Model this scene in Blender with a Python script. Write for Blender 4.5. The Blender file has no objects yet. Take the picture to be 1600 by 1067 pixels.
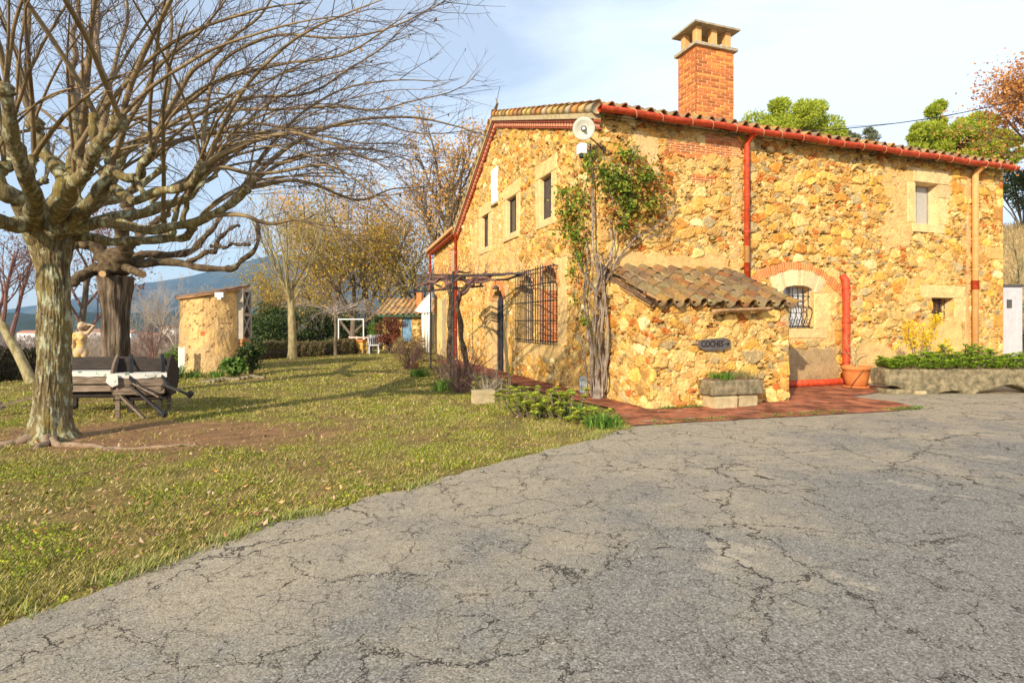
import bpy, math, random
import numpy as np
from mathutils import Vector, Matrix, Quaternion

# ---------------------------------------------------------------- camera, sky, sun, exposure
SC = bpy.context.scene
COL = SC.collection
F, HZ, CX, H = 880.0, 504.0, 800.0, 1.5
cam_d = bpy.data.cameras.new('camera')
cam = bpy.data.objects.new('camera', cam_d)
COL.objects.link(cam)
cam.location = (0, 0, H)
cam.rotation_euler = (math.radians(90), 0, 0)
cam_d.sensor_width = 36
cam_d.lens = 36 * F / 1600
cam_d.shift_y = -29.5 / 1600
cam_d.clip_start = 0.05
cam_d.clip_end = 20000
SC.camera = cam

SUN_AZ = math.atan2(-0.5, -0.866)     # from +Y towards +X
SUN_EL = math.radians(24)
sd = Vector((math.sin(SUN_AZ) * math.cos(SUN_EL), math.cos(SUN_AZ) * math.cos(SUN_EL), math.sin(SUN_EL)))
sun_d = bpy.data.lights.new('sun', 'SUN')
sun_d.energy = 5.0
sun_d.angle = math.radians(0.6)
sun_d.color = (1.0, 0.86, 0.66)
sun = bpy.data.objects.new('sun', sun_d)
sun.rotation_euler = sd.to_track_quat('Z', 'Y').to_euler()
sun.location = sd * 50
COL.objects.link(sun)

world = bpy.data.worlds.new('World')
SC.world = world
world.use_nodes = True
wn, wl = world.node_tree.nodes, world.node_tree.links
wn.clear()
wo = wn.new('ShaderNodeOutputWorld')
bg = wn.new('ShaderNodeBackground')
bg.inputs['Strength'].default_value = 0.125
sky = wn.new('ShaderNodeTexSky')
sky.sky_type = 'NISHITA'
sky.sun_disc = False
sky.sun_elevation = SUN_EL
sky.sun_rotation = SUN_AZ % (2 * math.pi)
sky.air_density = 1.0
sky.dust_density = 0.6
tc = wn.new('ShaderNodeTexCoord')
mp = wn.new('ShaderNodeMapping')
mp.inputs['Scale'].default_value = (1.0, 1.0, 3.2)
mp.inputs['Rotation'].default_value = (0.15, 0.25, 0.4)
mp.inputs['Location'].default_value = (0.5, 0.1, 0.3)
nz = wn.new('ShaderNodeTexNoise')
nz.inputs['Scale'].default_value = 1.3
nz.inputs['Detail'].default_value = 7
nz.inputs['Roughness'].default_value = 0.55
nz.inputs['Distortion'].default_value = 0.4
sx = wn.new('ShaderNodeSeparateXYZ')
ma = wn.new('ShaderNodeMath'); ma.operation = 'MULTIPLY_ADD'     # cloud bank thicker to the east
ma.inputs[1].default_value = 0.34
cr = wn.new('ShaderNodeValToRGB')
cr.color_ramp.elements[0].position = 0.44
cr.color_ramp.elements[0].color = (0.40, 0.40, 0.40, 1)
cr.color_ramp.elements[1].position = 0.64
cr.color_ramp.elements[1].color = (0.93, 0.93, 0.93, 1)
mx = wn.new('ShaderNodeMix'); mx.data_type = 'RGBA'
mx.inputs['B'].default_value = (7.0, 7.9, 9.1, 1)
wl.new(tc.outputs['Generated'], mp.inputs['Vector'])
wl.new(mp.outputs['Vector'], nz.inputs['Vector'])
wl.new(tc.outputs['Generated'], sx.inputs[0])
wl.new(sx.outputs['X'], ma.inputs[0])
wl.new(nz.outputs['Fac'], ma.inputs[2])
wl.new(ma.outputs[0], cr.inputs['Fac'])
wl.new(cr.outputs['Color'], mx.inputs['Factor'])
wl.new(sky.outputs['Color'], mx.inputs['A'])
wl.new(mx.outputs['Result'], bg.inputs['Color'])
wl.new(bg.outputs['Background'], wo.inputs['Surface'])

SC.view_settings.view_transform = 'Standard'
SC.view_settings.look = 'None'
SC.view_settings.gamma = 1.0
SC.view_settings.exposure = 0.38
SC.cycles.max_bounces = 6
SC.cycles.transparent_max_bounces = 8

# ---------------------------------------------------------------- geometry of the site
dL = np.array([-.3370, .9415]); dR = np.array([.9415, .3370])
C0 = np.array([1.7457, 11.3793])
TH = math.atan2(.3370, .9415)
def P(u, v, Y):
    return np.array([(u - CX) / F * Y, Y, H + (HZ - v) / F * Y])
def G(u, v, z=0.0):
    return P(u, v, (H - z) * F / (v - HZ))
def loc2w(x, y, z):
    q = C0 + dR * x + dL * y
    return np.array([q[0], q[1], z])

rnd = random.Random(7)
R = np.random.RandomState(11)

# ---------------------------------------------------------------- noise
def _h(ix, iy, s):
    n = (ix.astype(np.int64) * 374761393 + iy.astype(np.int64) * 668265263 + s * 974634777) & 0x7fffffff
    n = ((n ^ (n >> 13)) * 1274126177) & 0x7fffffff
    n = ((n ^ (n >> 16)) * 668265263) & 0x7fffffff
    return ((n ^ (n >> 15)) & 0xffffff) / float(0xffffff)
def vn(x, y, s=0):
    x = np.asarray(x, float); y = np.asarray(y, float)
    ix = np.floor(x); iy = np.floor(y); fx = x - ix; fy = y - iy
    fx = fx * fx * (3 - 2 * fx); fy = fy * fy * (3 - 2 * fy)
    a = _h(ix, iy, s); b = _h(ix + 1, iy, s); c = _h(ix, iy + 1, s); d = _h(ix + 1, iy + 1, s)
    return (a * (1 - fx) + b * fx) * (1 - fy) + (c * (1 - fx) + d * fx) * fy
def fbm(x, y, s=0, o=4):
    r = 0; a = .5; t = 0
    for i in range(o):
        r = r + a * vn(x * 2 ** i, y * 2 ** i, s + i * 17); t += a; a *= .5
    return r / t
def sst(a, b, x):
    t = np.clip((x - a) / (b - a), 0, 1); return t * t * (3 - 2 * t)

# ---------------------------------------------------------------- mesh helpers
def link(name, me, mat=None, parent=None, smooth=False):
    o = bpy.data.objects.new(name, me)
    COL.objects.link(o)
    if mat is not None: me.materials.append(mat)
    if parent is not None: o.parent = parent
    return o
def npmesh(name, V, Fa, mat, parent=None, col=None, smooth=False):
    V = np.asarray(V, np.float32).reshape(-1, 3); Fa = np.asarray(Fa, np.int32)
    me = bpy.data.meshes.new(name)
    k = Fa.shape[1]; n = len(Fa)
    me.vertices.add(len(V)); me.vertices.foreach_set('co', V.ravel())
    me.loops.add(n * k); me.loops.foreach_set('vertex_index', Fa.ravel())
    me.polygons.add(n); me.polygons.foreach_set('loop_start', np.arange(0, n * k, k, dtype=np.int32))
    if col is not None:
        a = me.color_attributes.new('Col', 'FLOAT_COLOR', 'POINT')
        c = np.ones((len(V), 4), np.float32); c[:, :3] = col
        a.data.foreach_set('color', c.ravel())
    me.polygons.foreach_set('use_smooth', np.full(n, bool(smooth)))
    me.update(calc_edges=True)
    return link(name, me, mat, parent)
def tag(o, label=None, cat=None, group=None, kind=None):
    if label: o['label'] = label
    if cat: o['category'] = cat
    if group: o['group'] = group
    if kind: o['kind'] = kind
    return o
def thing(name, label, cat, loc=(0, 0, 0), rz=0.0, group=None):
    o = bpy.data.objects.new(name, None); COL.objects.link(o)
    o.location = tuple(float(q) for q in loc); o.rotation_euler = (0, 0, rz); o.empty_display_size = .2
    return tag(o, label, cat, group)
def copy_tree(o, parent=None):
    c = o.copy(); COL.objects.link(c); c.parent = parent
    for ch in o.children: copy_tree(ch, c)
    return c
class MB:
    def __init__(s): s.V = []; s.Q = []; s.T = []; s.n = 0
    def addq(s, V, Q):
        s.V.append(np.asarray(V, float)); s.Q.append(np.asarray(Q, int) + s.n); s.n += len(V); return s
    def box(s, lo, hi, M=None):
        x0, y0, z0 = lo; x1, y1, z1 = hi
        V = np.array([[x0,y0,z0],[x1,y0,z0],[x1,y1,z0],[x0,y1,z0],[x0,y0,z1],[x1,y0,z1],[x1,y1,z1],[x0,y1,z1]], float)
        if M is not None:
            V = np.array([list(M @ Vector(v)) for v in V])
        return s.addq(V, [[0,3,2,1],[4,5,6,7],[0,1,5,4],[1,2,6,5],[2,3,7,6],[3,0,4,7]])
    def beam(s, a, b, w, h, up=(0, 0, 1)):
        a = np.asarray(a, float); b = np.asarray(b, float); t = b - a; t /= np.linalg.norm(t)
        u = np.asarray(up, float)
        sdv = np.cross(t, u); sdv /= max(1e-6, np.linalg.norm(sdv)); u = np.cross(sdv, t)
        V = []
        for p in (a, b):
            for q, r in ((-1, -1), (1, -1), (1, 1), (-1, 1)): V.append(p + sdv * q * w / 2 + u * r * h / 2)
        return s.addq(V, [[0,1,2,3],[4,7,6,5],[0,4,5,1],[1,5,6,2],[2,6,7,3],[3,7,4,0]])
    def tube(s, pts, rad, k=6, cap=True):
        pts = np.asarray(pts, float); n = len(pts)
        rad = np.full(n, rad, float) if np.isscalar(rad) else np.asarray(rad, float)
        t = np.gradient(pts, axis=0); t /= np.maximum(1e-9, np.linalg.norm(t, axis=1))[:, None]
        m = np.abs(pts[-1] - pts[0]); 
        ref = np.eye(3)[int(np.argmin(m))]
        a = np.cross(t, ref); a /= np.maximum(1e-6, np.linalg.norm(a, axis=1))[:, None]
        b = np.cross(t, a)
        an = np.arange(k) * 2 * np.pi / k
        V = pts[:, None, :] + rad[:, None, None] * (np.cos(an)[None, :, None] * a[:, None, :] + np.sin(an)[None, :, None] * b[:, None, :])
        V = V.reshape(-1, 3)
        i = np.arange(n - 1)[:, None] * k; j = np.arange(k)[None, :]; j2 = (j + 1) % k
        Q = np.stack([i + j, i + j2, i + k + j2, i + k + j], -1).reshape(-1, 4)
        s.addq(V, Q)
        if cap and k >= 4:
            for base in (0, (n - 1) * k):
                c = [[base + q, base + q + 1, base + k - 2 - q, base + k - 1 - q] for q in range((k - 1) // 2)] if k % 2 == 0 else []
                if c: s.Q.append(np.asarray(c) + s.n - n * k)
        return s
    def lathe(s, prof, k=24, c=(0, 0, 0)):
        prof = np.asarray(prof, float); n = len(prof); an = np.arange(k) * 2 * np.pi / k
        V = np.stack([prof[:, 0:1] * np.cos(an) + c[0], prof[:, 0:1] * np.sin(an) + c[1], np.repeat(prof[:, 1:2], k, 1) + c[2]], -1).reshape(-1, 3)
        i = np.arange(n - 1)[:, None] * k; j = np.arange(k)[None, :]; j2 = (j + 1) % k
        return s.addq(V, np.stack([i + j, i + j2, i + k + j2, i + k + j], -1).reshape(-1, 4))
    def build(s, name, mat, parent=None, smooth=False, bevel=0):
        o = npmesh(name, np.concatenate(s.V), np.concatenate(s.Q), mat, parent, smooth=smooth)
        if bevel:
            m = o.modifiers.new('bevel', 'BEVEL'); m.width = bevel; m.segments = 2; m.limit_method = 'ANGLE'
        return o
def rock(lo, hi, res=.05, amp=.02, seed=0, rnd_=.25, fn=None):
    """rough stone block: subdivided box with rounded edges and noise -> V, Q"""
    lo = np.array(lo, float); hi = np.array(hi, float); sz = hi - lo; c = (lo + hi) / 2
    Vs = []; Qs = []; n = 0
    for ax in range(3):
        u, v = [(1, 2), (2, 0), (0, 1)][ax]
        nu = max(2, int(sz[u] / res)); nv = max(2, int(sz[v] / res))
        for sg in (-1, 1):
            A, B = np.meshgrid(np.linspace(-1, 1, nu + 1), np.linspace(-1, 1, nv + 1), indexing='ij')
            p = np.zeros(A.shape + (3,)); p[..., u] = A; p[..., v] = B; p[..., ax] = sg
            Vs.append(p.reshape(-1, 3))
            i = np.arange(nu)[:, None] * (nv + 1); j = np.arange(nv)[None, :]
            q = np.stack([i + j, i + nv + 1 + j, i + nv + 2 + j, i + j + 1], -1).reshape(-1, 4)
            if sg < 0: q = q[:, ::-1]
            Qs.append(q + n); n += len(p.reshape(-1, 3))
    V = np.concatenate(Vs); Q = np.concatenate(Qs)
    half = sz / 2; w = V * half
    r = rnd_ * half.min()
    inner = half - r; cl = np.clip(w, -inner, inner); dd = w - cl; ln = np.linalg.norm(dd, axis=1)
    nd = dd / np.maximum(ln, 1e-9)[:, None]
    out = cl + nd * np.minimum(ln, r)[:, None]
    nn = out / half; nn /= np.linalg.norm(nn, axis=1)[:, None]
    f = fbm(out[:, 0] * 5 + out[:, 2] * 3.1 + seed, out[:, 1] * 5 - out[:, 2] * 2.3 + seed * 2, seed, 4) - .5
    f2 = fbm(out[:, 0] * 22 + out[:, 2] * 13, out[:, 1] * 22 + out[:, 2] * 17, seed + 3, 2) - .5
    out = out + nn * (f * amp * 2 + f2 * amp * .6)[:, None]
    if fn is not None: out = fn(out)
    return out + c, Q
def leaves(Cn, size, seed=0, aspect=.5, up=None, flat=0.0, fold=.25):
    """leaf-sized quads at points"""
    rs = np.random.RandomState(seed); N = len(Cn)
    n = rs.normal(size=(N, 3))
    if flat: n[:, 2] = np.abs(n[:, 2]) + flat
    n /= np.linalg.norm(n, axis=1)[:, None]
    t = rs.normal(size=(N, 3)) if up is None else up + rs.normal(size=(N, 3)) * .35
    t -= n * (t * n).sum(1)[:, None]; t /= np.maximum(1e-6, np.linalg.norm(t, axis=1))[:, None]
    b = np.cross(n, t); s = np.asarray(size) * rs.uniform(.6, 1.3, N)
    s = s[:, None]
    V = np.stack([Cn - t * 0, Cn + t * s * .5 + b * s * aspect * .5, Cn + t * s + n * s * fold, Cn + t * s * .5 - b * s * aspect * .5], 1).reshape(-1, 3)
    return V, np.arange(N * 4).reshape(-1, 4)

# ---------------------------------------------------------------- materials
def newmat(name):
    m = bpy.data.materials.new(name); m.use_nodes = True
    nt = m.node_tree; b = nt.nodes['Principled BSDF']
    b.inputs['Roughness'].default_value = .85
    b.inputs['Specular IOR Level'].default_value = .25
    return m, nt, b
def rgba(c): return (c[0], c[1], c[2], 1)
def noise_node(nt, scale, detail=5, rough=.6, vec=None, stretch=None, dist=0):
    n = nt.nodes.new('ShaderNodeTexNoise')
    n.inputs['Scale'].default_value = scale; n.inputs['Detail'].default_value = detail
    n.inputs['Roughness'].default_value = rough; n.inputs['Distortion'].default_value = dist
    t = nt.nodes.new('ShaderNodeTexCoord'); src = t.outputs['Object']
    if stretch:
        mp_ = nt.nodes.new('ShaderNodeMapping'); mp_.inputs['Scale'].default_value = stretch
        nt.links.new(src, mp_.inputs[0]); src = mp_.outputs[0]
    nt.links.new(src, n.inputs['Vector'])
    return n
def ramp(nt, src, stops, interp='LINEAR'):
    r = nt.nodes.new('ShaderNodeValToRGB'); r.color_ramp.interpolation = interp
    e = r.color_ramp.elements
    while len(e) < len(stops): e.new(.5)
    for i, (p, c) in enumerate(stops):
        e[i].position = p; e[i].color = rgba(c) if len(c) == 3 else c
    nt.links.new(src, r.inputs['Fac']); return r
def bump(nt, b, src, strength=.4, dist=.02):
    n = nt.nodes.new('ShaderNodeBump'); n.inputs['Strength'].default_value = strength; n.inputs['Distance'].default_value = dist
    nt.links.new(src, n.inputs['Height']); nt.links.new(n.outputs['Normal'], b.inputs['Normal']); return n
def nmat(name, stops, scale=4, rough=.85, bmp=.3, bdist=.01, stretch=None, detail=6, dist=0, fine=None, spec=.25, metal=0):
    m, nt, b = newmat(name)
    n = noise_node(nt, scale, detail, .62, stretch=stretch, dist=dist)
    r = ramp(nt, n.outputs['Fac'], stops)
    b.inputs['Roughness'].default_value = rough; b.inputs['Specular IOR Level'].default_value = spec
    b.inputs['Metallic'].default_value = metal
    nt.links.new(r.outputs['Color'], b.inputs['Base Color'])
    if bmp:
        n2 = noise_node(nt, fine or scale * 4, 5, .65, stretch=stretch)
        bump(nt, b, n2.outputs['Fac'], bmp, bdist)
    return m
def leafmat(name, stops, trans=.25, rough=.6):
    """colour picked per leaf; light passes through a little"""
    m, nt, b = newmat(name)
    g = nt.nodes.new('ShaderNodeNewGeometry')
    r = ramp(nt, g.outputs['Random Per Island'], stops)
    nt.links.new(r.outputs['Color'], b.inputs['Base Color']); b.inputs['Roughness'].default_value = rough
    if trans:
        tr = nt.nodes.new('ShaderNodeBsdfTranslucent'); mxs = nt.nodes.new('ShaderNodeMixShader')
        mxs.inputs[0].default_value = trans
        nt.links.new(r.outputs['Color'], tr.inputs['Color'])
        nt.links.new(b.outputs[0], mxs.inputs[1]); nt.links.new(tr.outputs[0], mxs.inputs[2])
        nt.links.new(mxs.outputs[0], nt.nodes['Material Output'].inputs['Surface'])
    return m
def colmat(name, scale=30, amt=.35, bmp=.35, bdist=.008, rough=.9, spec=.15):
    """vertex colour (the stones' own colours) broken up by fine grain"""
    m, nt, b = newmat(name)
    a = nt.nodes.new('ShaderNodeVertexColor'); a.layer_name = 'Col'
    n = noise_node(nt, scale, 6, .7)
    r = ramp(nt, n.outputs['Fac'], [(.25, (1 - amt,) * 3), (.5, (1, 1, 1)), (.75, (1 + amt * .5,) * 3)])
    x = nt.nodes.new('ShaderNodeMix'); x.data_type = 'RGBA'; x.blend_type = 'MULTIPLY'; x.inputs['Factor'].default_value = 1
    nt.links.new(a.outputs['Color'], x.inputs['A']); nt.links.new(r.outputs['Color'], x.inputs['B'])
    nt.links.new(x.outputs['Result'], b.inputs['Base Color'])
    b.inputs['Roughness'].default_value = rough; b.inputs['Specular IOR Level'].default_value = spec
    bump(nt, b, n.outputs['Fac'], bmp, bdist)
    return m

M = {}
M['stone'] = colmat('rubble_stone', 26, .5, .8, .014)
M['colour'] = colmat('plain_vertex_colour', 40, .3, .2)
M['soil'] = nmat('soil', [(.3, (.10, .055, .03)), (.7, (.22, .13, .07))], 8)
M['redpaint'] = nmat('red_painted_clay_pipe', [(.28, (.26, .035, .014)), (.45, (.46, .05, .014)), (.62, (.58, .075, .018)), (.74, (.60, .20, .09))], 11, .6, .3, .004, spec=.4)
M['tanpaint'] = nmat('ochre_painted_pipe', [(.3, (.60, .30, .10)), (.7, (.72, .42, .17))], 5, .6, .12, .004)
M['tile'] = colmat('roof_tile', 18, .55, .5, .01)
M['brick'] = colmat('brick', 35, .4, .4)
M['iron'] = nmat('dark_iron', [(.3, (.012, .012, .014)), (.7, (.035, .03, .028))], 12, .55, .1, .002, spec=.4)
M['greymetal'] = nmat('grey_metal', [(.3, (.05, .05, .05)), (.7, (.10, .095, .09))], 12, .6, .1, .002)
M['oldwood'] = nmat('weathered_wood', [(.25, (.07, .05, .035)), (.5, (.19, .14, .10)), (.75, (.34, .27, .20))], 5, .85, .6, .01, stretch=(1, 9, 9), fine=14)
M['darkwood'] = nmat('dark_wood', [(.3, (.018, .014, .012)), (.7, (.06, .045, .035))], 7, .8, .5, .006, stretch=(1, 6, 6))
M['palewood'] = nmat('pale_weathered_wood', [(.3, (.22, .17, .12)), (.7, (.42, .34, .25))], 5, .85, .5, .008, stretch=(6, 6, 1))
M['shutter'] = nmat('grey_shutter', [(.3, (.34, .33, .30)), (.7, (.48, .46, .41))], 8, .7, .2, .004, stretch=(1, 1, 6))
M['darkshutter'] = nmat('dark_brown_shutter', [(.3, (.05, .04, .035)), (.7, (.12, .09, .07))], 8, .7, .2, .004)
M['navy'] = nmat('navy_door_paint', [(.3, (.012, .016, .026)), (.7, (.025, .03, .045))], 5, .5, .1, .002, spec=.4)
M['blue'] = nmat('blue_door_paint', [(.3, (.10, .22, .36)), (.7, (.22, .38, .52))], 9, .7, .2, .002)
M['white'] = nmat('white_paint', [(.3, (.70, .69, .66)), (.7, (.82, .81, .78))], 5, .6, .1, .002)
M['canvas'] = nmat('white_canvas', [(.3, (.66, .64, .60)), (.7, (.80, .78, .74))], 3, .8, .2, .01)
M['glass'] = nmat('dark_window_glass', [(.3, (.012, .014, .018)), (.7, (.03, .035, .04))], 1.5, .08, 0, spec=.6)
M['curtain'] = nmat('white_curtain_glass', [(.3, (.42, .44, .46)), (.7, (.66, .68, .70))], 9, .25, 0, stretch=(4, 4, .6), spec=.5)
M['concrete'] = nmat('lichened_concrete', [(.3, (.24, .20, .13)), (.6, (.44, .37, .25)), (.8, (.42, .36, .20))], 7, .9, .5, .01)
M['trough'] = nmat('rough_trough_stone', [(.25, (.05, .04, .022)), (.42, (.15, .125, .075)), (.58, (.27, .22, .13)), (.75, (.42, .34, .19))], 7, .95, .9, .02, fine=45)
M['paleblock'] = nmat('pale_cut_stone', [(.3, (.34, .26, .13)), (.7, (.54, .44, .26))], 9, .9, .5, .01, fine=50)
M['terracotta'] = nmat('terracotta', [(.3, (.52, .16, .045)), (.7, (.68, .26, .08))], 6, .75, .15, .003)
M['plastic'] = nmat('white_plastic', [(.3, (.74, .75, .76)), (.7, (.82, .83, .84))], 3, .35, 0, spec=.5)
M['enamel'] = nmat('aged_cream_enamel', [(.3, (.50, .50, .40)), (.7, (.68, .68, .58))], 9, .4, .05, .002, spec=.5)
M['cable'] = nmat('black_cable', [(.3, (.02, .02, .02)), (.7, (.035, .035, .035))], 9, .6, 0)
M['rust'] = nmat('rusty_iron', [(.3, (.07, .035, .022)), (.7, (.20, .09, .05))], 15, .8, .3, .003)
M['lantern'] = nmat('blue_grey_lantern', [(.3, (.26, .32, .36)), (.7, (.42, .48, .52))], 9, .5, .1, .002)
M['sign'] = nmat('weathered_sign_board', [(.3, (.055, .05, .048)), (.7, (.15, .13, .12))], 7, .85, .6, .004, stretch=(1, 6, 6))
M['letters'] = nmat('carved_dark_letters', [(.3, (.006, .005, .005)), (.7, (.015, .012, .01))], 9, .9, 0)
M['tile_old'] = nmat('weathered_clay', [(.3, (.20, .12, .07)), (.5, (.38, .22, .10)), (.7, (.46, .34, .18))], 8, .9, .4, .006)
# ---------------------------------------------------------------- stone walls
PAL = np.array([[.74,.52,.24],[.70,.42,.13],[.78,.60,.34],[.60,.34,.12],[.46,.30,.15],[.58,.34,.14],[.74,.46,.16],[.62,.44,.24],
                [.80,.64,.38],[.60,.28,.08],[.70,.50,.26],[.74,.46,.12],[.48,.40,.30],[.84,.74,.55],[.56,.36,.16],[.76,.54,.20]])
PAL2 = np.array([[.62,.34,.12],[.72,.50,.26],[.58,.34,.14],[.78,.62,.38],[.52,.18,.06],[.70,.42,.14],[.42,.34,.26],[.76,.56,.30]])
def cells(x, y, a, b, s):
    """irregular cells -> id hash, distance to cell border (m), distance to seed (cells)"""
    X = x / a; Y = y / b; ix = np.floor(X); iy = np.floor(Y)
    d1 = np.full(x.shape, 9.); d2 = np.full(x.shape, 9.); id_ = np.zeros(x.shape); sx_ = np.zeros(x.shape); sy_ = np.zeros(x.shape)
    pts = []
    for j in (-1, 0, 1):
        for i in (-2, -1, 0, 1, 2) if False else (-1, 0, 1):
            cx = ix + i; cy = iy + j
            px = cx + .5 + (_h(cx, cy, s) - .5) * .8 + .25 * (cy % 2); py = cy + .5 + (_h(cx, cy, s + 1) - .5) * .8
            w = _h(cx, cy, s + 5) * .22
            d = np.sqrt((X - px) ** 2 + (Y - py) ** 2) - w
            idd = _h(cx, cy, s + 2)
            cl = d < d1
            d2 = np.where(cl, d1, np.minimum(d2, d)); id_ = np.where(cl, idd, id_)
            sx_ = np.where(cl, px * a, sx_); sy_ = np.where(cl, py * b, sy_); d1 = np.where(cl, d, d1)
    return id_, (d2 - d1) * min(a, b) * .55, d1, sx_, sy_
def rubble(x, z, s, big=.30, tone=1.0, boulder=0):
    wx = x + (fbm(x * 8, z * 8, s + 40, 4) - .5) * .13; wz = z + (fbm(x * 8, z * 8, s + 60, 4) - .5) * .10
    ida, ea, da, sxa, sza = cells(wx, wz, big, big * .62, s)
    idb, eb, db, _, _ = cells(wx, wz, big * .48, big * .27, s + 9)
    n1 = fbm(x * 1.1, z * 1.1, s + 3, 3)
    keep = (ida < .46) & (da < .44 + .1 * ((ida * 13) % 1)) & (ea > .008)
    edge = np.minimum(ea - .008, (.44 + .1 * ((ida * 13) % 1) - da) * big * .6)
    idc, ec, dc, _, _ = cells(wx + .3, wz, big * .23, big * .10, s + 29)
    hA = (1 - (1 - np.clip(edge / .03, 0, 1)) ** 2) * (.018 + .032 * ((ida * 7.3) % 1)) + (((ida * 31) % 1) - .5) * (wx - sxa) * .22 + (((ida * 57) % 1) - .5) * (wz - sza) * .22
    kb = (~keep) & (eb > .006) & (idb < .62); kc = (~keep) & (~kb) & (ec > .004) & (idc < .6)
    hB = (1 - (1 - np.clip((eb - .007) / .018, 0, 1)) ** 2) * (.008 + .018 * ((idb * 9.1) % 1))
    fine = fbm(x * 28, z * 28, s + 5, 3) - .5
    mort = fbm(x * 7, z * 7, s + 90, 3)
    pit = sst(.50, .36, fbm(x * 11, z * 14, s + 91, 3))
    f2 = fbm(x * 60, z * 60, s + 6, 2) - .5
    h = np.where(keep, np.maximum(hA, .006), np.where(kb, hB, np.where(kc, .010, -.006 - .045 * pit))) + fine * .020 + f2 * .008 + (n1 - .5) * .03
    ca = PAL[((ida * 997) % len(PAL)).astype(int)]; cb = PAL2[((idb * 997) % len(PAL2)).astype(int)]
    cm = np.array([.70, .52, .27]) * (.62 + .5 * mort)[..., None] * (1 - .62 * pit)[..., None]
    cc_ = PAL2[((idc * 997) % len(PAL2)).astype(int)]
    shade = (.70 + .55 * fbm(x * 18, z * 18, s + 8, 4))[..., None] * (.88 + .24 * ((idb * 17) % 1))[..., None]
    ca = ca * (.86 + .28 * ((ida * 77) % 1))[..., None]
    stain = sst(.55, .75, fbm(x * 9 + 5, z * 9, s + 31, 3))[..., None]
    col = np.where(keep[..., None], ca * (1 - stain * .35) + stain * .35 * np.array([.80, .50, .14]), np.where(kb[..., None], cb, np.where(kc[..., None], cc_, cm))) * shade
    pl = sst(.60, .76, fbm(x * .8 + 9, z * .9, s + 70, 3))     # mortar smeared over the stones in patches
    h = h * (1 - pl * .5) + pl * .006
    col = col * (1 - .55 * pl[..., None]) + np.array([.76, .56, .31]) * (.85 + .3 * mort)[..., None] * .55 * pl[..., None]
    return h, col * tone * np.array([.90, .81, .53])
def inrect(a, z, a0, z0, a1, z1, n=0, s=0):
    if n:
        q = (fbm(a * 7, z * 7, 300 + s, 3) - .5) * n
    else: q = 0
    return (a > a0 + q) & (a < a1 + q) & (z > z0 + q) & (z < z1 + q)
def f_block(a0, z0, a1, z1, col=(.80, .62, .38), h=.018, s=0):
    def f(a, z, hh, cc, ex):
        m = inrect(a, z, a0, z0, a1, z1)
        e = np.minimum(np.minimum(a - a0, a1 - a), np.minimum(z - z0, z1 - z))
        n = fbm(a * 9, z * 9, 500 + s, 4)
        hn = h + (n - .5) * .012 - .02 * (e < .012)
        c = np.array(col) * np.array([.90, .78, .55]) * (.72 + .5 * n)[..., None]
        return np.where(m, hn, hh), np.where(m[..., None], c, cc)
    return f
def f_plaster(a0, z0, a1, z1, col=(.72, .53, .30), h=.012, n=.3, s=0, amt=1.0):
    def f(a, z, hh, cc, ex):
        q = (fbm(a * 3, z * 3, 300 + s, 4) - .5) * n * 2
        e = np.minimum(np.minimum(a - a0, a1 - a), np.minimum(z - z0, z1 - z)) + q
        m = sst(0, .06, e) * amt
        nn = fbm(a * 5, z * 5, 510 + s, 4)
        return hh * (1 - m) + m * (h + (nn - .5) * .015), cc * (1 - m[..., None]) + m[..., None] * np.array(col) * np.array([.90, .78, .55]) * (.75 + .5 * nn)[..., None]
    return f
def f_hole(a0, z0, a1, z1, depth, rise=0, jamb=(.74, .55, .32)):
    def f(a, z, hh, cc, ex):
        c = (a0 + a1) / 2; hw = (a1 - a0) / 2
        top = z1 + (rise * np.sqrt(np.clip(1 - ((a - c) / hw) ** 2, 0, 1)) - rise if rise else 0)
        m = (a > a0) & (a < a1) & (z > z0) & (z < top)
        return np.where(m, -depth, hh), np.where(m[..., None], np.array(jamb) * (.8 + .4 * fbm(a * 9, z * 9, 77, 3))[..., None], cc)
    return f
def f_bricks(a0, z0, a1, z1, bw=.26, bh=.055, vert=False, n=.15, s=0):
    def f(a, z, hh, cc, ex):
        q = (fbm(a * 6, z * 6, 700 + s, 3) - .5) * n
        m = (a > a0 + q) & (a < a1 + q) & (z > z0 + q * .5) & (z < z1 + q * .5)
        u, w = (z, a) if vert else (a, z)
        row = np.floor(w / bh); uu = u / bw + .5 * (row % 2); cx = np.floor(uu)
        fu = (uu - cx) * bw; fw = (w / bh - row) * bh
        jt = (fu < .014) | (fw < .013)
        idd = _h(cx, row, 44 + s)
        c = np.where(jt[..., None], np.array([.68, .48, .28]), np.array([.58, .19, .06]) * (.7 + .7 * idd)[..., None])
        c = c * (.8 + .4 * fbm(a * 25, z * 25, s, 2))[..., None]
        return np.where(m, np.where(jt, .0, .016 + idd * .008), hh), np.where(m[..., None], c, cc)
    return f
def f_arch(cx, cz, r0, r1, g0, g1, bw=.06, h=.03, s=0, col=(.60, .20, .06)):
    def f(a, z, hh, cc, ex):
        r = np.hypot(a - cx, z - cz); an = np.arctan2(a - cx, z - cz)
        m = (r > r0) & (r < r1 + .015 * np.sin(an * 37)) & (an > g0) & (an < g1)
        k = an * r0 / bw; kk = np.floor(k); jt = (k - kk) < .24
        idd = _h(kk, kk * 0, 9 + s)
        c = np.where(jt[..., None], np.array([.70, .47, .26]), np.array(col) * (.75 + .6 * idd)[..., None])
        return np.where(m, np.where(jt, .004, h), hh), np.where(m[..., None], c, cc)
    return f
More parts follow.
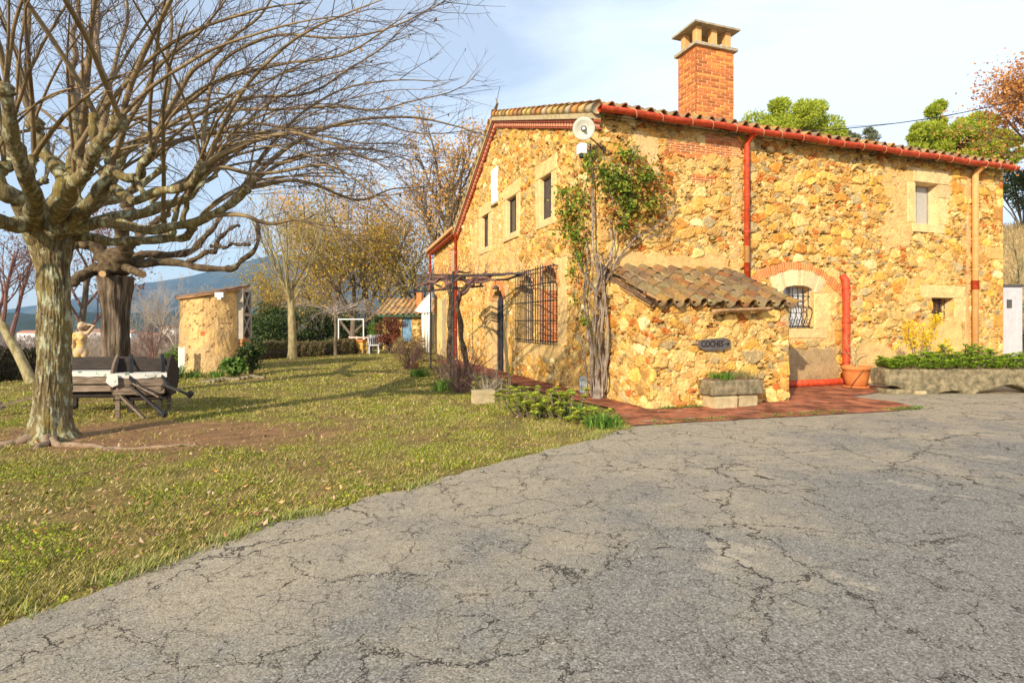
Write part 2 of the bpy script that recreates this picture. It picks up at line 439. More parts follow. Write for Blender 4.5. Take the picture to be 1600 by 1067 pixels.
def wall(name, axis, const, sgn, a0, a1, z0, ztop, res, seed, feats, parent, big=.30, tone=1.0, mat=None, back=None):
    """relief wall in the house's frame. axis 'x': runs along x at y=const; 'y': runs along y at x=const"""
    na = int(round((a1 - a0) / res)); zmax = ztop if np.isscalar(ztop) else max(ztop(np.linspace(a0, a1, 60)))
    nzz = int(round((zmax - z0) / res))
    A, Z = np.meshgrid(np.linspace(a0, a1, na + 1), np.linspace(z0, zmax, nzz + 1), indexing='ij')
    hh, cc = rubble(A, Z, seed, big, tone)
    for f in feats: hh, cc = f(A, Z, hh, cc, None)
    cc = np.clip(cc, 0.005, .9)
    ed = np.minimum(np.clip((A - a0) / .04, 0, 1), np.clip((a1 - A) / .04, 0, 1))
    hh = np.where(hh > 0, hh * ed, hh)
    off = const + sgn * hh
    lim = np.full(A.shape, zmax + 1.) if np.isscalar(ztop) else ztop(A)
    Zc = np.minimum(Z, lim)
    V = np.stack([A, off, Zc] if axis == 'x' else [off, A, Zc], -1).reshape(-1, 3)
    i = np.arange(na)[:, None] * (nzz + 1); j = np.arange(nzz)[None, :]
    Q = np.stack([i + j, i + nzz + 1 + j, i + nzz + 2 + j, i + j + 1], -1)
    bad = (Z[:-1, :-1] >= lim[:-1, :-1]) & (Z[1:, :-1] >= lim[1:, :-1])
    Q = Q[~bad]
    return npmesh(name, V, Q, mat or M['stone'], parent, col=cc.reshape(-1, 3), smooth=False)

# ---------------------------------------------------------------- barrel tile roofs
def tile_roof(name, x0, x1, y0, z0, y1, z1, pitch, parent, seed=0, amp=.055, row=.36, jag=.03, tint=1.0, n_=8):
    """corrugated clay tiles running from eave (y0,z0) up to (y1,z1); x along the eave"""
    L = math.hypot(y1 - y0, z1 - z0); rows = max(1, int(round(L / row)))
    nx = int(round((x1 - x0) / pitch)) * n_
    xs = np.linspace(x0, x1, nx + 1)
    per = (xs - x0) / pitch; colid = np.floor(per + .25)       # cover / channel
    prof = np.cos(2 * np.pi * per); prof = np.sign(prof) * np.abs(prof) ** .7
    half = np.floor(per * 2 + .5)
    rs = np.random.RandomState(seed)
    Vs = []; Cs = []
    tcol = np.array([[.46,.20,.08],[.50,.28,.11],[.34,.21,.11],[.44,.33,.16],[.30,.20,.12],[.58,.34,.10],[.40,.28,.16]])
    ny, nz_ = -(z1 - z0) / L, (y1 - y0) / L
    sgn = 1 if y1 > y0 else -1
    for r in range(rows):
        hj = _h(half, np.full(half.shape, r), seed + 3)
        for q in (0, 1):
            f = (r + q) / rows
            lift = .03 * (1 - q) + (hj - .5) * .018
            jj = (hj - .5) * jag if q == 0 else 0
            s_ = f + (jj / L if (r or q == 0) else 0)
            z = z0 + (z1 - z0) * s_ + (prof * amp + lift) * abs(nz_)
            y = y0 + (y1 - y0) * s_ + (prof * amp + lift) * ny * sgn
            Vs.append(np.stack([xs + (hj - .5) * .02, y + 0 * xs, z], -1))
            idd = (hj * 997) % len(tcol)
            c = tcol[idd.astype(int)] * (.75 + .5 * vn(xs * 9, xs * 0 + r + q * .7, seed))[:, None]
            li = sst(.5, .75, fbm(xs * 4, xs * 0 + r * 1.3 + q, seed + 5, 3))[:, None]
            c = c * (1 - li * .5) + np.array([.46, .36, .16]) * li * .5
            Cs.append(c * tint)
    V = np.concatenate(Vs); Cc = np.concatenate(Cs); n = nx + 1
    Q = []
    for k in range(len(Vs) - 1):
        b = k * n; i = np.arange(nx)
        Q.append(np.stack([b + i, b + i + 1, b + n + i + 1, b + n + i], -1))
    o = npmesh(name, V, np.concatenate(Q), M['tile'], parent, col=Cc, smooth=False)
    m = o.modifiers.new('thick', 'SOLIDIFY'); m.thickness = .018; m.offset = -1
    return o

# ================================================================ THE HOUSE
house = thing('stone_farmhouse', 'long ochre rubble-stone farmhouse with tall brick chimney and red gutters beside the driveway', 'house', (C0[0], C0[1], 0), TH)
EZ = 5.74; RY, RZ = 6.48, 7.86; LY, LZ = 11.36, 5.16; XE = 12.62
CREAM = (.80, .62, .38)
fe = []
# bare render patches, brick repairs, dark grey foot patch of the long front
fe += [f_plaster(.9, 4.6, 1.5, 5.45, (.76, .60, .38), n=.25, s=1), f_plaster(.3, 2.55, 3.2, 2.95, (.70, .50, .28), n=.12, s=2),
       f_plaster(4.7, -.1, 6.5, .95, (.42, .34, .24), h=.02, n=.12, s=3), f_plaster(6.7, -.1, 9.9, 1.0, (.74, .55, .32), n=.35, s=4),
       f_bricks(1.5, 5.05, 2.6, 5.35, s=1, n=.5), f_bricks(2.6, 5.15, 3.55, 5.62, s=2, n=.4), f_bricks(2.3, 4.55, 2.9, 4.72, s=3, n=.3),
       f_bricks(.75, 4.0, 1.2, 4.6, s=4, n=.4), f_plaster(8.1, 3.3, 9.1, 5.5, (.78, .58, .34), n=.35, s=6, amt=.7), f_plaster(11.02, -.1, 11.25, 5.7, (.66, .50, .33), n=.1, s=7, amt=.8),
       f_plaster(3.3, 2.2, 3.6, 5.5, (.72, .55, .34), n=.1, s=8, amt=.5)]
# upper window
fe += [f_block(9.05, 5.1, 10.4, 5.47, (.84, .68, .46), .03, 1), f_block(9.95, 4.75, 10.45, 5.1, (.70, .56, .38), .02, 2), f_block(9.95, 4.05, 10.35, 4.75, (.80, .66, .42), .02, 3),
       f_block(8.85, 4.05, 9.14, 5.1, (.82, .66, .42), .018, 4), f_block(9.0, 3.82, 10.2, 4.05, (.82, .66, .43), .04, 5), f_hole(9.14, 4.05, 9.98, 5.1, .28)]
# arched window in the blocked cart arch
fe += [f_plaster(4.4, 1.0, 6.45, 2.7, (.76, .56, .30), n=.25, s=9, amt=.75),
       f_arch(5.1, .55, 2.12, 2.36, -.92, .78, .065, .035, 1), f_arch(5.22, .95, 1.36, 1.78, -.5, .5, .42, .025, 2, (.66, .50, .27)),
       f_block(5.72, 1.35, 6.2, 2.2, (.84, .66, .40), .022, 6), f_block(4.3, 1.35, 4.8, 2.2, (.84, .66, .40), .022, 7), f_block(4.5, 1.12, 6.1, 1.36, (.76, .60, .38), .03, 8),
       f_hole(4.78, 1.38, 5.68, 2.36, .3, .14)]
# little barred window
fe += [f_block(9.3, 2.14, 11.0, 2.48, (.84, .66, .40), .02, 9), f_block(10.62, 1.5, 11.05, 2.14, (.84, .66, .40), .02, 10), f_plaster(9.2, .7, 10.9, 1.55, (.76, .56, .30), n=.2, s=10), f_hole(9.74, 1.55, 10.6, 2.14, .34)]
# quoins of the far corner
for k in range(16):
    z = -.1 + k * .37; w = .75 if k % 2 else .45
    if k in (1, 4, 9, 12): fe.append(f_block(XE - w, z, XE, z + .35, tuple(PAL[(k * 7) % 9] * .95), .022, 20 + k))
front = wall('front_wall', 'x', 0, -1, 0, XE, -.1, EZ, .0175, 5, fe, house, big=.36)
front['label'] = 'long front wall of yellow rubble with brick relieving arch'
# gable wall
def gtop(a):
    a = np.asarray(a, float)
    return np.where(a < RY, EZ + (RZ - EZ) * a / RY, RZ + (LZ - RZ) * (a - RY) / (LY - RY))
ge = [f_plaster(1.6, .75, 5.0, 3.1, (.80, .62, .36), n=.3, s=21, amt=.6), f_plaster(4.5, 2.8, 9.5, 5.5, (.78, .60, .36), n=.6, s=22, amt=.45)]
for i, (y0, y1, z0, z1) in enumerate(((2.35, 3.05, 4.06, 5.12), (4.8, 5.62, 4.08, 5.12), (7.45, 8.2, 4.0, 5.05))):
    ge += [f_block(y0 - .35, z1, y1 + .3, z1 + .38, (.82, .64, .38), .025, 30 + i), f_block(y0 - .3, z0, y0, z1, (.82, .66, .42), .02, 33 + i),
           f_block(y1, z0, y1 + .3, z1, (.82, .66, .42), .02, 36 + i), f_block(y0 - .28, z0 - .2, y1 + .25, z0, (.80, .64, .42), .06 if i == 1 else .035, 39 + i), f_hole(y0, z0, y1, z1, .15)]
ge += [f_block(5.4, 0, 6.1, 2.6, (.80, .60, .34), .02, 45), f_block(7.0, 0, 7.55, 2.3, (.80, .60, .34), .02, 46), f_arch(6.5, 2.02, .58, .85, -1.35, 1.35, .07, .03, 5),
       f_hole(5.9, -.1, 7.08, 2.5, .26, .42)]
ge += [f_plaster(1.7, .62, 4.3, 1.02, (.78, .60, .34), n=.06, s=25), f_block(1.5, 1.0, 1.98, 3.0, (.80, .62, .38), .012, 48), f_arch(2.55, 2.28, .60, .72, -1.5, 1.5, .07, .01, 6), f_arch(3.95, 2.28, .5, .62, -1.5, 1.5, .07, .01, 7),
       f_hole(1.98, 1.0, 3.12, 2.86, .75, .55), f_hole(3.5, 1.0, 4.4, 2.75, .75, .44)]
gab = wall('gable_wall', 'y', 0, -1, 0, LY, -.1, gtop, .025, 9, ge, house, big=.30)
gab['label'] = 'tall gable wall with three small windows and a dark arched door'
# brick reveal seen through the right-hand arch, iron-barred alcove
mb = MB()
Ag, Zg = np.meshgrid(np.linspace(.03, .74, 60), np.linspace(1.0, 2.32, 110), indexing='ij')
rw = np.floor(Zg / .075); uu_ = Ag / .24 + .5 * (rw % 2); cj = ((uu_ - np.floor(uu_)) * .24 < .02) | ((Zg / .075 - rw) * .075 < .016)
cb_ = np.where(cj[..., None], np.array([.62, .42, .24]), np.array([.56, .17, .05]) * (.7 + .6 * _h(np.floor(uu_), rw, 4))[..., None])
i = np.arange(59)[:, None] * 110; j = np.arange(109)[None, :]
npmesh('brick_reveal', np.stack([Ag, 3.10 + 0 * Ag + .006 * cj, Zg], -1).reshape(-1, 3), np.stack([i + j, i + 110 + j, i + 111 + j, i + j + 1], -1).reshape(-1, 4), M['brick'], house, col=cb_.reshape(-1, 3))
# annex: lower continuation of the gable side
def atop(a): return 5.12 + (4.86 - 5.12) * (np.asarray(a, float) - LY) / 5.2
ae = [f_bricks(12.1, 3.3, 13.5, 4.7, s=8, n=0), f_hole(12.3, 3.4, 13.2, 4.55, .3, jamb=(.1, .08, .07)), f_hole(12.2, .7, 13.6, 2.3, .12, jamb=(.45, .22, .12)), f_plaster(14, 0, 14.9, 2.6, (.42, .38, .32), n=.1, s=30), f_plaster(14.8, 0, 16.6, 2.6, (.80, .62, .36), n=.2, s=31)]
wall('annex_wall', 'y', .12, -1, LY, 16.56, -.1, atop, .04, 13, ae, house, big=.30)
# rear and end walls (plain, seen only from aside)
ret = wall('end_wall', 'y', XE, 1, 0, LY, -.1, gtop, .06, 17, [], house, big=.34)
ret = wall('rear_wall', 'x', LY, 1, 0, XE, -.1, LZ, .08, 19, [], house, big=.34)
mb = MB().box((.14, LY + .02, -.1), (XE, 16.5, 4.84)); mb.build('annex_body', M['paleblock'], house)
# roofs
r1 = tile_roof('roof', -.16, XE - .06, -.30, EZ + .055, RY, RZ + .12, .30, house, 3, amp=.055, tint=.72)
r1['label'] = 'front slope of barrel tiles in weathered orange and brown'
tile_roof('roof', -.16, XE - .06, LY + .25, LZ - .0, RY, RZ + .14, .30, house, 4)
tile_roof('annex_roof', -.25, XE, 16.8, 4.84, LY + .02, 5.2, .3, house, 6)
V = []; 
mb = MB(); mb.tube([(-.2, RY, RZ + .12), (XE - .04, RY, RZ + .12)], .11, 10); mb.build('ridge_tiles', nmat('ridge_tile', [(.3, (.42, .20, .09)), (.7, (.56, .34, .14))], 6), house, smooth=True)
mb = MB()
mb.addq([(0, -.2, EZ - .12), (XE - .05, -.2, EZ - .12), (XE - .05, RY, RZ - .02), (0, RY, RZ - .02)], [[0, 1, 2, 3]])
mb.addq([(0, LY + .2, LZ - .14), (XE - .05, LY + .2, LZ - .14), (XE - .05, RY, RZ - .02), (0, RY, RZ - .02)], [[0, 1, 2, 3]])
mb.build('roof_boards', M['darkwood'], house)
# verge: end tiles laid along both rakes, render band, dentil cornice
def rake(y): return float(np.interp(y, [-.26, RY, LY + .25], [EZ - .05, RZ + .06, LZ - .1]))
VV = []; CC = []; QQ = []; n0 = 0
rs = np.random.RandomState(5)
mb = MB(); ys = list(np.arange(-.2, LY + .2, .33))
for i, y in enumerate(ys):
    y2 = y + .37; up = y < RY
    if y < RY < y2: y2 = RY
    za, zb = rake(y), rake(min(y2, LY + .24))
    a, b = (0.035, 0.0) if not up else (0.035, 0.0)
    m = MB(); m.tube([(-.14, y, za + a), (-.14, (y + y2) / 2, (za + zb) / 2 + .018), (-.14, y2, zb + b)], [.115, .105, .095], 12)
    VV.append(np.concatenate(m.V)); QQ.append(np.concatenate(m.Q) + n0); n0 += len(VV[-1])
    c = np.array([[.60,.38,.14],[.62,.45,.14],[.52,.28,.12],[.56,.44,.26],[.66,.30,.08]][rs.randint(5)]) * rs.uniform(.8, 1.15)
    CC.append(np.tile(c, (len(VV[-1]), 1)))
o = npmesh('verge_tiles', np.concatenate(VV), np.concatenate(QQ), M['tile'], house, col=np.concatenate(CC), smooth=True)
def band(name, lo, hi, out, mat, y0=-.1, y1=None):
    m = MB(); y1 = LY + .15 if y1 is None else y1
    for a, b in ((y0, RY), (RY, y1)):
        za, zb = rake(a), rake(b)
        V = []
        for y, z in ((a, za), (b, zb)):
            V += [(-out, y, z - lo), (.0, y, z - lo), (.0, y, z - hi), (-out, y, z - hi)]
        m.addq(V, [[0, 1, 2, 3], [4, 7, 6, 5], [0, 4, 5, 1], [1, 5, 6, 2], [2, 6, 7, 3], [3, 7, 4, 0]])
    return m.build(name, mat, house)
M['cornice'] = nmat('red_cornice_brick', [(.3, (.30, .06, .03)), (.7, (.50, .14, .07))], 9, .85, .3)
band('verge_mortar', .07, .18, .20, M['paleblock'])
cor = band('cornice', .18, .235, .15, M['cornice']); band('cornice', .335, .375, .08, M['cornice'])
m = MB(); y = -.05
while y < LY + .1:
    z = rake(y); z2 = rake(y + .085)
    m.addq([(-.115, y, z - .33), (0, y, z - .33), (0, y, z - .235), (-.115, y, z - .235), (-.115, y + .085, z2 - .33), (0, y + .085, z2 - .33), (0, y + .085, z2 - .235), (-.115, y + .085, z2 - .235)],
           [[0, 1, 2, 3], [4, 7, 6, 5], [0, 4, 5, 1], [1, 5, 6, 2], [2, 6, 7, 3], [3, 7, 4, 0]])
    y += .15
m.build('dentil_course', nmat('dentil_brick', [(.3, (.50, .18, .10)), (.7, (.68, .34, .20))], 9), house)
band('annex_verge', 0, 0.001, .0, M['cornice'], LY, LY + .01)
m = MB(); m.beam((-.12, LY + .05, 5.2), (-.12, 16.8, 4.9), .34, .12); m.build('annex_verge_board', nmat('ochre_verge', [(.3, (.56, .26, .10)), (.7, (.68, .40, .18))], 6), house)
m = MB(); m.beam((-.05, LY + .05, 5.08), (-.05, 16.7, 4.79), .22, .10); m.build('annex_cornice', M['cornice'], house)
# gutter and straps
def arc_gutter(x0, x1, y, z, r):
    m = MB(); k = 14; xs = np.linspace(x0, x1, 40); an = np.linspace(0, 2 * np.pi, k, endpoint=False)
    V = []
    for i, x in enumerate(xs):
        sag = .012 * math.sin(i * .9) 
        for a in an:
            V.append((x, y + r * math.cos(a), z + sag + r * .92 * math.sin(a) * (1 if a > math.pi else .35)))
    i = np.arange(len(xs) - 1)[:, None] * k; j = np.arange(k)[None, :]
    m.addq(V, np.stack([i + j, i + (j + 1) % k, i + k + (j + 1) % k, i + k + j], -1).reshape(-1, 4)); return m
g = arc_gutter(-.15, XE - .02, -.33, EZ - .03, .095).build('gutter', M['redpaint'], house, smooth=True)
g['label'] = 'orange-red clay gutter under the tiles of the long front'
SM_ = nmat('strap_mortar', [(.3, (.52, .22, .12)), (.7, (.66, .38, .24))], 9)
x = .55; i = 0
while x < XE:
    m = MB()
    a = np.linspace(-.3, 1.12, 9) * math.pi + math.pi
    m.tube([(x + .03 * q, -.33 + .107 * math.cos(t), EZ - .03 + .105 * math.sin(t) * (1 if math.sin(t) < 0 else .45)) for q, t in enumerate(a)][:9], .012, 6)
    m.build('gutter_strap', SM_, g, smooth=True)
    x += .62 + .12 * math.sin(i * 2.1); i += 1
def pipe(name, pts, r, mat, rings=(), ringmat=None, label=None):
    m = MB(); m.tube(pts, r, 16)
    o = m.build(name, mat, house, smooth=True)
    if label: o['label'] = label
    if len(rings):
        for p, q in rings: MB().tube([p, q], r * 1.14, 16).build('pipe_collar', ringmat or mat, o, smooth=False)
    return o
px_ = 3.66
pipe('downpipe', [(px_, -.33, EZ - .1), (px_, -.24, EZ - .15), (px_, -.12, EZ - .24), (px_, -.1, EZ - .36), (px_, -.1, 2.5)], .062, M['redpaint'],
     [((px_, -.1, z), (px_, -.1, z + .05)) for z in (5.1, 4.3, 3.5)], label='red downpipe between chimney and relieving arch')
pipe('downpipe_section', [(px_ + .001, -.1, 3.2), (px_ + .001, -.1, 2.83)], .066, M['tanpaint'])
m = MB(); m.box((px_ - .13, -.03, 2.4), (px_ - .075, .0, 5.4)); 
px_ = 11.28
pipe('downpipe', [(px_, -.33, EZ - .1), (px_, -.24, EZ - .15), (px_, -.13, EZ - .24), (px_, -.11, EZ - .36), (px_, -.11, .2)], .075, M['tanpaint'],
     [((px_, -.11, z), (px_, -.11, z + .04)) for z in (4.6, 3.7, 2.9)], label='ochre downpipe near the far corner')
m = MB().tube([(px_, -.11, 2.62), (px_, -.11, 2.38)], .084, 16); m.build('red_collar', M['redpaint'], house, smooth=True)
px_ = 6.60
pipe('corner_pipe', [(px_, -.02, 2.62), (px_, -.12, 2.5), (px_, -.13, 2.3), (px_, -.13, .25), (px_ - .03, -.13, .14), (px_ - .14, -.13, .09), (3.1, -.13, .09)], .085, M['redpaint'],
     [((px_, -.13, z), (px_, -.13, z + .05)) for z in (2.3, 1.5, .75)] + [((5.5, -.13, .09), (5.45, -.13, .09))], label='red pipe running down from the relieving arch and along the wall foot')
for y in (LY + .02, 16.4):
    pipe('gable_downpipe', [(-.12, y, 5.0), (-.12, y, .1)], .06, M['redpaint'], [((-.12, y, z), (-.12, y, z + .05)) for z in (4.2, 3.2, 2.2, 1.2)])
# windows and doors -------------------------------------------------
w = MB().box((9.14, .255, 4.05), (9.98, .285, 5.1)).build('window', M['shutter'], house); w['label'] = 'upper front window closed by a pale grey shutter'
m = MB(); m.box((9.14, .235, 4.05), (9.17, .26, 5.1)); m.box((9.94, .235, 4.05), (9.98, .26, 5.1)); m.box((9.17, .235, 5.06), (9.94, .26, 5.1)); m.box((9.545, .245, 4.05), (9.56, .258, 5.06)); m.build('window_frame', M['palewood'], w)
w = MB().box((4.78, .26, 1.38), (5.68, .29, 2.36)).build('window', M['curtain'], house); w['label'] = 'arched window with white curtain behind scrolled iron bars'
m = MB(); m.box((4.78, .23, 1.38), (4.83, .262, 2.36)); m.box((5.63, .23, 1.38), (5.68, .262, 2.36)); m.box((5.21, .23, 1.38), (5.25, .262, 2.36)); m.box((4.83, .23, 1.38), (5.21, .262, 1.43)); m.box((4.83, .24, 1.9), (5.63, .262, 1.93)); m.build('window_frame', M['palewood'], w)
m = MB()
for x in np.linspace(4.83, 5.63, 6):
    ph = np.linspace(0, 1, 12)
    m.tube([(x + .045 * math.sin(p * math.pi * 2) * (p < .5) , .08 - .10 * math.sin(p * math.pi) ** 2 * (p < .5), 1.40 + p * .92) for p in ph], .011, 6)
    if x < 5.6: m.tube([(x + .08 + .055 * math.cos(t), .0, 1.52 + .055 * math.sin(t)) for t in np.linspace(0, 2 * math.pi, 12)], .009, 5)
for z in (1.42, 1.86, 2.12): m.tube([(4.8, .07, z), (5.66, .07, z)], .012, 6)
m.box((4.78, -.03, 1.385), (5.67, .1, 1.40)); m.build('window_grille', M['iron'], w)
w = MB().box((9.74, .30, 1.55), (10.6, .33, 2.14)).build('window', M['glass'], house); w['label'] = 'small dark barred window above the yellow shrub'
m = MB(); 
for x in (9.8, 9.95, 10.1, 10.25, 10.4, 10.55): m.tube([(x, .2, 1.55), (x, .2, 2.14)], .010, 6)
for z in (1.62, 1.85, 2.05): m.tube([(9.74, .2, z), (10.6, .2, z)], .010, 6)
m.build('window_grille', M['rust'], w)
for i, (y0, y1, z0, z1, mt) in enumerate(((2.35, 3.05, 4.06, 5.12, 'darkshutter'), (4.8, 5.62, 4.08, 5.12, 'glass'), (7.45, 8.2, 4.0, 5.05, 'glass'))):
    w = MB().box((.12, y0, z0), (.148, y1, z1)).build('window', M[mt], house)
    w['label'] = ['largest gable window with brown shutter', 'middle gable window with a moulded sill', 'farthest gable window'][i]
    m = MB(); m.box((.09, y0, z0), (.12, y0 + .05, z1)); m.box((.09, y1 - .05, z0), (.12, y1, z1)); m.box((.09, y0 + .05, z1 - .05), (.12, y1 - .05, z1)); m.box((.1, (y0 + y1) / 2 - .015, z0), (.12, (y0 + y1) / 2 + .015, z1 - .05)); m.build('window_frame', M['darkshutter'], w)
mb = MB().box((-.06, 6.42, 5.24), (.0, 7.0, 6.34)); pq = mb.build('wall_plaque', M['white'], house, bevel=.01); pq['label'] = 'pale rendered plaque high on the gable'
MB().box((-.09, 6.4, 5.18), (.0, 7.03, 5.24)).build('plaque_ledge', M['paleblock'], pq)
d = MB().box((.19, 5.9, 0), (.25, 7.08, 2.48)).build('door', M['navy'], house); d['label'] = 'dark navy arched front door in the gable'
m = MB()
for y in (5.98, 6.28, 6.58, 6.88): m.box((.175, y, .1), (.19, y + .2, 2.2))
m.build('door_panels', M['navy'], d); MB().tube([(.15, 6.1, 1.0), (.15, 6.1, 1.15)], .015, 8).build('door_handle', M['rust'], d)
w = MB().box((.66, 1.98, 1.0), (.70, 3.12, 2.86)).build('window', M['glass'], house); w['label'] = 'right arch of the barred double window'
MB().box((.60, 1.98, 1.05), (.66, 2.35, 2.4)).build('window_shutter', M['navy'], w)
w = MB().box((.66, 3.5, 1.0), (.70, 4.4, 2.75)).build('window', M['glass'], house); w['label'] = 'left arch of the barred double window'
m = MB()
for y in np.linspace(1.95, 4.5, 17): m.tube([(-.13, y, .97), (-.13, y, 2.9 + .03 * math.sin(y * 5))], .012, 6)
for z in (1.05, 1.55, 2.02, 2.45, 2.84): m.tube([(-.14, 1.85, z), (-.14, 4.55, z)], .014, 6)
for z in (1.05, 2.84):
    for y in (1.95, 4.5): m.tube([(0, y, z), (-.14, y, z)], .014, 6)
gr = m.build('window_grille', M['iron'], house); gr['label'] = 'big square iron cage over the two arched openings'
w = MB().box((.38, 12.3, 3.4), (.42, 13.2, 4.55)).build('annex_window', M['glass'], house)
w = MB().box((.14, 12.25, .75), (.2, 13.55, 2.28)).build('annex_window', nmat('brown_slatted_shutter', [(.3, (.28, .12, .07)), (.7, (.42, .22, .14))], 4, stretch=(1, 1, 14)), house)
# chimney -------------------------------------------------------------
cx0, cx1, cy0, cy1, cz0, cz1 = 2.70, 3.74, .42, 1.07, 5.75, 7.74
def brick_face(a0, a1, z0, z1, res=.012):
    A, Z = np.meshgrid(np.linspace(a0, a1, int((a1 - a0) / res) + 1), np.linspace(z0, z1, int((z1 - z0) / res) + 1), indexing='ij')
    hh = np.zeros(A.shape); cc = np.zeros(A.shape + (3,))
    bh = .072; bw = .25
    row = np.floor(Z / bh); uu = A / bw + .5 * (row % 2) + .15 * _h(row, row, 5); cx = np.floor(uu)
    wob = .004 * np.sin(A * 9 + row)
    jt = ((uu - cx) * bw < .014) | ((Z / bh - row) * bh < .013 + wob)
    idd = _h(cx, row, 44)
    c = np.where(jt[..., None], np.array([.72, .40, .20]), np.array([.56, .18, .055]) * (.6 + .75 * idd)[..., None] + np.array([.04, .05, .0]) * (idd > .7)[..., None])
    hh = np.where(jt, -.006, .003 + .006 * idd)
    return A, Z, hh, c
ch = None
Vs = []; Qs = []; Cs = []; n = 0
for (ax, const, sg, a0, a1) in (('x', cy0, -1, cx0, cx1), ('x', cy1, 1, cx0, cx1), ('y', cx0, -1, cy0, cy1), ('y', cx1, 1, cy0, cy1)):
    A, Z, hh, c = brick_face(a0, a1, cz0, cz1)
    o_ = const + sg * hh
    V = np.stack([A, o_, Z] if ax == 'x' else [o_, A, Z], -1).reshape(-1, 3)
    na, nb = A.shape; i = np.arange(na - 1)[:, None] * nb; j = np.arange(nb - 1)[None, :]
    Qs.append(np.stack([i + j, i + nb + j, i + nb + 1 + j, i + j + 1], -1).reshape(-1, 4) + n); Vs.append(V); Cs.append(c.reshape(-1, 3)); n += len(V)
ch = npmesh('chimney', np.concatenate(Vs), np.concatenate(Qs), M['brick'], house, col=np.concatenate(Cs)); ch['label'] = 'tall square chimney of orange brick with open stone cap'
m = MB().box((cx0 - .075, cy0 - .075, cz1), (cx1 + .075, cy1 + .075, cz1 + .075)); m.build('chimney_ledge', M['concrete'], ch, bevel=.012)
for (x, y) in ((cx0 + .02, cy0 + .02), (cx0 + .45, cy0 + .02), (cx1 - .2, cy0 + .02), (cx0 + .02, cy1 - .2), (cx1 - .2, cy1 - .2), (cx0 + .45, cy1 - .2)):
    MB().box((x, y, cz1 + .075), (x + .15, y + .14, cz1 + .47)).build('chimney_pillar', M['tanpaint'], ch, bevel=.01)
m = MB().box((cx0 - .11, cy0 - .11, cz1 + .47), (cx1 + .11, cy1 + .11, cz1 + .51))
m.addq([(cx0 - .11, cy0 - .11, cz1 + .512), (cx1 + .11, cy0 - .11, cz1 + .512), (cx1 + .11, cy1 + .11, cz1 + .512), (cx0 - .11, cy1 + .11, cz1 + .512), ((cx0 + cx1) / 2, (cy0 + cy1) / 2, cz1 + .62), ((cx0 + cx1) / 2, (cy0 + cy1) / 2, cz1 + .62)],
       [[0, 1, 4, 5], [1, 2, 4, 5], [2, 3, 4, 5], [3, 0, 4, 5]])
m.build('chimney_cap', M['concrete'], ch)
# lean-to -------------------------------------------------------------
LX, LYF = 3.07, -1.84
le = [f_bricks(2.75, 1.42, 2.98, 1.52, s=9, n=.1)]
wall('lean_to_wall', 'x', LYF, -1, .0, LX, -.1, 1.84, .0125, 23, le, house, big=.40)
def ltop(a): return 1.84 + (np.asarray(a, float) - LYF) * (2.62 - 1.84) / -LYF - .04
wall('lean_to_side', 'y', .0, -1, LYF, 0.02, -.1, ltop, .015, 27, [], house, big=.36)
wall('lean_to_side', 'y', LX, 1, LYF, 0.0, -.1, ltop, .03, 29, [], house, big=.36)
lr = tile_roof('lean_to_roof', -.06, LX + .12, LYF - .16, 1.83, .0, 2.66, .355, house, 8, amp=.068, row=.30, jag=.09, tint=.50, n_=12)
lr['label'] = 'small mossy barrel-tile roof of the lean-to store'
tile_roof('lean_to_roof', -.05, LX + .1, LYF - .07, 1.81, .0, 2.60, .355, house, 12, amp=-.055, row=.5, jag=.02, tint=.9)
m = MB().tube([(-.0, LYF - .08, 1.80), (-.0, -.9, 2.20), (-.0, 0, 2.60)], .045, 8); m.build('lean_to_verge', M['soil'], house, smooth=True)
# fired-clay half-pipe spout below the lean-to eave
V = []; k = 9
for x in np.linspace(1.18, 2.42, 12):
    for a in np.linspace(math.pi, 2 * math.pi, k): V.append((x, LYF - .20 + .085 * math.cos(a), 1.73 + .05 * (x - 1.18) / 1.24 + .07 * math.sin(a)))
i = np.arange(11)[:, None] * k; j = np.arange(k - 1)[None, :]
m = MB(); m.addq(V, np.stack([i + j, i + j + 1, i + k + j + 1, i + k + j], -1).reshape(-1, 4)); o = m.build('clay_spout', M['tile_old'], house, smooth=True)
s_ = o.modifiers.new('t', 'SOLIDIFY'); s_.thickness = .018
# ================================================================ GROUND
def edgeY(x):
    """driveway edge on the lawn side: lawn where y > edgeY(x) """
    return 0
EDGE_PX = [(-260, 1100), (0, 985), (130, 940), (250, 893), (330, 862), (400, 832), (470, 806), (545, 790), (600, 772), (650, 760), (700, 744), (800, 722), (850, 708), (900, 694), (985, 668)]
EDGE = np.array([G(u, v)[:2] for u, v in EDGE_PX])
EDGE = np.concatenate([[EDGE[0] + (EDGE[0] - EDGE[1]) * 6], EDGE])
def lawn_side(x, y):
    ye = np.interp(x, EDGE[:, 0], EDGE[:, 1])
    return y - ye - (fbm(x * 2.2, y * 2.2, 801, 3) - .5) * .22
def to_loc(x, y):
    px = x - C0[0]; py = y - C0[1]
    return px * dR[0] + py * dR[1], px * dL[0] + py * dL[1]
def terrain(x, y):
    x = np.asarray(x, float); y = np.asarray(y, float)
    d = np.maximum(np.maximum(-(x + 12.6 - .1 * (y - 14)), (y - 31.5) * (x < 6)), 0)
    z = -np.minimum(d * .32, 16) * sst(0, 2, d)
    a, b = to_loc(x, y)
    s = np.maximum(a - 15.6, 0) * (b > -2.5) * sst(-2.5, 1.5, b)
    z = z + np.where((a > 15) & (y < 200), np.minimum(s * .48, 6.5) + 0.4 * (fbm(x * .4, y * .4, 5) - .5) * (s > 0), 0)
    z = z + np.where((a < 15.6) & (b > 13), np.minimum((b - 13) * .1, 2) * sst(-2, 6, a), 0)
    return z
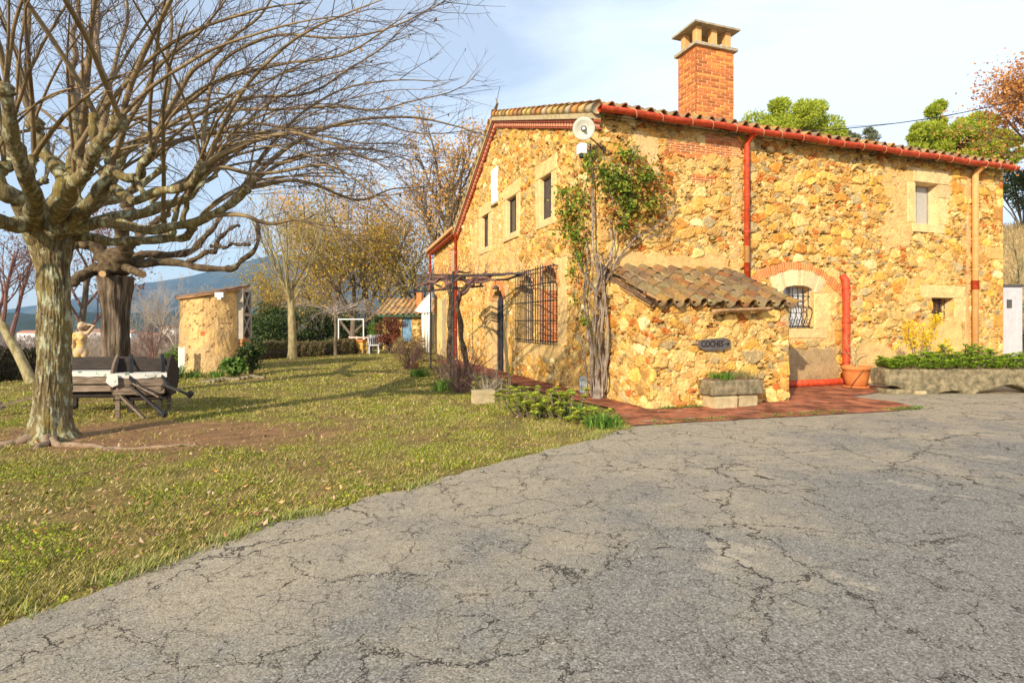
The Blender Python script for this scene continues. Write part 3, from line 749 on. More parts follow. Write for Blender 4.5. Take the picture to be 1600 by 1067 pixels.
def axis(lo, hi, step, far, n):
    g = np.geomspace(1, far, n)[1:]
    return np.concatenate([lo - g[::-1], np.arange(lo, hi + step, step), hi + g])
xs = axis(-15, 18, .15, 6000, 34); ys = axis(-1, 33, .15, 9000, 34)
X, Y = np.meshgrid(xs, ys, indexing='ij')
Zt = terrain(X, Y)
near = (np.abs(X) < 20) & (Y > -3) & (Y < 36)
Zt = Zt + np.where(near & (Zt > -.3), (fbm(X * 1.6, Y * 1.6, 6) - .5) * .03 - .012, 0)
def bare(x, y):
    """bare earth patches of the lawn"""
    d = np.hypot((x + 4.9) / 2.9, (y - 7.6) / 1.25)
    return np.clip(sst(1.25, .55, d) * 1.0 + sst(.54, .70, fbm(x * 1.0, y * 1.0, 31, 4)) * .45, 0, 1)
b_ = bare(X, Y)[..., None]
n1 = fbm(X * 3, Y * 3, 41, 4)[..., None]; n2 = fbm(X * 9, Y * 9, 42, 3)[..., None]
grassc = np.array([.20, .215, .03]) * (.5 + .9 * n2); dry = np.array([.20, .13, .05]) * (.5 + .9 * n2)
soilc = np.array([.27, .15, .07]) * (.5 + .9 * n2)
gc = grassc * n1 + dry * (1 - n1); gc = gc * (1 - b_) + soilc * b_
far = (sst(30, 60, np.hypot(X, Y)) * (Zt < 1))[..., None]
gc = gc * (1 - far) + far * (np.array([.13, .085, .05]) * (.5 + fbm(X * .02, Y * .02, 3)[..., None]) + np.array([.0, .03, .0]) * fbm(X * .01, Y * .01, 9)[..., None])
a_, bb_ = to_loc(X, Y)
hs = ((a_ > 15) & (Zt > .2))[..., None]
gc = np.where(hs, np.array([.46, .33, .15]) * (.7 + .5 * n2), gc)
n_ = len(ys); i = np.arange(len(xs) - 1)[:, None] * n_; j = np.arange(n_ - 1)[None, :]
Q = np.stack([i + j, i + n_ + j, i + n_ + 1 + j, i + j + 1], -1).reshape(-1, 4)
gm = colmat('lawn_and_earth', 14, .45, .8, .02)
gr_ = npmesh('ground', np.stack([X, Y, Zt], -1).reshape(-1, 3), Q, gm, None, col=np.clip(gc, 0, 1).reshape(-1, 3), smooth=True)
tag(gr_, kind='structure')

# ---- driveway
def sheet(name, outline, z, mat, res=None):
    me = bpy.data.meshes.new(name); n = len(outline)
    me.from_pydata([(p[0], p[1], z) for p in outline], [], [list(range(n))]); me.update()
    o = link(name, me, mat); return tag(o, kind='structure')
def jag(pts, step, amp, seed):
    out = []
    for a, b in zip(pts[:-1], pts[1:]):
        a = np.array(a[:2]); b = np.array(b[:2]); L = np.linalg.norm(b - a); n = max(1, int(L / step)); t = (b - a) / L; nn = np.array([-t[1], t[0]])
        for i in range(n):
            p = a + (b - a) * i / n
            out.append(p + nn * ((fbm(np.array([p[0] * 2.2]), np.array([p[1] * 2.2]), seed, 4)[0] - .5) * 2 * amp))
    out.append(np.array(pts[-1][:2])); return out
def asphalt_mat():
    m, nt, b = newmat('cracked_asphalt'); N, L = nt.nodes, nt.links
    def math_(op, a, bb, c=None):
        q = N.new('ShaderNodeMath'); q.operation = op
        for k, s in enumerate((a, bb, c)):
            if s is None: continue
            if isinstance(s, (int, float)): q.inputs[k].default_value = s
            else: L.new(s, q.inputs[k])
        return q.outputs[0]
    def mixc(fac, A, B, bt='MIX'):
        q = N.new('ShaderNodeMix'); q.data_type = 'RGBA'; q.blend_type = bt
        for k, s in (('Factor', fac), ('A', A), ('B', B)):
            if isinstance(s, tuple): q.inputs[k].default_value = rgba(s)
            elif isinstance(s, (int, float)): q.inputs[k].default_value = s
            else: L.new(s, q.inputs[k])
        return q.outputs['Result']
    grain = noise_node(nt, 95, 3, .7); g2 = noise_node(nt, 30, 5, .75); big = noise_node(nt, .75, 5, .6); big2 = noise_node(nt, 2.2, 6, .65)
    tcn = N.new('ShaderNodeTexCoord'); s3 = N.new('ShaderNodeSeparateXYZ'); L.new(tcn.outputs['Object'], s3.inputs[0])
    # tan, sand-worn surface near the lawn and the house, grey in the middle of the drive
    vor = N.new('ShaderNodeTexVoronoi'); vor.inputs['Scale'].default_value = 85; L.new(tcn.outputs['Object'], vor.inputs['Vector'])
    stone = ramp(nt, vor.outputs['Color'], [(.0, (.11, .10, .088)), (.45, (.215, .20, .175)), (.9, (.33, .31, .27)), (1, (.58, .54, .48))])
    tanr = ramp(nt, g2.outputs['Fac'], [(.25, (.26, .21, .14)), (.5, (.40, .335, .235)), (.75, (.52, .45, .33))])
    # distance from the lawn edge line:  y - (x*a+c)
    # tan where sand has worn in: along the lawn edge and towards the house front
    e = math_('ADD', math_('MULTIPLY', s3.outputs['X'], .62), math_('MULTIPLY_ADD', s3.outputs['Y'], -.78, 3.6))     # metres from the lawn edge
    hs = math_('ADD', math_('MULTIPLY', s3.outputs['X'], -.30), math_('MULTIPLY', s3.outputs['Y'], .95))            # towards the house
    f1 = math_('MULTIPLY_ADD', big.outputs['Fac'], 7.0, -3.5)
    fe_ = math_('MULTIPLY_ADD', e, -.75, 1.5); fh_ = math_('MULTIPLY_ADD', hs, .95, -4.6)
    f3 = math_('ADD', math_('ADD', f1, math_('MAXIMUM', math_('MAXIMUM', fe_, fh_), -1.3)), math_('MULTIPLY_ADD', big2.outputs['Fac'], 4.0, -2.0))
    fac = N.new('ShaderNodeClamp'); L.new(math_('MULTIPLY_ADD', f3, .5, .05), fac.inputs[0])
    base = mixc(math_('MULTIPLY_ADD', fac.outputs[0], .80, .08), stone.outputs['Color'], tanr.outputs['Color'])
    pn_ = noise_node(nt, .9, 7, .72, stretch=(1, 1, 1), dist=.6); pr_ = ramp(nt, pn_.outputs['Fac'], [(.60, (0, 0, 0)), (.64, (.8, .8, .8))])
    base = mixc(pr_.outputs['Color'], base, (.43, .37, .275))
    gr = ramp(nt, grain.outputs['Fac'], [(.32, (.42, .42, .42)), (.5, (.98, .98, .98)), (.68, (1.5, 1.48, 1.45))])
    base = mixc(.85, base, gr.outputs['Color'], 'MULTIPLY')
    # crack network: two scales of cell borders with warped coordinates, patchily open
    def cracks(scale, width, wsc, wamt, seed, lo, hi):
        w = noise_node(nt, wsc, 5, .7); w.inputs['Vector'].links and None
        sub = N.new('ShaderNodeVectorMath'); sub.operation = 'MULTIPLY_ADD'
        L.new(w.outputs['Color'], sub.inputs[0]); sub.inputs[1].default_value = (wamt, wamt, 0); L.new(tcn.outputs['Object'], sub.inputs[2])
        ad = N.new('ShaderNodeVectorMath'); ad.operation = 'ADD'; L.new(sub.outputs[0], ad.inputs[0]); ad.inputs[1].default_value = (seed, seed * 1.7, 0)
        v = N.new('ShaderNodeTexVoronoi'); v.feature = 'DISTANCE_TO_EDGE'; v.inputs['Scale'].default_value = scale; L.new(ad.outputs[0], v.inputs['Vector'])
        msk = noise_node(nt, scale * .55 + seed * .01, 3, .6)
        mr = N.new('ShaderNodeMapRange'); mr.inputs['From Min'].default_value = lo; mr.inputs['From Max'].default_value = hi
        mr.inputs['To Min'].default_value = 0; mr.inputs['To Max'].default_value = width; L.new(msk.outputs['Fac'], mr.inputs['Value'])
        d = math_('DIVIDE', v.outputs['Distance'], math_('MAXIMUM', mr.outputs[0], .0006))
        c = N.new('ShaderNodeClamp'); L.new(math_('SUBTRACT', 1.0, d), c.inputs[0]); return c.outputs[0]
    c1 = cracks(1.3, .015, 3.5, .55, 3.3, .38, .64); c2 = cracks(4.3, .020, 7.0, .2, 7.7, .46, .70); c3 = cracks(15, .036, 18, .08, 1.1, .50, .74)
    cc = math_('MAXIMUM', math_('MAXIMUM', c1, c2), math_('MULTIPLY', c3, .75))
    cs = N.new('ShaderNodeMapRange'); cs.inputs['From Min'].default_value = .1; cs.inputs['From Max'].default_value = .5; L.new(cc, cs.inputs['Value'])
    base = mixc(math_('MULTIPLY', cs.outputs[0], .88), base, (.045, .038, .030))
    L.new(base, b.inputs['Base Color']); b.inputs['Roughness'].default_value = .92; b.inputs['Specular IOR Level'].default_value = .15
    hgt = math_('ADD', math_('MULTIPLY', grain.outputs['Fac'], .5), math_('ADD', math_('MULTIPLY', g2.outputs['Fac'], .7), math_('MULTIPLY', cs.outputs[0], -1.4)))
    bump(nt, b, hgt, .9, .014)
    return m
inner = [tuple(p) for p in EDGE]
brick_lo = [G(u, v)[:2] for u, v in [(985, 668), (1060, 663), (1200, 655), (1320, 648), (1440, 641)]]
outl = jag(inner, .05, .17, 800)
drive = outl + [np.array([9.5, 13.6]), np.array([60, 20]), np.array([60, -40]), np.array([-60, -40])]
# keep driveway under the brick apron and up to the house foot
drive = outl + [loc2w(3.0, -1.6, 0)[:2], loc2w(3.2, -.02, 0)[:2], loc2w(13.2, -.02, 0)[:2], loc2w(15.4, .5, 0)[:2], loc2w(15.6, 1.5, 0)[:2] , np.array([60, 22]), np.array([60, -40]), np.array([-60, -40])]
o = sheet('driveway', drive, .012, asphalt_mat())
# ---- brick apron and path along the gable
def brick_paving(name, poly, z, seed):
    m, nt, b = newmat(name + '_bricks'); N, L = nt.nodes, nt.links
    t = N.new('ShaderNodeTexCoord'); mpn = N.new('ShaderNodeMapping'); mpn.inputs['Rotation'].default_value = (0, 0, -TH)
    L.new(t.outputs['Object'], mpn.inputs[0])
    bt = N.new('ShaderNodeTexBrick'); bt.inputs['Scale'].default_value = 1; bt.inputs['Brick Width'].default_value = .30; bt.inputs['Row Height'].default_value = .15
    bt.inputs['Mortar Size'].default_value = .008; bt.inputs['Mortar Smooth'].default_value = .2; bt.inputs['Bias'].default_value = 0
    bt.inputs['Color1'].default_value = (.56, .19, .085, 1); bt.inputs['Color2'].default_value = (.38, .13, .065, 1); bt.inputs['Mortar'].default_value = (.16, .08, .05, 1)
    L.new(mpn.outputs[0], bt.inputs['Vector'])
    n = noise_node(nt, 2.4, 6, .65); r = ramp(nt, n.outputs['Fac'], [(.40, (.34, .31, .27)), (.58, (.92, .92, .92)), (.66, (1.1, 1.1, 1.1))])
    x = N.new('ShaderNodeMix'); x.data_type = 'RGBA'; x.blend_type = 'MULTIPLY'; x.inputs['Factor'].default_value = 1
    L.new(bt.outputs['Color'], x.inputs['A']); L.new(r.outputs['Color'], x.inputs['B'])
    n3 = noise_node(nt, 1.5, 7, .7, stretch=(.8, 2.5, 1)); r3 = ramp(nt, n3.outputs['Fac'], [(.60, (0, 0, 0)), (.68, (.8, .8, .8))])
    y = N.new('ShaderNodeMix'); y.data_type = 'RGBA'; L.new(r3.outputs['Color'], y.inputs['Factor']); L.new(x.outputs['Result'], y.inputs['A']); y.inputs['B'].default_value = (.62, .46, .36, 1)
    L.new(y.outputs['Result'], b.inputs['Base Color'])
    n2 = noise_node(nt, 40, 4, .6)
    mm = N.new('ShaderNodeMath'); mm.operation = 'MULTIPLY_ADD'; L.new(bt.outputs['Fac'], mm.inputs[0]); mm.inputs[1].default_value = -1.2; L.new(n2.outputs['Fac'], mm.inputs[2])
    bump(nt, b, mm.outputs[0], .6, .01)
    return sheet(name, poly, z, m)
W = lambda x, y: loc2w(x, y, 0)[:2]
ap = jag([G(985, 668), G(1060, 663), G(1200, 655), G(1320, 648), G(1440, 641)], .15, .05, 60) + [p for p in jag([G(1440, 641), G(1400, 630), G(1330, 622), W(7.0, -1.2), W(7.0, 0)], .2, .08, 61)[1:]] + \
     [W(3.1, 0), W(3.1, -1.8), W(0, -1.82), W(-.0, 0), W(0, 5.85), W(0, 12.0)] + jag([W(-.95, 12.0), W(-.92, 5.8), W(-.85, 2.5), W(-.8, 0), W(-.62, -1.6), G(985, 668)], .2, .06, 62)[:-1]
brick_paving('brick_path', ap, .026, 1)

# ================================================================ MOUNTAINS, TOWN
def ridge(u):
    return np.interp(u, [-900, -300, 0, 100, 180, 215, 260, 300, 350, 400, 440, 520, 620, 760, 900, 1200, 2400], [500, 492, 486, 470, 452, 444, 438, 431, 418, 404, 398, 404, 425, 440, 452, 475, 498])
uu = np.linspace(-900, 2400, 240); vv = np.linspace(0, 1, 46)
U, Vv = np.meshgrid(uu, vv, indexing='ij')
D = 2100 + 2600 * Vv
Xm = (U - CX) / F * D
top = H + (HZ - ridge(U)) / F * 4700
prof = Vv ** 1.35
Zm = -18 + (top + 18) * prof + (fbm(Xm * .004, D * .004, 90, 6) - .5) * 230 * np.sin(np.pi * np.clip(Vv, 0, 1)) ** .8 + (fbm(Xm * .02, D * .001, 91, 3) - .5) * 10 * Vv
n_ = len(vv); i = np.arange(len(uu) - 1)[:, None] * n_; j = np.arange(n_ - 1)[None, :]
cm = np.array([.03, .05, .04]) * (.5 + fbm(Xm * .01, D * .01, 92, 5))[..., None]
cm = np.where((fbm(Xm * .006, D * .006, 95, 3) > .6)[..., None], np.array([.08, .085, .06]), cm)
hl = npmesh('hills', np.stack([Xm, D, Zm], -1).reshape(-1, 3), np.stack([i + j, i + n_ + j, i + n_ + 1 + j, i + j + 1], -1).reshape(-1, 4), colmat('wooded_hills', .02, .4, 0), None, col=cm.reshape(-1, 3), smooth=True)
tag(hl, kind='structure')
# low wooded foothill in front
D2 = np.linspace(900, 1500, 30); U, DD = np.meshgrid(np.linspace(-700, 1500, 160), D2, indexing='ij'); Xf = (U - CX) / F * DD
Zf = -17 + 42 * np.sin(np.pi * (DD - 900) / 600) * (.55 + .7 * fbm(Xf * .006, DD * .002, 97, 4)) + (fbm(Xf * .05, DD * .05, 98, 3) - .5) * 8
n_ = 30; i = np.arange(159)[:, None] * n_; j = np.arange(n_ - 1)[None, :]
fh = npmesh('foothills', np.stack([Xf, DD, Zf], -1).reshape(-1, 3), np.stack([i + j, i + n_ + j, i + n_ + 1 + j, i + j + 1], -1).reshape(-1, 4), colmat('wooded_foothills', .1, .5, 0), None,
            col=(np.array([.035, .05, .03]) * (.4 + 1.1 * fbm(Xf * .04, DD * .04, 99, 4))[..., None]).reshape(-1, 3), smooth=True)
tag(fh, kind='structure')
town = [(188, 520, 420, 16, 9, 'broad white town building in the valley left of the tower'), (262, 513, 520, 14, 12, 'tall white town block beside the round hut'), (232, 524, 480, 18, 7, 'low pinkish town house behind bare trees'),
        (282, 519, 560, 22, 9, 'white town house nearly hidden by the round hut'), (140, 518, 460, 20, 7, 'orange-roofed town house behind the statue'), (40, 520, 470, 20, 8, 'pale town house left of the lichened trunk'),
        (515, 525, 430, 20, 6, 'pale town house behind the metal frame'), (592, 521, 470, 14, 7, 'white town house seen between evergreen trunks')]
roofm = nmat('far_roof', [(.3, (.36, .15, .08)), (.7, (.46, .22, .12))], 1)
wins = nmat('far_window', [(.3, (.05, .05, .06)), (.7, (.08, .08, .09))], 1)
for k, (u, v, Yd, w, h, lab) in enumerate(town):
    p = P(u, v, Yd); t = thing('town_house', lab, 'house', (p[0], p[1], p[2] - h * .7), .3 * math.sin(k * 2.1))
    wm = nmat('town_wall', [(.3, [(.72, .70, .66), (.62, .46, .38), (.70, .62, .50)][k % 3]), (.7, (.80, .78, .74))], 1)
    MB().box((-w / 2, 0, -12), (w / 2, 10, h * .7)).build('wall', wm, t)
    m = MB(); m.addq([(-w / 2 - .5, -.6, h * .7), (w / 2 + .5, -.6, h * .7), (w / 2 + .5, 10.6, h * .7), (-w / 2 - .5, 10.6, h * .7), (-w / 2 - .5, 5, h * .7 + 2), (w / 2 + .5, 5, h * .7 + 2)], [[0, 1, 5, 4], [2, 3, 4, 5], [0, 4, 3, 3][:4], [1, 2, 5, 5][:4]])
    m.build('roof', roofm, t)
    for i in range(3):
        MB().box((-w / 2 + w * (i + .6) / 4, -.06, h * .25), (-w / 2 + w * (i + .6) / 4 + 1.4, 0, h * .25 + 1.8)).build('window', wins, t)

# ================================================================ OBJECTS
def blob(name, parts, mat, parent=None, voxel=.012, smooth=3, col=None):
    """continuous body from overlapping tubes and balls, fused by voxel remesh"""
    m = MB()
    for p in parts:
        if p[0] == 't': m.tube(p[1], p[2], 14)
        else:
            c, r = p[1], p[2]; r = (r, r, r) if np.isscalar(r) else r
            th = np.linspace(.05, math.pi - .05, 12)
            q = MB().lathe([(math.sin(t), math.cos(t)) for t in th], 16)
            m.addq(np.array(q.V[0]) * np.array(r) + np.array(c), q.Q[0])
    # close tube ends with small balls
    for p in parts:
        if p[0] == 't':
            rr = p[2] if not np.isscalar(p[2]) else [p[2]] * len(p[1])
            for e in (0, -1):
                q = MB().lathe([(math.sin(t), math.cos(t)) for t in np.linspace(.05, math.pi - .05, 8)], 12)
                m.addq(np.array(q.V[0]) * rr[e] * .98 + np.array(p[1][e]), q.Q[0])
    tmp = m.build('tmp', mat)
    a = tmp.modifiers.new('r', 'REMESH'); a.mode = 'VOXEL'; a.voxel_size = voxel
    b = tmp.modifiers.new('s', 'SMOOTH'); b.iterations = smooth; b.factor = .5
    bpy.context.view_layer.update()
    dg = bpy.context.evaluated_depsgraph_get()
    me = bpy.data.meshes.new_from_object(tmp.evaluated_get(dg)); bpy.data.objects.remove(tmp)
    me.polygons.foreach_set('use_smooth', [True] * len(me.polygons))
    o = bpy.data.objects.new(name, me); COL.objects.link(o)
    if not me.materials: me.materials.append(mat)
    if parent: o.parent = parent
    return o

# --- round adobe hut
tp = G(333, 582); TW = .96
tc_ = P(334, 582, tp[1] + TW)
tower = thing('round_hut', 'round ochre-plastered garden hut with slanting roof and barred wooden hatch', 'hut', (tc_[0], tc_[1], 0), 0)
k = 220; nzz = 110; zz = np.linspace(-.1, 1, nzz); an = np.linspace(0, 2 * np.pi, k, endpoint=False)
def troof(x, y=0): return 2.49 + .15 * x + .16 * y
A, Zq = np.meshgrid(an, zz, indexing='ij')
rr = TW * (1 - .03 * Zq) + (fbm(np.cos(A) * 4 + 9, Zq * 5 + np.sin(A) * 4, 200, 4) - .5) * .06 + (fbm(np.cos(A) * 16 + 9, Zq * 18 + np.sin(A) * 14, 201, 3) - .5) * .035
Xc = rr * np.cos(A); Yc = rr * np.sin(A); Zc = Zq * troof(Xc, Yc)
nn = fbm(A * 3, Zc * 3, 210, 4); n3 = fbm(A * 9, Zc * 9, 211, 3)
cc = np.array([.66, .43, .18]) * (.55 + .8 * nn)[..., None]
gry = sst(.52, .66, fbm(A * 2.2 + 4, Zc * 1.7, 212, 4))[..., None]
cc = cc * (1 - .5 * gry) + np.array([.42, .30, .17]) * .5 * gry
spot = (fbm(A * 11, Zc * 13, 213, 3) > .72)[..., None]; cc = np.where(spot, np.array([.30, .17, .08]), cc)
redsp = ((np.abs(A - 4.95) < .14) & (np.abs(Zc - 1.17) < .07) & (n3 > .45))[..., None]; cc = np.where(redsp, np.array([.55, .13, .04]), cc)
low = sst(.75, .2, Zc + (nn - .5))[..., None]; cc = cc * (1 - .35 * low) + np.array([.66, .46, .24]) * .35 * low
rr2 = np.where(spot[..., 0], rr - .010, rr); Xc = rr2 * np.cos(A); Yc = rr2 * np.sin(A)
i = np.arange(k)[:, None] * nzz; i2 = ((np.arange(k) + 1) % k)[:, None] * nzz; j = np.arange(nzz - 1)[None, :]
npmesh('wall', np.stack([Xc, Yc, Zc], -1).reshape(-1, 3), np.stack([i + j, i2 + j, i2 + j + 1, i + j + 1], -1).reshape(-1, 4), M['stone'], tower, col=cc.reshape(-1, 3))
m = MB(); V = []
for zoff in (0, .045):
    for a in np.linspace(0, 2 * np.pi, 40, endpoint=False):
        x = (TW + .10) * math.cos(a); y = (TW + .10) * math.sin(a); V.append((x, y, troof(x, y) + zoff + .012 * math.sin(a * 13)))
V += [(0, 0, troof(0)), (0, 0, troof(0) + .05)]
Q = [[q, (q + 1) % 40, 40 + (q + 1) % 40, 40 + q] for q in range(40)]
m.addq(V, Q); T = [[q, (q + 1) % 40, 80, 80] for q in range(40)] + [[40 + q, 40 + (q + 1) % 40, 81, 81] for q in range(40)]
me = bpy.data.meshes.new('roof'); me.from_pydata([tuple(v) for v in V], [], Q + [t[:3] for t in T]); link('roof', me, nmat('tin_roof', [(.3, (.16, .10, .07)), (.7, (.30, .20, .14))], 5, .8), tower)
m = MB(); a_s = np.linspace(0, 2 * np.pi, 49); m.tube([((TW + .05) * math.cos(a), (TW + .05) * math.sin(a), troof((TW + .05) * math.cos(a), (TW + .05) * math.sin(a)) - .03) for a in a_s], .035, 6)
m.build('roof_rim', nmat('rim_tile', [(.3, (.42, .20, .10)), (.7, (.56, .34, .18))], 9), tower)
# hatch on the right-hand side
hx, ha = 0, .02
hatch = thing('hatch', None, None); hatch.parent = tower; hatch.rotation_euler = (0, 0, ha + math.pi / 2); 
hatch.location = (math.cos(ha) * .90, math.sin(ha) * .90, 0)
MB().box((-.26, -.10, 1.05), (.26, .12, 2.50)).build('hatch_board', M['darkwood'], hatch)
m = MB(); m.box((-.31, -.16, .98), (-.24, .1, 2.56)); m.box((.24, -.16, .98), (.31, .1, 2.56)); m.box((-.24, -.15, 2.46), (.24, .1, 2.56)); m.box((-.24, -.15, 1.70), (.24, -.11, 1.80))
m.beam((-.23, -.13, 1.12), (.23, -.13, 1.70), .05, .04); m.beam((.23, -.125, 1.12), (-.23, -.125, 1.70), .05, .04); m.beam((-.23, -.13, 1.80), (.23, -.13, 2.5), .05, .04); m.beam((.23, -.125, 1.80), (-.23, -.125, 2.5), .05, .04)
m.build('hatch_frame', nmat('grey_frame_wood', [(.3, (.30, .26, .21)), (.7, (.46, .41, .34))], 6, .85, .5), hatch)
MB().box((-.27, -.13, .72), (.27, .1, .98)).build('hatch_sill', nmat('rust_sill', [(.3, (.42, .17, .05)), (.7, (.56, .26, .09))], 6), hatch)
pt = thing('flood_light', 'small white flood light under the hut roof', 'light', (tc_[0] + .62, tc_[1] - .84, 2.32), .2)
MB().box((-.12, -.06, -.06), (.12, .04, .09)).build('housing', M['plastic'], pt, bevel=.01); MB().box((-.05, -.05, -.13), (.05, .01, -.06)).build('sensor', M['plastic'], pt)
p = G(270, 588); m = MB()
for q in range(3): m.box((q * .065, 0, 0), (q * .065 + .05, .02, .78 - .03 * (q % 2)))
o = m.build('white_fence_panel', M['white'], None); o.location = (p[0] - .32, p[1] + .8, 0); tag(o, 'short white picket panel leaning left of the round hut', 'fence')

# --- statue
sp = np.array([(127 - CX) / F * 13.6, 13.6, 0])
st = thing('garden_statue', 'ochre stone statue of a standing nude figure with one arm raised behind the head', 'statue', sp, .15)
SM = nmat('lichened_statue_stone', [(.32, (.30, .20, .13)), (.48, (.52, .37, .24)), (.62, (.58, .38, .07))], 5, .85, .4, .006)
S = 1.38 / 7.5
b0 = .16
parts = [('t', [(-.07, 0, b0 + .03), (-.075, 0, b0 + .33), (-.085, 0, b0 + .62)], [.042, .05, .083]), ('t', [(.075, .02, b0 + .03), (.085, -.02, b0 + .34), (.08, 0, b0 + .62)], [.04, .05, .082]),
         ('b', (-.075, -.05, b0 + .02), (.04, .09, .025)), ('b', (.08, -.05, b0 + .02), (.04, .09, .025)),
         ('b', (0, .01, b0 + .66), (.165, .105, .11)), ('t', [(0, 0, b0 + .66), (.005, .0, b0 + .82), (0, 0, b0 + .98), (0, 0, b0 + 1.06)], [.125, .095, .125, .09]),
         ('b', (-.062, -.085, b0 + .965), .052), ('b', (.062, -.085, b0 + .965), .052),
         ('t', [(-.13, 0, b0 + 1.06), (0, 0, b0 + 1.08), (.13, 0, b0 + 1.08)], [.05, .06, .05]),
         ('t', [(-.145, 0, b0 + 1.06), (-.19, .01, b0 + .83), (-.17, -.04, b0 + .62)], [.044, .038, .028]), ('b', (-.165, -.05, b0 + .57), (.025, .03, .06)),
         ('t', [(.14, 0, b0 + 1.08), (.29, .0, b0 + 1.27), (.12, .02, b0 + 1.29)], [.046, .042, .028]), ('b', (.09, .0, b0 + 1.29), (.05, .03, .03)),
         ('t', [(0, 0, b0 + 1.06), (0, -.005, b0 + 1.16)], [.048, .042]), ('b', (0, -.01, b0 + 1.235), (.068, .082, .092)), ('b', (0, -.095, b0 + 1.22), (.012, .016, .02)),
         ('b', (.03, .03, b0 + 1.26), (.085, .085, .085))]
blob('body', parts, SM, st, .011)
blob('hair', [('b', (.0, .025, b0 + 1.28), (.088, .09, .082)), ('b', (0, .07, b0 + 1.2), (.06, .05, .07))], SM, st, .011)
V, Q = rock((-.22, -.2, 0), (.22, .2, b0 + .01), .04, .01, 4); npmesh('plinth', V, Q, M['concrete'], st)

# --- two old wooden trestle tables with folded benches
def trestle(loc, rz, L, cloth_lo, label, left):
    t = thing('trestle_table', label, 'table', loc, rz, None)
    z0 = .70; w = .34
    for a, b in (((-w, z0), (w, z0)),):
        m = MB(); m.box((-L / 2, -w, z0 - .04), (L / 2, w, z0)); m.build('tabletop', M['oldwood'], t)
    # side aprons / tilted boards closing the box below the top
    m = MB(); m.beam((-L / 2, -w - .02, z0 - .12), (L / 2, -w - .02, z0 - .12), .03, .15); m.beam((-L / 2 + .02, -w + .03, z0 - .26), (L / 2 - .02, -w + .03, z0 - .26), .03, .15, (0, .45, 1)); m.build('side_board', M['oldwood'], t)
    m = MB(); m.beam((-L / 2, -w + .18, z0 - .36), (L / 2, -w + .18, z0 - .36), .28, .035, (0, -.5, 1)); m.beam((-L / 2, w - .1, z0 - .3), (L / 2, w - .1, z0 - .3), .25, .035, (0, .5, 1)); m.build('folded_bench', M['darkwood'], t)
    m = MB(); m.beam((-L / 2 - .02, -.10, z0 + .12), (L / 2 + .02, -.10, z0 + .12), .035, .22, (0, .5, 1)); m.build('folded_bench', M['darkwood'], t)
    for x in (-L / 2 + .06, L / 2 - .1):
        for y in (-w + .08, w - .08):
            MB().box((x - .03, y - .025, 0), (x + .03, y + .025, z0 - .05)).build('leg', M['oldwood'] if (x < 0) ^ (y > 0) else M['darkwood'], t)
    MB().beam((-L / 2 + .05, -w + .05, .42), (-L / 2 + .48, -w - .12, .01), .05, .035).build('brace', M['oldwood'], t)
    V = []; xs_ = np.linspace(-L / 2 - .03, L / 2 + .03, 40)
    prof_ = [(w + .02, z0 - .01), (w + .02, z0 + .008), (-w - .045, z0 + .008), (-w - .05, z0 - .07)]
    for i_, x in enumerate(xs_):
        for q, (yy, zz_) in enumerate(prof_):
            V.append((x, yy, zz_ + (.010 * math.sin(i_ * .23) + .004 * math.sin(i_ * .9) if q == 3 else 0)))
    i = np.arange(39)[:, None] * 4; j = np.arange(3)[None, :]
    m = MB(); m.addq(V, np.stack([i + j, i + j + 1, i + j + 5, i + j + 4], -1).reshape(-1, 4)); co = m.build('table_cover', cloth, t); 
    return t
cloth, nt_, b_m = newmat('printed_oilcloth')
vn_ = nt_.nodes.new('ShaderNodeTexVoronoi'); vn_.inputs['Scale'].default_value = 5.5; tt_ = nt_.nodes.new('ShaderNodeTexCoord'); nt_.links.new(tt_.outputs['Object'], vn_.inputs['Vector'])
nq = noise_node(nt_, 26, 3, .6); mq = nt_.nodes.new('ShaderNodeMath'); mq.operation = 'MULTIPLY_ADD'; mq.inputs[1].default_value = .9; nt_.links.new(nq.outputs['Fac'], mq.inputs[0]); nt_.links.new(vn_.outputs['Distance'], mq.inputs[2])
rq = ramp(nt_, mq.outputs[0], [(.60, (.03, .16, .07)), (.66, (.56, .54, .49))]); nt_.links.new(rq.outputs['Color'], b_m.inputs['Base Color'])
ta = G(168, 652)
t1 = trestle(np.array([ta[0] - .50, ta[1] + .62, 0]), .10, 1.35, 0, 'grey wooden trestle table with printed cover half hidden by the big trunk', True)
t2 = trestle(np.array([-5.98, 9.2, 0]), .30, .74, 0, 'dark boxy wooden trestle table with iron straps and splayed legs by the bare earth', False)
# iron straps over the right-hand table, ending in splayed feet
for x in (-.20, .24):
    m = MB(); m.beam((x, -.02, .98), (x + .12, -.42, .62), .055, .02, (0, .6, 1)); m.beam((x + .12, -.42, .62), (x + .20, -.46, .50), .055, .025); m.build('iron_strap', M['iron'], t2)
m = MB(); m.beam((-.08, -.45, .53), (.42, -.66, .10), .05, .03); m.beam((.41, -.63, .06), (.46, -.69, .12), .05, .08); m.build('folded_bench_leg', M['iron'], t2)
m = MB(); m.beam((.36, -.45, .53), (.76, -.56, .36), .045, .03); m.beam((.74, -.54, .33), (.79, -.57, .41), .05, .07); m.build('folded_bench_leg', M['iron'], t2)
m = MB(); m.beam((-.04, -.47, .55), (.34, -.58, .34), .06, .02, (0, .4, 1)); m.build('folded_bench_leg', M['oldwood'], t2)
m = MB(); m.beam((-.62, -.15, .38), (-1.35, -.35, .16), .06, .03); m.beam((-1.33, -.33, .10), (-1.38, -.37, .22), .05, .08); m.build('folded_bench_leg', M['oldwood'], t1)
m = MB(); V = [(-.40, -.40, .70), (-.26, -.42, .69), (-.25, -.43, .54), (-.33, -.42, .50), (-.42, -.41, .58), (-.50, -.40, .70)]
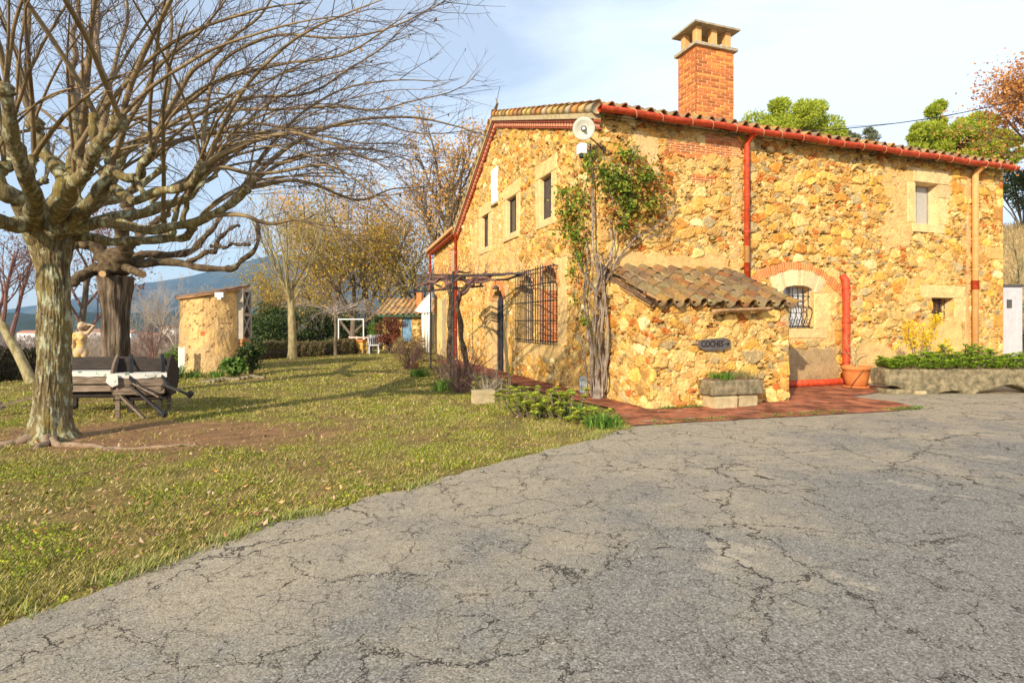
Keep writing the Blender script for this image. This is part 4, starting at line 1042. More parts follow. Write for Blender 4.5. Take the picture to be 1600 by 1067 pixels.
me = bpy.data.meshes.new('cover_corner'); me.from_pydata(V[:5], [], [[0, 1, 2, 3, 4]]); o = link('cover_corner', me, cloth, t2); s_ = o.modifiers.new('t', 'SOLIDIFY'); s_.thickness = .01
V, Q = rock((-.34, -.36, .34), (.36, -.02, .60), .05, .02, 12, .7); npmesh('log_side', V, Q, M['oldwood'], t2)
for x in (-.385, .375):
    yz = [(-.36, .70), (-.37, .50), (-.22, .32), (.12, .32), (.3, .5), (.34, .70), (.02, .92), (-.12, .98), (-.26, .86)]
    n_ = len(yz); me = bpy.data.meshes.new('end_board'); me.from_pydata([(x, a, b) for a, b in yz] + [(x + .03, a, b) for a, b in yz], [], [list(range(n_))[::-1], list(range(n_, 2 * n_))] + [[q, (q + 1) % n_, n_ + (q + 1) % n_, n_ + q] for q in range(n_)])
    link('end_board', me, M['oldwood'] if x < 0 else M['darkwood'], t2)

# --- things in front of the house
def put_rock(name, lo, hi, mat, label=None, cat=None, loc=(0, 0, 0), rz=0, parent=None, res=.03, amp=.012, seed=0, rnd_=.2, fn=None, group=None):
    V, Q = rock(lo, hi, res, amp, seed, rnd_, fn)
    o = npmesh(name, V, Q, mat, parent, smooth=False)
    if parent is None: o.location = tuple(float(q) for q in loc); o.rotation_euler = (0, 0, rz)
    return tag(o, label, cat, group)
# small trough on two blocks before the lean-to
q0 = G(1112, 641); q1 = G(1215, 634)
rz = TH - .03
tr = thing('stone_trough', 'small rough stone trough with grass tufts standing on two blocks below the wooden sign', 'planter', (q0[0], q0[1], 0), rz)
put_rock('basin', (0, 0, .235), (1.10, .36, .50), M['trough'], parent=tr, seed=3, amp=.016)
put_rock('soil', (.06, .05, .46), (1.04, .31, .525), M['soil'], parent=tr, seed=4, amp=.02)
put_rock('stone_block', (0, 0, 0), (.47, .34, .225), M['paleblock'], 'pale squared block under the left end of the small trough', 'block', loc2w(*to_loc(*(q0[:2] + np.array([.06, .01]))), .0), rz, seed=6, amp=.008, rnd_=.08)
p = q0[:2] + dR * .62 + np.array([0, .02])
put_rock('stone_block', (0, 0, 0), (.42, .30, .225), M['paleblock'], 'pale squared block under the right end of the small trough', 'block', (p[0], p[1], 0), rz + .12, seed=7, amp=.008, rnd_=.08)
p = G(1218, 626); put_rock('boulder', (-.13, -.12, 0), (.15, .2, .5), M['trough'], 'mottled upright boulder at the foot of the lean-to corner', 'boulder', (p[0] - .02, p[1], 0), .3, seed=9, amp=.05, rnd_=.7)
# long trough
lt = thing('long_stone_trough', 'very long rough stone trough full of green plants raised on stones', 'planter', (7.80, 11.75, 0), .0)
def under(p):
    q = p.copy(); f = sst(.0, -.2, q[:, 2]); q[:, 2] += f * (.07 * np.sin(q[:, 0] * 2.3 + 1) + .05 * np.sin(q[:, 0] * 5.1)) ; return q
put_rock('basin', (0, 0, .07), (4.6, .52, .53), M['trough'], parent=lt, seed=13, amp=.03, res=.04, fn=under)
put_rock('soil', (.1, .06, .46), (4.5, .46, .545), M['soil'], parent=lt, seed=14, amp=.02, res=.08)
for k_, (x, w, lab) in enumerate(((7.80, .62, 'flat wide stone propping the left end of the long trough'), (9.40, .30, 'small upright stone under the middle of the long trough'), (11.2, .4, 'stone under the right end of the long trough'))):
    put_rock('prop_stone', (0, 0, 0), (w, .4, .11), M['trough'], lab, 'stone', (x, 11.73, 0), 0, seed=20 + k_, amp=.02, rnd_=.4)
for k_, (u, v, s) in enumerate(((1432, 617, .13), (1508, 614, .1))):
    p = G(u, v); put_rock('loose_stone', (0, 0, 0), (s * 2, s, s * .6), M['paleblock'], ['flat grey stone on the ground before the long trough', 'small grey stone by the middle prop of the long trough'][k_], 'stone', p, .2, seed=30 + k_, amp=.012, rnd_=.5)
# stone block on the lawn
p = G(742, 632); put_rock('stone_block', (0, 0, 0), (.40, .22, .25), M['paleblock'], 'lone squared stone block lying at the edge of the flower bed', 'block', p, .38, seed=33, amp=.01, rnd_=.08)
# terracotta pot
p = G(1338, 606)
pot = thing('terracotta_pot', 'large banded terracotta pot with a leafless little shrub beside the red corner pipe', 'plant pot', p)
MB().lathe([(.18, .03), (.21, .03), (.245, .2), (.25, .21), (.27, .33), (.275, .34), (.285, .42), (.31, .43), (.315, .5), (.29, .505), (.27, .47), (.0, .46)], 36).build('pot', M['terracotta'], pot, smooth=True)
MB().lathe([(.0, .0), (.25, .0), (.28, .05), (.26, .055), (.2, .03)], 36).build('saucer', M['terracotta'], pot, smooth=True)
MB().lathe([(.0, .485), (.1, .487), (.275, .47)], 24).build('soil', M['soil'], pot)
MB().tube([(.02, -.28, .5), (-.02, -.292, .42), (-.1, -.268, .3), (-.2, -.2, .12), (-.24, -.18, .02)], .008, 5).build('watering_hose', M['cable'], pot)
# lantern
p = G(912, 615); ln = thing('lantern', 'tall blue-grey lantern on the brick path beside the climber trunk', 'lantern', p, .2)
m = MB(); m.box((-.08, -.07, 0), (.08, .07, .03)); m.box((-.08, -.07, .30), (.08, .07, .33)); m.box((-.05, -.045, .33), (.05, .045, .37))
for x in (-.072, .06):
    for y in (-.065, .053): m.box((x, y, .03), (x + .012, y + .012, .30))
m.build('frame', M['lantern'], ln); MB().box((-.06, -.053, .03), (.06, .053, .30)).build('glass', nmat('pale_lantern_glass', [(.3, (.40, .50, .56)), (.7, (.60, .68, .72))], 9, .2, 0), ln)
MB().tube([(-.05, 0, .37), (-.03, 0, .43), (.03, 0, .43), (.05, 0, .37)], .005, 5).build('handle', M['greymetal'], ln)
# sign
def locobj(o, x, y, z, rz=0): o.location = tuple(float(q) for q in loc2w(x, y, z)); o.rotation_euler = (0, 0, TH + rz); return o
sg = thing('wooden_sign', 'grey driftwood sign lettered COCHES with an arrow on the lean-to wall', 'sign'); locobj(sg, 1.30, LYF - .055, 1.12)
xs_ = np.linspace(-.335, .335, 30)
topc = .095 + .01 * np.sin(xs_ * 9) - .30 * np.clip(np.abs(xs_) - .20, 0, 1) ** 1.2; botc = -.115 + .55 * np.clip(np.abs(xs_) - .13, 0, 1) ** 1.55 + .006 * np.sin(xs_ * 31)
V = []; 
for x, a, b in zip(xs_, topc, botc): V += [(x, -.018, b), (x, -.018, a), (x, .018, a), (x, .018, b)]
i = np.arange(29)[:, None] * 4; j = np.arange(4)[None, :]
m = MB(); m.addq(V, np.concatenate([np.stack([i + j, i + (j + 1) % 4, i + 4 + (j + 1) % 4, i + 4 + j], -1).reshape(-1, 4), [[0, 3, 2, 1], [116, 117, 118, 119]]])); m.build('board', M['sign'], sg)
def text_mesh(s, size, name, mat, parent, loc, depth=.006, width=None):
    cu = bpy.data.curves.new(name, 'FONT'); cu.body = s; cu.size = size; cu.extrude = depth; cu.align_x = 'CENTER'; cu.align_y = 'CENTER'; cu.offset = .002
    ob = bpy.data.objects.new(name, cu); COL.objects.link(ob); bpy.context.view_layer.update()
    me = bpy.data.meshes.new_from_object(ob.evaluated_get(bpy.context.evaluated_depsgraph_get())); bpy.data.objects.remove(ob)
    o = link(name, me, mat, parent); o.rotation_euler = (math.pi / 2, 0, 0); o.location = loc
    if width: o.scale = (width, 1, 1)
    return o
text_mesh('COCHES', .155, 'lettering', M['letters'], sg, (-.06, -.018, -.002), .004, .80)
m = MB(); m.box((.205, -.024, -.006), (.30, -.017, .008)); m.beam((.30, -.0225, .001), (.265, -.0225, .035), .012, .006, (0, 1, 0)); m.beam((.30, -.0225, .001), (.265, -.0225, -.033), .012, .006, (0, 1, 0)); m.build('arrow', M['letters'], sg)
# big reflector lamp on a bent arm, with a sensor light beside it
lp = P(912, 201, 10.95)
lm = thing('yard_lamp', 'old cream dish-shaped yard lamp on a bent iron arm high at the house corner', 'lamp', lp); 
aim = Vector((-.10, -1, -.42)).normalized(); dish = MB().lathe([(.0, 0.0), (.05, 0.0), (.055, .015), (.14, .035), (.205, .075), (.215, .078), (.208, .085), (.14, .05), (.05, .03), (0, .03)], 40).build('reflector', M['enamel'], lm, smooth=True)
dish.rotation_euler = aim.to_track_quat('Z', 'Y').to_euler()
nk = MB().lathe([(.0, -.16), (.045, -.16), (.05, -.02), (.06, .0), (.052, .05), (.04, .06), (0, .06)], 20).build('lamp_neck', M['greymetal'], lm, smooth=True); nk.rotation_euler = dish.rotation_euler
bu = MB().lathe([(.0, .05), (.022, .052), (.034, .08), (.036, .10), (.026, .13), (.0, .145)], 16).build('bulb', M['plastic'], lm, smooth=True); bu.rotation_euler = dish.rotation_euler
wp = loc2w(.10, -.02, 4.98) - lp
MB().tube([(0, .14, .05), (.10, .24, -.05), tuple(wp * .55 + np.array([.05, 0, -.06])), tuple(wp)], .014, 8).build('bracket', M['rust'], lm)
o = MB().box((-.05, -.03, -.07), (.05, .02, .07)).build('wall_plate', M['rust'], lm); o.location = tuple(wp)
ml = thing('sensor_light', 'small white security light behind the dish lamp on the gable', 'light', loc2w(-.22, .3, 5.05), TH)
MB().box((-.08, -.10, -.10), (.08, .10, .12)).build('housing', M['plastic'], ml, bevel=.02); MB().lathe([(0, -.18), (.05, -.17), (.06, -.12), (.05, -.1)], 16).build('sensor', M['navy'], ml, smooth=True)
MB().beam((.08, 0, 0), (.22, 0, 0), .03, .03).build('bracket', M['plastic'], ml)
# shed at the far right
p = P(1568, 579, 17.2); sh = thing('utility_cabinet', 'tall pale ribbed utility cabinet with small vent beyond the far corner of the house', 'cabinet', (p[0], 17.2, 0), .08)
m = MB(); m.box((0, 0, 0), (.62, .6, 2.60)); m.build('body', nmat('lilac_grey_panel', [(.3, (.46, .45, .48)), (.7, (.56, .55, .58))], 3), sh)
m = MB()
for k_ in range(13): m.box((.02 + k_ * .046, -.010, .05), (.045 + k_ * .046, 0, 2.5))
m.build('door', nmat('pale_ribbed_panel', [(.3, (.42, .41, .43)), (.7, (.54, .53, .55))], 6), sh)
MB().box((.10, -.03, 1.95), (.25, -.011, 2.2)).build('vent', M['greymetal'], sh); MB().box((-.05, -.06, 2.6), (.72, .66, 2.66)).build('cabinet_roof', M['greymetal'], sh)
# outbuilding beyond
oy = 31.0
def OB(u, v, Y=oy): return P(u, v, Y)
x0 = OB(598, 500)[0]; x1 = OB(672, 500)[0]
ob = thing('outbuilding', 'small far outbuilding with red tiled roof and blue shuttered door beyond the bushes', 'outbuilding', ((x0 + x1) / 2, oy, 0), 0)
hw = (x1 - x0) / 2
zr = OB(640, 466, oy + 3)[2]; ze = OB(640, 491)[2]
m_ = wall('wall', 'x', 0, -1, -hw, hw, -.3, ze, .05, 41, [f_hole(OB(629, 500)[0] - (x0 + x1) / 2, OB(0, 534)[2], OB(643, 500)[0] - (x0 + x1) / 2, OB(0, 496)[2], .12)], ob, big=.35)
MB().box((-hw, .15, -.3), (hw, 5, ze)).build('rear_wall', M['paleblock'], ob)
tile_roof('roof', -hw - .3, hw + .5, -.35, ze, 3, zr, .3, ob, 31, row=.5)
MB().box((-hw - .2, -.30, ze - .14), (hw + .4, -.22, ze - .04)).build('gutter', nmat('green_gutter', [(.3, (.03, .09, .05)), (.7, (.06, .15, .09))], 5), ob)
d_ = MB().box((OB(629, 500)[0] - (x0 + x1) / 2, .04, OB(0, 534)[2]), (OB(643, 500)[0] - (x0 + x1) / 2, .10, OB(0, 496)[2])).build('door', M['blue'], ob)
MB().box((OB(645, 500)[0] - (x0 + x1) / 2, 1.2, ze), (OB(653, 500)[0] - (x0 + x1) / 2, 1.9, OB(0, 457, oy + 1.2)[2])).build('chimney', M['terracotta'], ob)
# white canvas awning with side curtain
ay = 26.0
aw = thing('canvas_awning', 'white canvas awning with a hanging side curtain at the end of the house', 'awning', P(664, 500, ay) * np.array([1, 1, 0]))
bx = P(664, 500, ay)[0]
def A2(u, v, y=0): q = P(u, v, ay + y); return (q[0] - bx, y, q[2])
V = []; nn_ = 9
for yy in (0, 1.6):
    for f in np.linspace(0, 1, nn_): V.append(A2(648 + 26 * f, 487 - 32 * f ** .8 , yy))
m = MB(); m.addq(V, [[i, i + 1, nn_ + i + 1, nn_ + i] for i in range(nn_ - 1)])
V = []
for f in np.linspace(0, 1, 12): V += [A2(649 + 26 * f, 487 - .5 + 2.5 * math.sin(f * 3.1)), A2(649 + 26 * f, 487 - 31 * f ** .8)]
m.addq(V, [[2 * i, 2 * i + 2, 2 * i + 3, 2 * i + 1] for i in range(11)])
o = m.build('canopy', M['canvas'], aw); s_ = o.modifiers.new('t', 'SOLIDIFY'); s_.thickness = .02
V = []; 
for i in range(18):
    f = i / 17; q = A2(658 + 16 * f, 488); g_ = A2(659 + 15 * f, 551); V += [(q[0], .1 + .05 * math.sin(i * 1.4), q[2] + f * .3), (g_[0], .1 + .07 * math.sin(i * 1.4), g_[2])]
m = MB(); m.addq(V, [[2 * i, 2 * i + 2, 2 * i + 3, 2 * i + 1] for i in range(17)]); o = m.build('side_curtain', M['canvas'], aw, smooth=True); s_ = o.modifiers.new('t', 'SOLIDIFY'); s_.thickness = .01
# metal frame, low brick wall with white garden chairs
p = P(529, 545, 30); fr = thing('white_pipe_frame', 'white pipe goal frame standing on the far lawn', 'frame', (p[0], 30, 0))
w_ = P(568, 0, 30)[0] - p[0]; hz = P(0, 499, 30)[2]
MB().tube([(0, 0, 0), (0, 0, hz)], .035, 8).build('post', M['white'], fr); MB().tube([(w_, 0, 0), (w_, 0, hz)], .035, 8).build('post', M['white'], fr); MB().tube([(-.02, 0, hz), (w_ + .02, 0, hz)], .035, 8).build('crossbar', M['white'], fr)
p = P(533, 549, 27.5); lw = thing('low_brick_wall', 'low rubble and brick wall with red coping at the end of the lawn', 'wall', (p[0], 27.5, 0))
w_ = P(574, 0, 27.5)[0] - p[0]
wall('wall', 'x', 0, -1, 0, w_, -.2, .58, .05, 51, [], lw, big=.3); MB().box((0, .05, -.2), (w_, .4, .58)).build('core', M['paleblock'], lw)
m = MB()
for k_ in range(int(w_ / .12)): m.box((k_ * .12, -.05, .58 + .01 * (k_ % 2)), (k_ * .12 + .11, .42, .66 + .01 * (k_ % 2)))
m.build('coping', M['terracotta'], lw); MB().box((w_, -.05, -.2), (w_ + .12, .4, .72)).build('end_post', M['darkwood'], lw)
p = P(545, 549, 28.6); ft = thing('pale_railing', 'low pale wooden railing behind the brick wall', 'railing', (p[0], 28.6, .15))
m = MB(); m.box((0, 0, .55), (2.0, .05, .63)); m.box((0, 0, .25), (2.0, .05, .31)); m.build('rail', nmat('pinkish_rail_wood', [(.3, (.62, .46, .36)), (.7, (.72, .58, .48))], 5), ft)
m = MB()
for k_ in range(6): m.box((k_ * .38, -.02, 0), (k_ * .38 + .06, .0, .66))
m.build('baluster', nmat('pinkish_rail_post', [(.3, (.62, .46, .36)), (.7, (.72, .58, .48))], 5), ft)
def garden_chair(loc, rz, lab):
    t = thing('garden_chair', lab, 'chair', loc, rz)
    MB().box((-.24, -.24, .40), (.24, .22, .44)).build('seat', M['white'], t)
    m = MB()
    for x in (-.2, -.1, 0, .1, .2): m.box((x - .025, .20, .44), (x + .025, .23, .86))
    m.box((-.25, .195, .82), (.25, .235, .9)); m.build('backrest', M['white'], t)
    for x in (-.22, .19):
        for y in (-.22, .19): MB().box((x, y, 0), (x + .035, y + .035, .40)).build('leg', M['white'], t)
garden_chair(P(583, 549, 27) * np.array([1, 1, 0]), .4, 'white garden chair nearest to the low brick wall'); garden_chair(P(592, 548, 28.2) * np.array([1, 1, 0]), -.5, 'white garden chair beside the purple-leaved bush')
# pergola
pg = thing('iron_pergola', 'thin dark iron pergola frame reaching from the gable over the old vines', 'pergola', (0, 0, 0))
A_ = P(820, 427, 14.6); B_ = P(676, 434, 17.2); C_ = P(755, 447, 15.8); D_ = P(640, 457, 17.8); E_ = P(792, 437, 15.2); F_ = P(676, 438, 16.0)
for a, b in ((A_, B_), (E_, F_), (C_, D_), (P(700, 431, 15.3), A_), (B_, P(676, 448, 15.4)), (A_, E_), (P(757, 433, 15.9), P(750, 447, 15.2))):
    MB().beam(a, b, .035, .05).build('rail', M['iron'], pg)
q = G(673, 577); MB().tube([(q[0], q[1], 0), (q[0], q[1], B_[2] + .1)], .03, 8).build('post', M['iron'], pg)
q = G(708, 604); MB().tube([(q[0], q[1], 0), (q[0], q[1], 2.7)], .03, 8).build('post', M['greymetal'], pg)
V = []; a, b = P(676, 430, 17), P(708, 430, 16.4)
m = MB(); m.beam(a, b, .30, .05); m.beam(P(680, 435, 16.6), P(724, 434, 15.8), .2, .06); m.build('rolled_reed_mat', M['darkwood'], pg)
# doorway lamp
dp = loc2w(-.10, 6.4, 2.62); dl = thing('door_lamp', 'little dark hanging lamp over the arched door', 'lamp', dp)
MB().tube([(0, 0, 0), (0, 0, .42)], .008, 5).build('rod', M['iron'], dl); MB().lathe([(.0, .03), (.04, .02), (.11, -.08), (.1, -.09), (0, -.05)], 16).build('shade', M['greymetal'], dl, smooth=True)
# cables, roof hooks
def cable(name, a, b, sag, r, lab):
    t = np.linspace(0, 1, 30)[:, None]; pts = a + (b - a) * t; pts[:, 2] -= (sag * 4 * t * (1 - t))[:, 0]
    o = MB().tube(pts, r, 6).build(name, M['cable'], None); return tag(o, lab, 'cable')
ra = P(1238, 206, 13.8)
cable('power_cable', ra, P(1720, 118, 16), .32, .011, 'thick black overhead cable sweeping from the roof to the upper right')
cable('power_cable', P(1300, 199, 15), P(1560, 160, 30), .25, .006, 'thin overhead cable running below the thick one')
rk = thing('roof_conduit', 'bent white conduit with a small bracket on the roof beside the chimney', 'conduit', P(1236, 214, 13.5))
MB().tube([(0, 0, -.1), (0, 0, .18)], .03, 8).build('bracket', M['rust'], rk); MB().tube([(.02, -.05, -.02), (.03, -.05, .09), (.09, -.05, .13), (.16, -.05, .10), (.18, -.05, .0)], .022, 8).build('conduit', M['plastic'], rk, smooth=True)
MB().tube([(-.04, 0, .16), (-.16, 0, .08)], .012, 6).build('insulator', M['plastic'], rk)
rp = loc2w(-.1, RY, RZ + .2)
fa = thing('roof_finial', 'small weathered finial and thin rod on the gable peak', 'finial', rp, TH)
MB().tube([(0, 0, 0), (0, -.25, .12), (0, -.1, .35)], [.05, .04, .01], 6).build('finial', M['trough'], fa); MB().tube([(0, .0, 0), (0, -.5, .55)], .008, 5).build('rod', M['greymetal'], fa)
# ================================================================ TREES
def smooth_path(pts, n=24, wob=.0, seed=0):
    pts = np.asarray(pts, float); m_ = len(pts)
    d = np.concatenate([[0], np.cumsum(np.linalg.norm(np.diff(pts, axis=0), axis=1))]); d /= d[-1]
    t = np.linspace(0, 1, n)
    # Catmull-Rom
    out = []
    for q in t:
        k = min(m_ - 2, np.searchsorted(d, q, side='right') - 1); f = (q - d[k]) / max(1e-9, d[k + 1] - d[k])
        p0 = pts[max(0, k - 1)]; p1 = pts[k]; p2 = pts[k + 1]; p3 = pts[min(m_ - 1, k + 2)]
        out.append(.5 * ((2 * p1) + (-p0 + p2) * f + (2 * p0 - 5 * p1 + 4 * p2 - p3) * f * f + (-p0 + 3 * p1 - 3 * p2 + p3) * f ** 3))
    out = np.array(out)
    if wob:
        rs = np.random.RandomState(seed); ph = rs.uniform(0, 6, 6)
        for ax in range(3): out[:, ax] += wob * (np.sin(t * 9 + ph[ax]) + .5 * np.sin(t * 21 + ph[ax + 3])) * np.sin(np.pi * np.clip(t, 0, 1)) 
    return out
def unit(v): return v / max(1e-9, np.linalg.norm(v))
def rdir(rs): return unit(rs.normal(size=3))
def whip(rs, p, d, L, bend, n=12, grav=0., wob=.03):
    """long shoot: starts along d, bends steadily towards 'bend'"""
    pts = [np.array(p)]; d = unit(d); st = L / n
    for i in range(n):
        d = unit(d + bend * (1.0 / n) + rdir(rs) * wob + np.array([0, 0, -grav / n])); pts.append(pts[-1] + d * st)
    return np.array(pts)
def twigs(mb, rs, pts, rad, count, Lr, lvl=1, k=3, r0=.006, up=.25, sub=3, tips=None, f0=.2):
    n = len(pts)
    for _ in range(count):
        f = rs.uniform(f0, 1) ** .8; i = min(n - 2, int(f * (n - 1))); q = pts[i] + (pts[i + 1] - pts[i]) * rs.rand(); t = unit(pts[i + 1] - pts[i])
        d = unit(t * rs.uniform(.5, 1.0) + rdir(rs) * .75 + np.array([0, 0, up])); L = rs.uniform(*Lr) * (1.1 - .5 * f)
        w = whip(rs, q, d, L, t * .3 + np.array([0, 0, up * .6]), 4, 0, .10)
        mb.tube(w, np.linspace(r0, r0 * .35, len(w)), k, False)
        if tips is not None: tips.append(w[-1]); tips.append(w[2])
        if lvl > 0: twigs(mb, rs, w, None, sub, (Lr[0] * .4, Lr[1] * .45), lvl - 1, 3, r0 * .6, up, sub, tips, .1)
M['bark_lichen'] = None
def bark_lichen():
    m, nt, b = newmat('lichened_bark')
    n1 = noise_node(nt, 3.2, 6, .65, stretch=(1, 1, .55)); n2 = noise_node(nt, 11, 6, .7, stretch=(1, 1, .5)); n3 = noise_node(nt, 20, 5, .7, stretch=(1.6, 1.6, .22))
    br = ramp(nt, n3.outputs['Fac'], [(.34, (.035, .025, .014)), (.5, (.16, .12, .06)), (.68, (.30, .235, .12))])
    l1 = ramp(nt, n2.outputs['Fac'], [(.52, (0, 0, 0)), (.62, (1, 1, 1))]); l2 = ramp(nt, n1.outputs['Fac'], [(.45, (0, 0, 0)), (.65, (.8, .8, .8))])
    a = nt.nodes.new('ShaderNodeMix'); a.data_type = 'RGBA'; nt.links.new(l2.outputs['Color'], a.inputs['Factor']); nt.links.new(br.outputs['Color'], a.inputs['A']); a.inputs['B'].default_value = (.24, .18, .05, 1)
    c = nt.nodes.new('ShaderNodeMix'); c.data_type = 'RGBA'; nt.links.new(l1.outputs['Color'], c.inputs['Factor']); nt.links.new(a.outputs['Result'], c.inputs['A']); c.inputs['B'].default_value = (.42, .42, .27, 1)
    nt.links.new(c.outputs['Result'], b.inputs['Base Color']); b.inputs['Roughness'].default_value = .95
    bump(nt, b, n3.outputs['Fac'], .9, .03); return m
M['bark1'] = bark_lichen()
M['shoot'] = nmat('olive_brown_shoots', [(.3, (.12, .085, .045)), (.55, (.24, .17, .09)), (.75, (.33, .26, .14))], 5, .7, .2, .003)
M['bark2'] = nmat('deep_furrowed_dark_bark', [(.32, (.022, .016, .011)), (.5, (.12, .085, .055)), (.66, (.26, .20, .14))], 7, .95, 1.0, .04, stretch=(1.6, 1.6, .22), fine=20)
M['bark2b'] = nmat('knotty_dark_limb', [(.3, (.035, .024, .015)), (.55, (.13, .09, .05)), (.75, (.24, .19, .09))], 9, .95, .9, .02)
M['cut'] = nmat('sawn_wood', [(.3, (.46, .26, .12)), (.7, (.62, .40, .20))], 9, .9, .2)
M['bark3'] = nmat('pale_smooth_bark', [(.3, (.14, .11, .05)), (.5, (.30, .245, .12)), (.7, (.44, .38, .22))], 9, .9, .4, .01, stretch=(1, 1, .4))
M['bark4'] = nmat('grey_brown_bark', [(.3, (.08, .06, .045)), (.7, (.22, .17, .12))], 6, .9, .5, .01, stretch=(1, 1, .4))
M['twig'] = nmat('bare_twigs', [(.3, (.13, .09, .065)), (.7, (.27, .20, .15))], 3, .85, 0)
M['twigred'] = nmat('purplish_bare_twigs', [(.3, (.13, .065, .06)), (.7, (.27, .15, .12))], 3, .85, 0)
M['palebrush'] = nmat('pale_bare_twigs', [(.3, (.28, .22, .17)), (.7, (.48, .40, .32))], 3, .85, 0)

M['twigdark'] = nmat('dark_fine_twigs', [(.3, (.07, .05, .045)), (.7, (.17, .125, .10))], 3, .85, 0)
M['root'] = nmat('soil_dusted_root', [(.3, (.16, .11, .07)), (.7, (.36, .26, .17))], 9, .95, .6, .02)
# ---------------- big pollarded tree
rs = np.random.RandomState(21)
TB = np.array([-5.98, 7.3, 0.0])
tree1 = thing('pollarded_tree', 'big lichened pollarded tree with long arching bare shoots in the left foreground', 'tree', TB)
# trunk with furrows and root flare
k = 150; nz_ = 190; zt = np.linspace(-.05, 2.75, nz_); an = np.linspace(0, 2 * np.pi, k, endpoint=False); Zg, Ag = np.meshgrid(zt, an, indexing='ij')
rad = .172 + .04 * np.exp(-Zg / .4) + .14 * np.exp(-np.maximum(Zg, 0) / .13) * (.6 + .4 * np.cos(5 * Ag + .6)) + .10 * sst(2.1, 2.75, Zg)
rad = rad * (1 + .06 * np.sin(2 * Ag + Zg * .7))
fur = np.abs(fbm(Ag * 5.6 + .5 * np.sin(Zg * 3), Zg * 2.0, 63, 4) - .5) * 2
rad = rad + (fur - .35) * .045 + (fbm(Ag * 16, Zg * 16, 64, 3) - .5) * .016
V = np.stack([rad * np.cos(Ag) + .05 * np.sin(Zg * 1.2) , rad * np.sin(Ag), Zg], -1).reshape(-1, 3)
i = np.arange(nz_ - 1)[:, None] * k; j = np.arange(k)[None, :]
tk = MB(); tk.addq(V, np.stack([i + j, i + (j + 1) % k, i + k + (j + 1) % k, i + k + j], -1).reshape(-1, 4)); tk.build('trunk', M['bark1'], tree1, smooth=True)
limbs = MB(); shoots = MB(); knots = []
top = np.array([0, 0, 2.62])
def rel(u, v, Y): return P(u, v, Y) - TB
def knob(mb, p, r):
    q = MB().lathe([(math.sin(t) * r * (1 + .15 * math.sin(t * 7)), math.cos(t) * r) for t in np.linspace(.05, 3.1, 9)], 10)
    v = q.V[0]; v = v * (1 + .25 * (fbm(v[:, 0] * 9 / r * .1 + p[0], v[:, 1] * 9 / r * .1 + v[:, 2] * 20, 7, 2)[:, None] - .5)); mb.addq(v + p, q.Q[0])
def limb(pts, r0, r1, kn=True, seed=0, nseg=22, wob=.03):
    c = smooth_path(pts, nseg, wob, seed); t = np.linspace(0, 1, nseg)
    r = r0 + (r1 - r0) * t ** .7 + .015 * r0 / .1 * np.sin(t * 31 + seed) * .6
    limbs.tube(c, r, 14)
    if kn: knob(limbs, c[-1], r1 * 1.45); knots.append((c[-1], unit(c[-1] - c[-4]), r1))
    return c
vis = [([(62, 372, 7.2), (40, 335, 7.0), (12, 300, 6.8), (-20, 262, 6.7)], .15, .085), ([(70, 365, 7.2), (92, 310, 7.2), (98, 282, 7.2), (72, 240, 7.2), (55, 195, 7.1)], .14, .07),
       ([(85, 360, 7.1), (130, 335, 6.9), (158, 290, 6.8), (172, 262, 6.8), (160, 225, 6.7)], .125, .055), ([(172, 265, 6.8), (205, 275, 6.7), (225, 262, 6.6), (238, 235, 6.5)], .06, .045),
       ([(90, 365, 7.2), (150, 352, 7.0), (220, 355, 6.9), (290, 350, 6.7), (325, 338, 6.6), (360, 322, 6.5), (385, 296, 6.4)], .085, .04), ([(100, 370, 7.4), (160, 372, 7.3), (220, 377, 7.2), (285, 373, 7.1), (300, 355, 7.0)], .07, .045),
       ([(100, 355, 7.5), (170, 345, 7.7), (240, 330, 8.0), (290, 305, 8.2), (330, 262, 8.4), (345, 235, 8.5)], .10, .045), ([(85, 350, 7.6), (120, 285, 8.0), (150, 235, 8.3), (155, 190, 8.4)], .12, .06),
       ([(95, 350, 7.6), (165, 300, 8.0), (205, 230, 8.2), (250, 205, 8.2)], .11, .05), ([(70, 350, 7.4), (50, 300, 7.8), (20, 250, 8.0), (-5, 215, 8.1)], .11, .06), ([(80, 350, 7.3), (112, 300, 7.2), (120, 235, 7.1), (118, 185, 7.1)], .12, .06),
       ([(172, 290, 6.9), (215, 312, 6.6), (262, 300, 6.4), (300, 282, 6.2), (318, 262, 6.1)], .06, .04), ([(60, 350, 7.2), (5, 345, 6.6), (-60, 330, 6.1), (-120, 290, 5.8)], .12, .06), ([(85, 355, 7.2), (110, 300, 6.2), (150, 235, 5.6), (185, 190, 5.4)], .10, .05),
       ([(60, 352, 7.1), (40, 280, 6.0), (20, 200, 5.5), (8, 140, 5.3)], .11, .055), ([(95, 350, 7.6), (150, 320, 8.6), (205, 300, 9.4), (255, 262, 9.8)], .10, .05)]
for s_i, (pp, r0, r1) in enumerate(vis):
    c = limb([rel(*q) for q in pp], r0, r1, True, s_i)
    if s_i not in (1, 3):     # a side knuckle along each limb
        for _ in range(2):
            q = c[rs.randint(9, 20)]; d = unit(np.array([rs.normal() * .6, rs.normal() * .6, 1.0])); e = q + d * rs.uniform(.18, .42)
            limb([q, q + d * .12 + rdir(rs) * .04, e], r1 * .9, r1 * .65, True, s_i + 50, 8, .01)
tips1 = []; twm = MB()
ctr = np.array([0, 0, 2.4])
def shoot(w, r0, nt, L):
    r0 = r0 * .85
    shoots.tube(w, r0 * (.14 + .86 * (1 - np.linspace(0, 1, len(w))) ** .8), 7, False)
    twigs(twm, rs, w, None, nt, (.3, 1.25), 1, 3, .0048, .10, 4, tips1, .15)
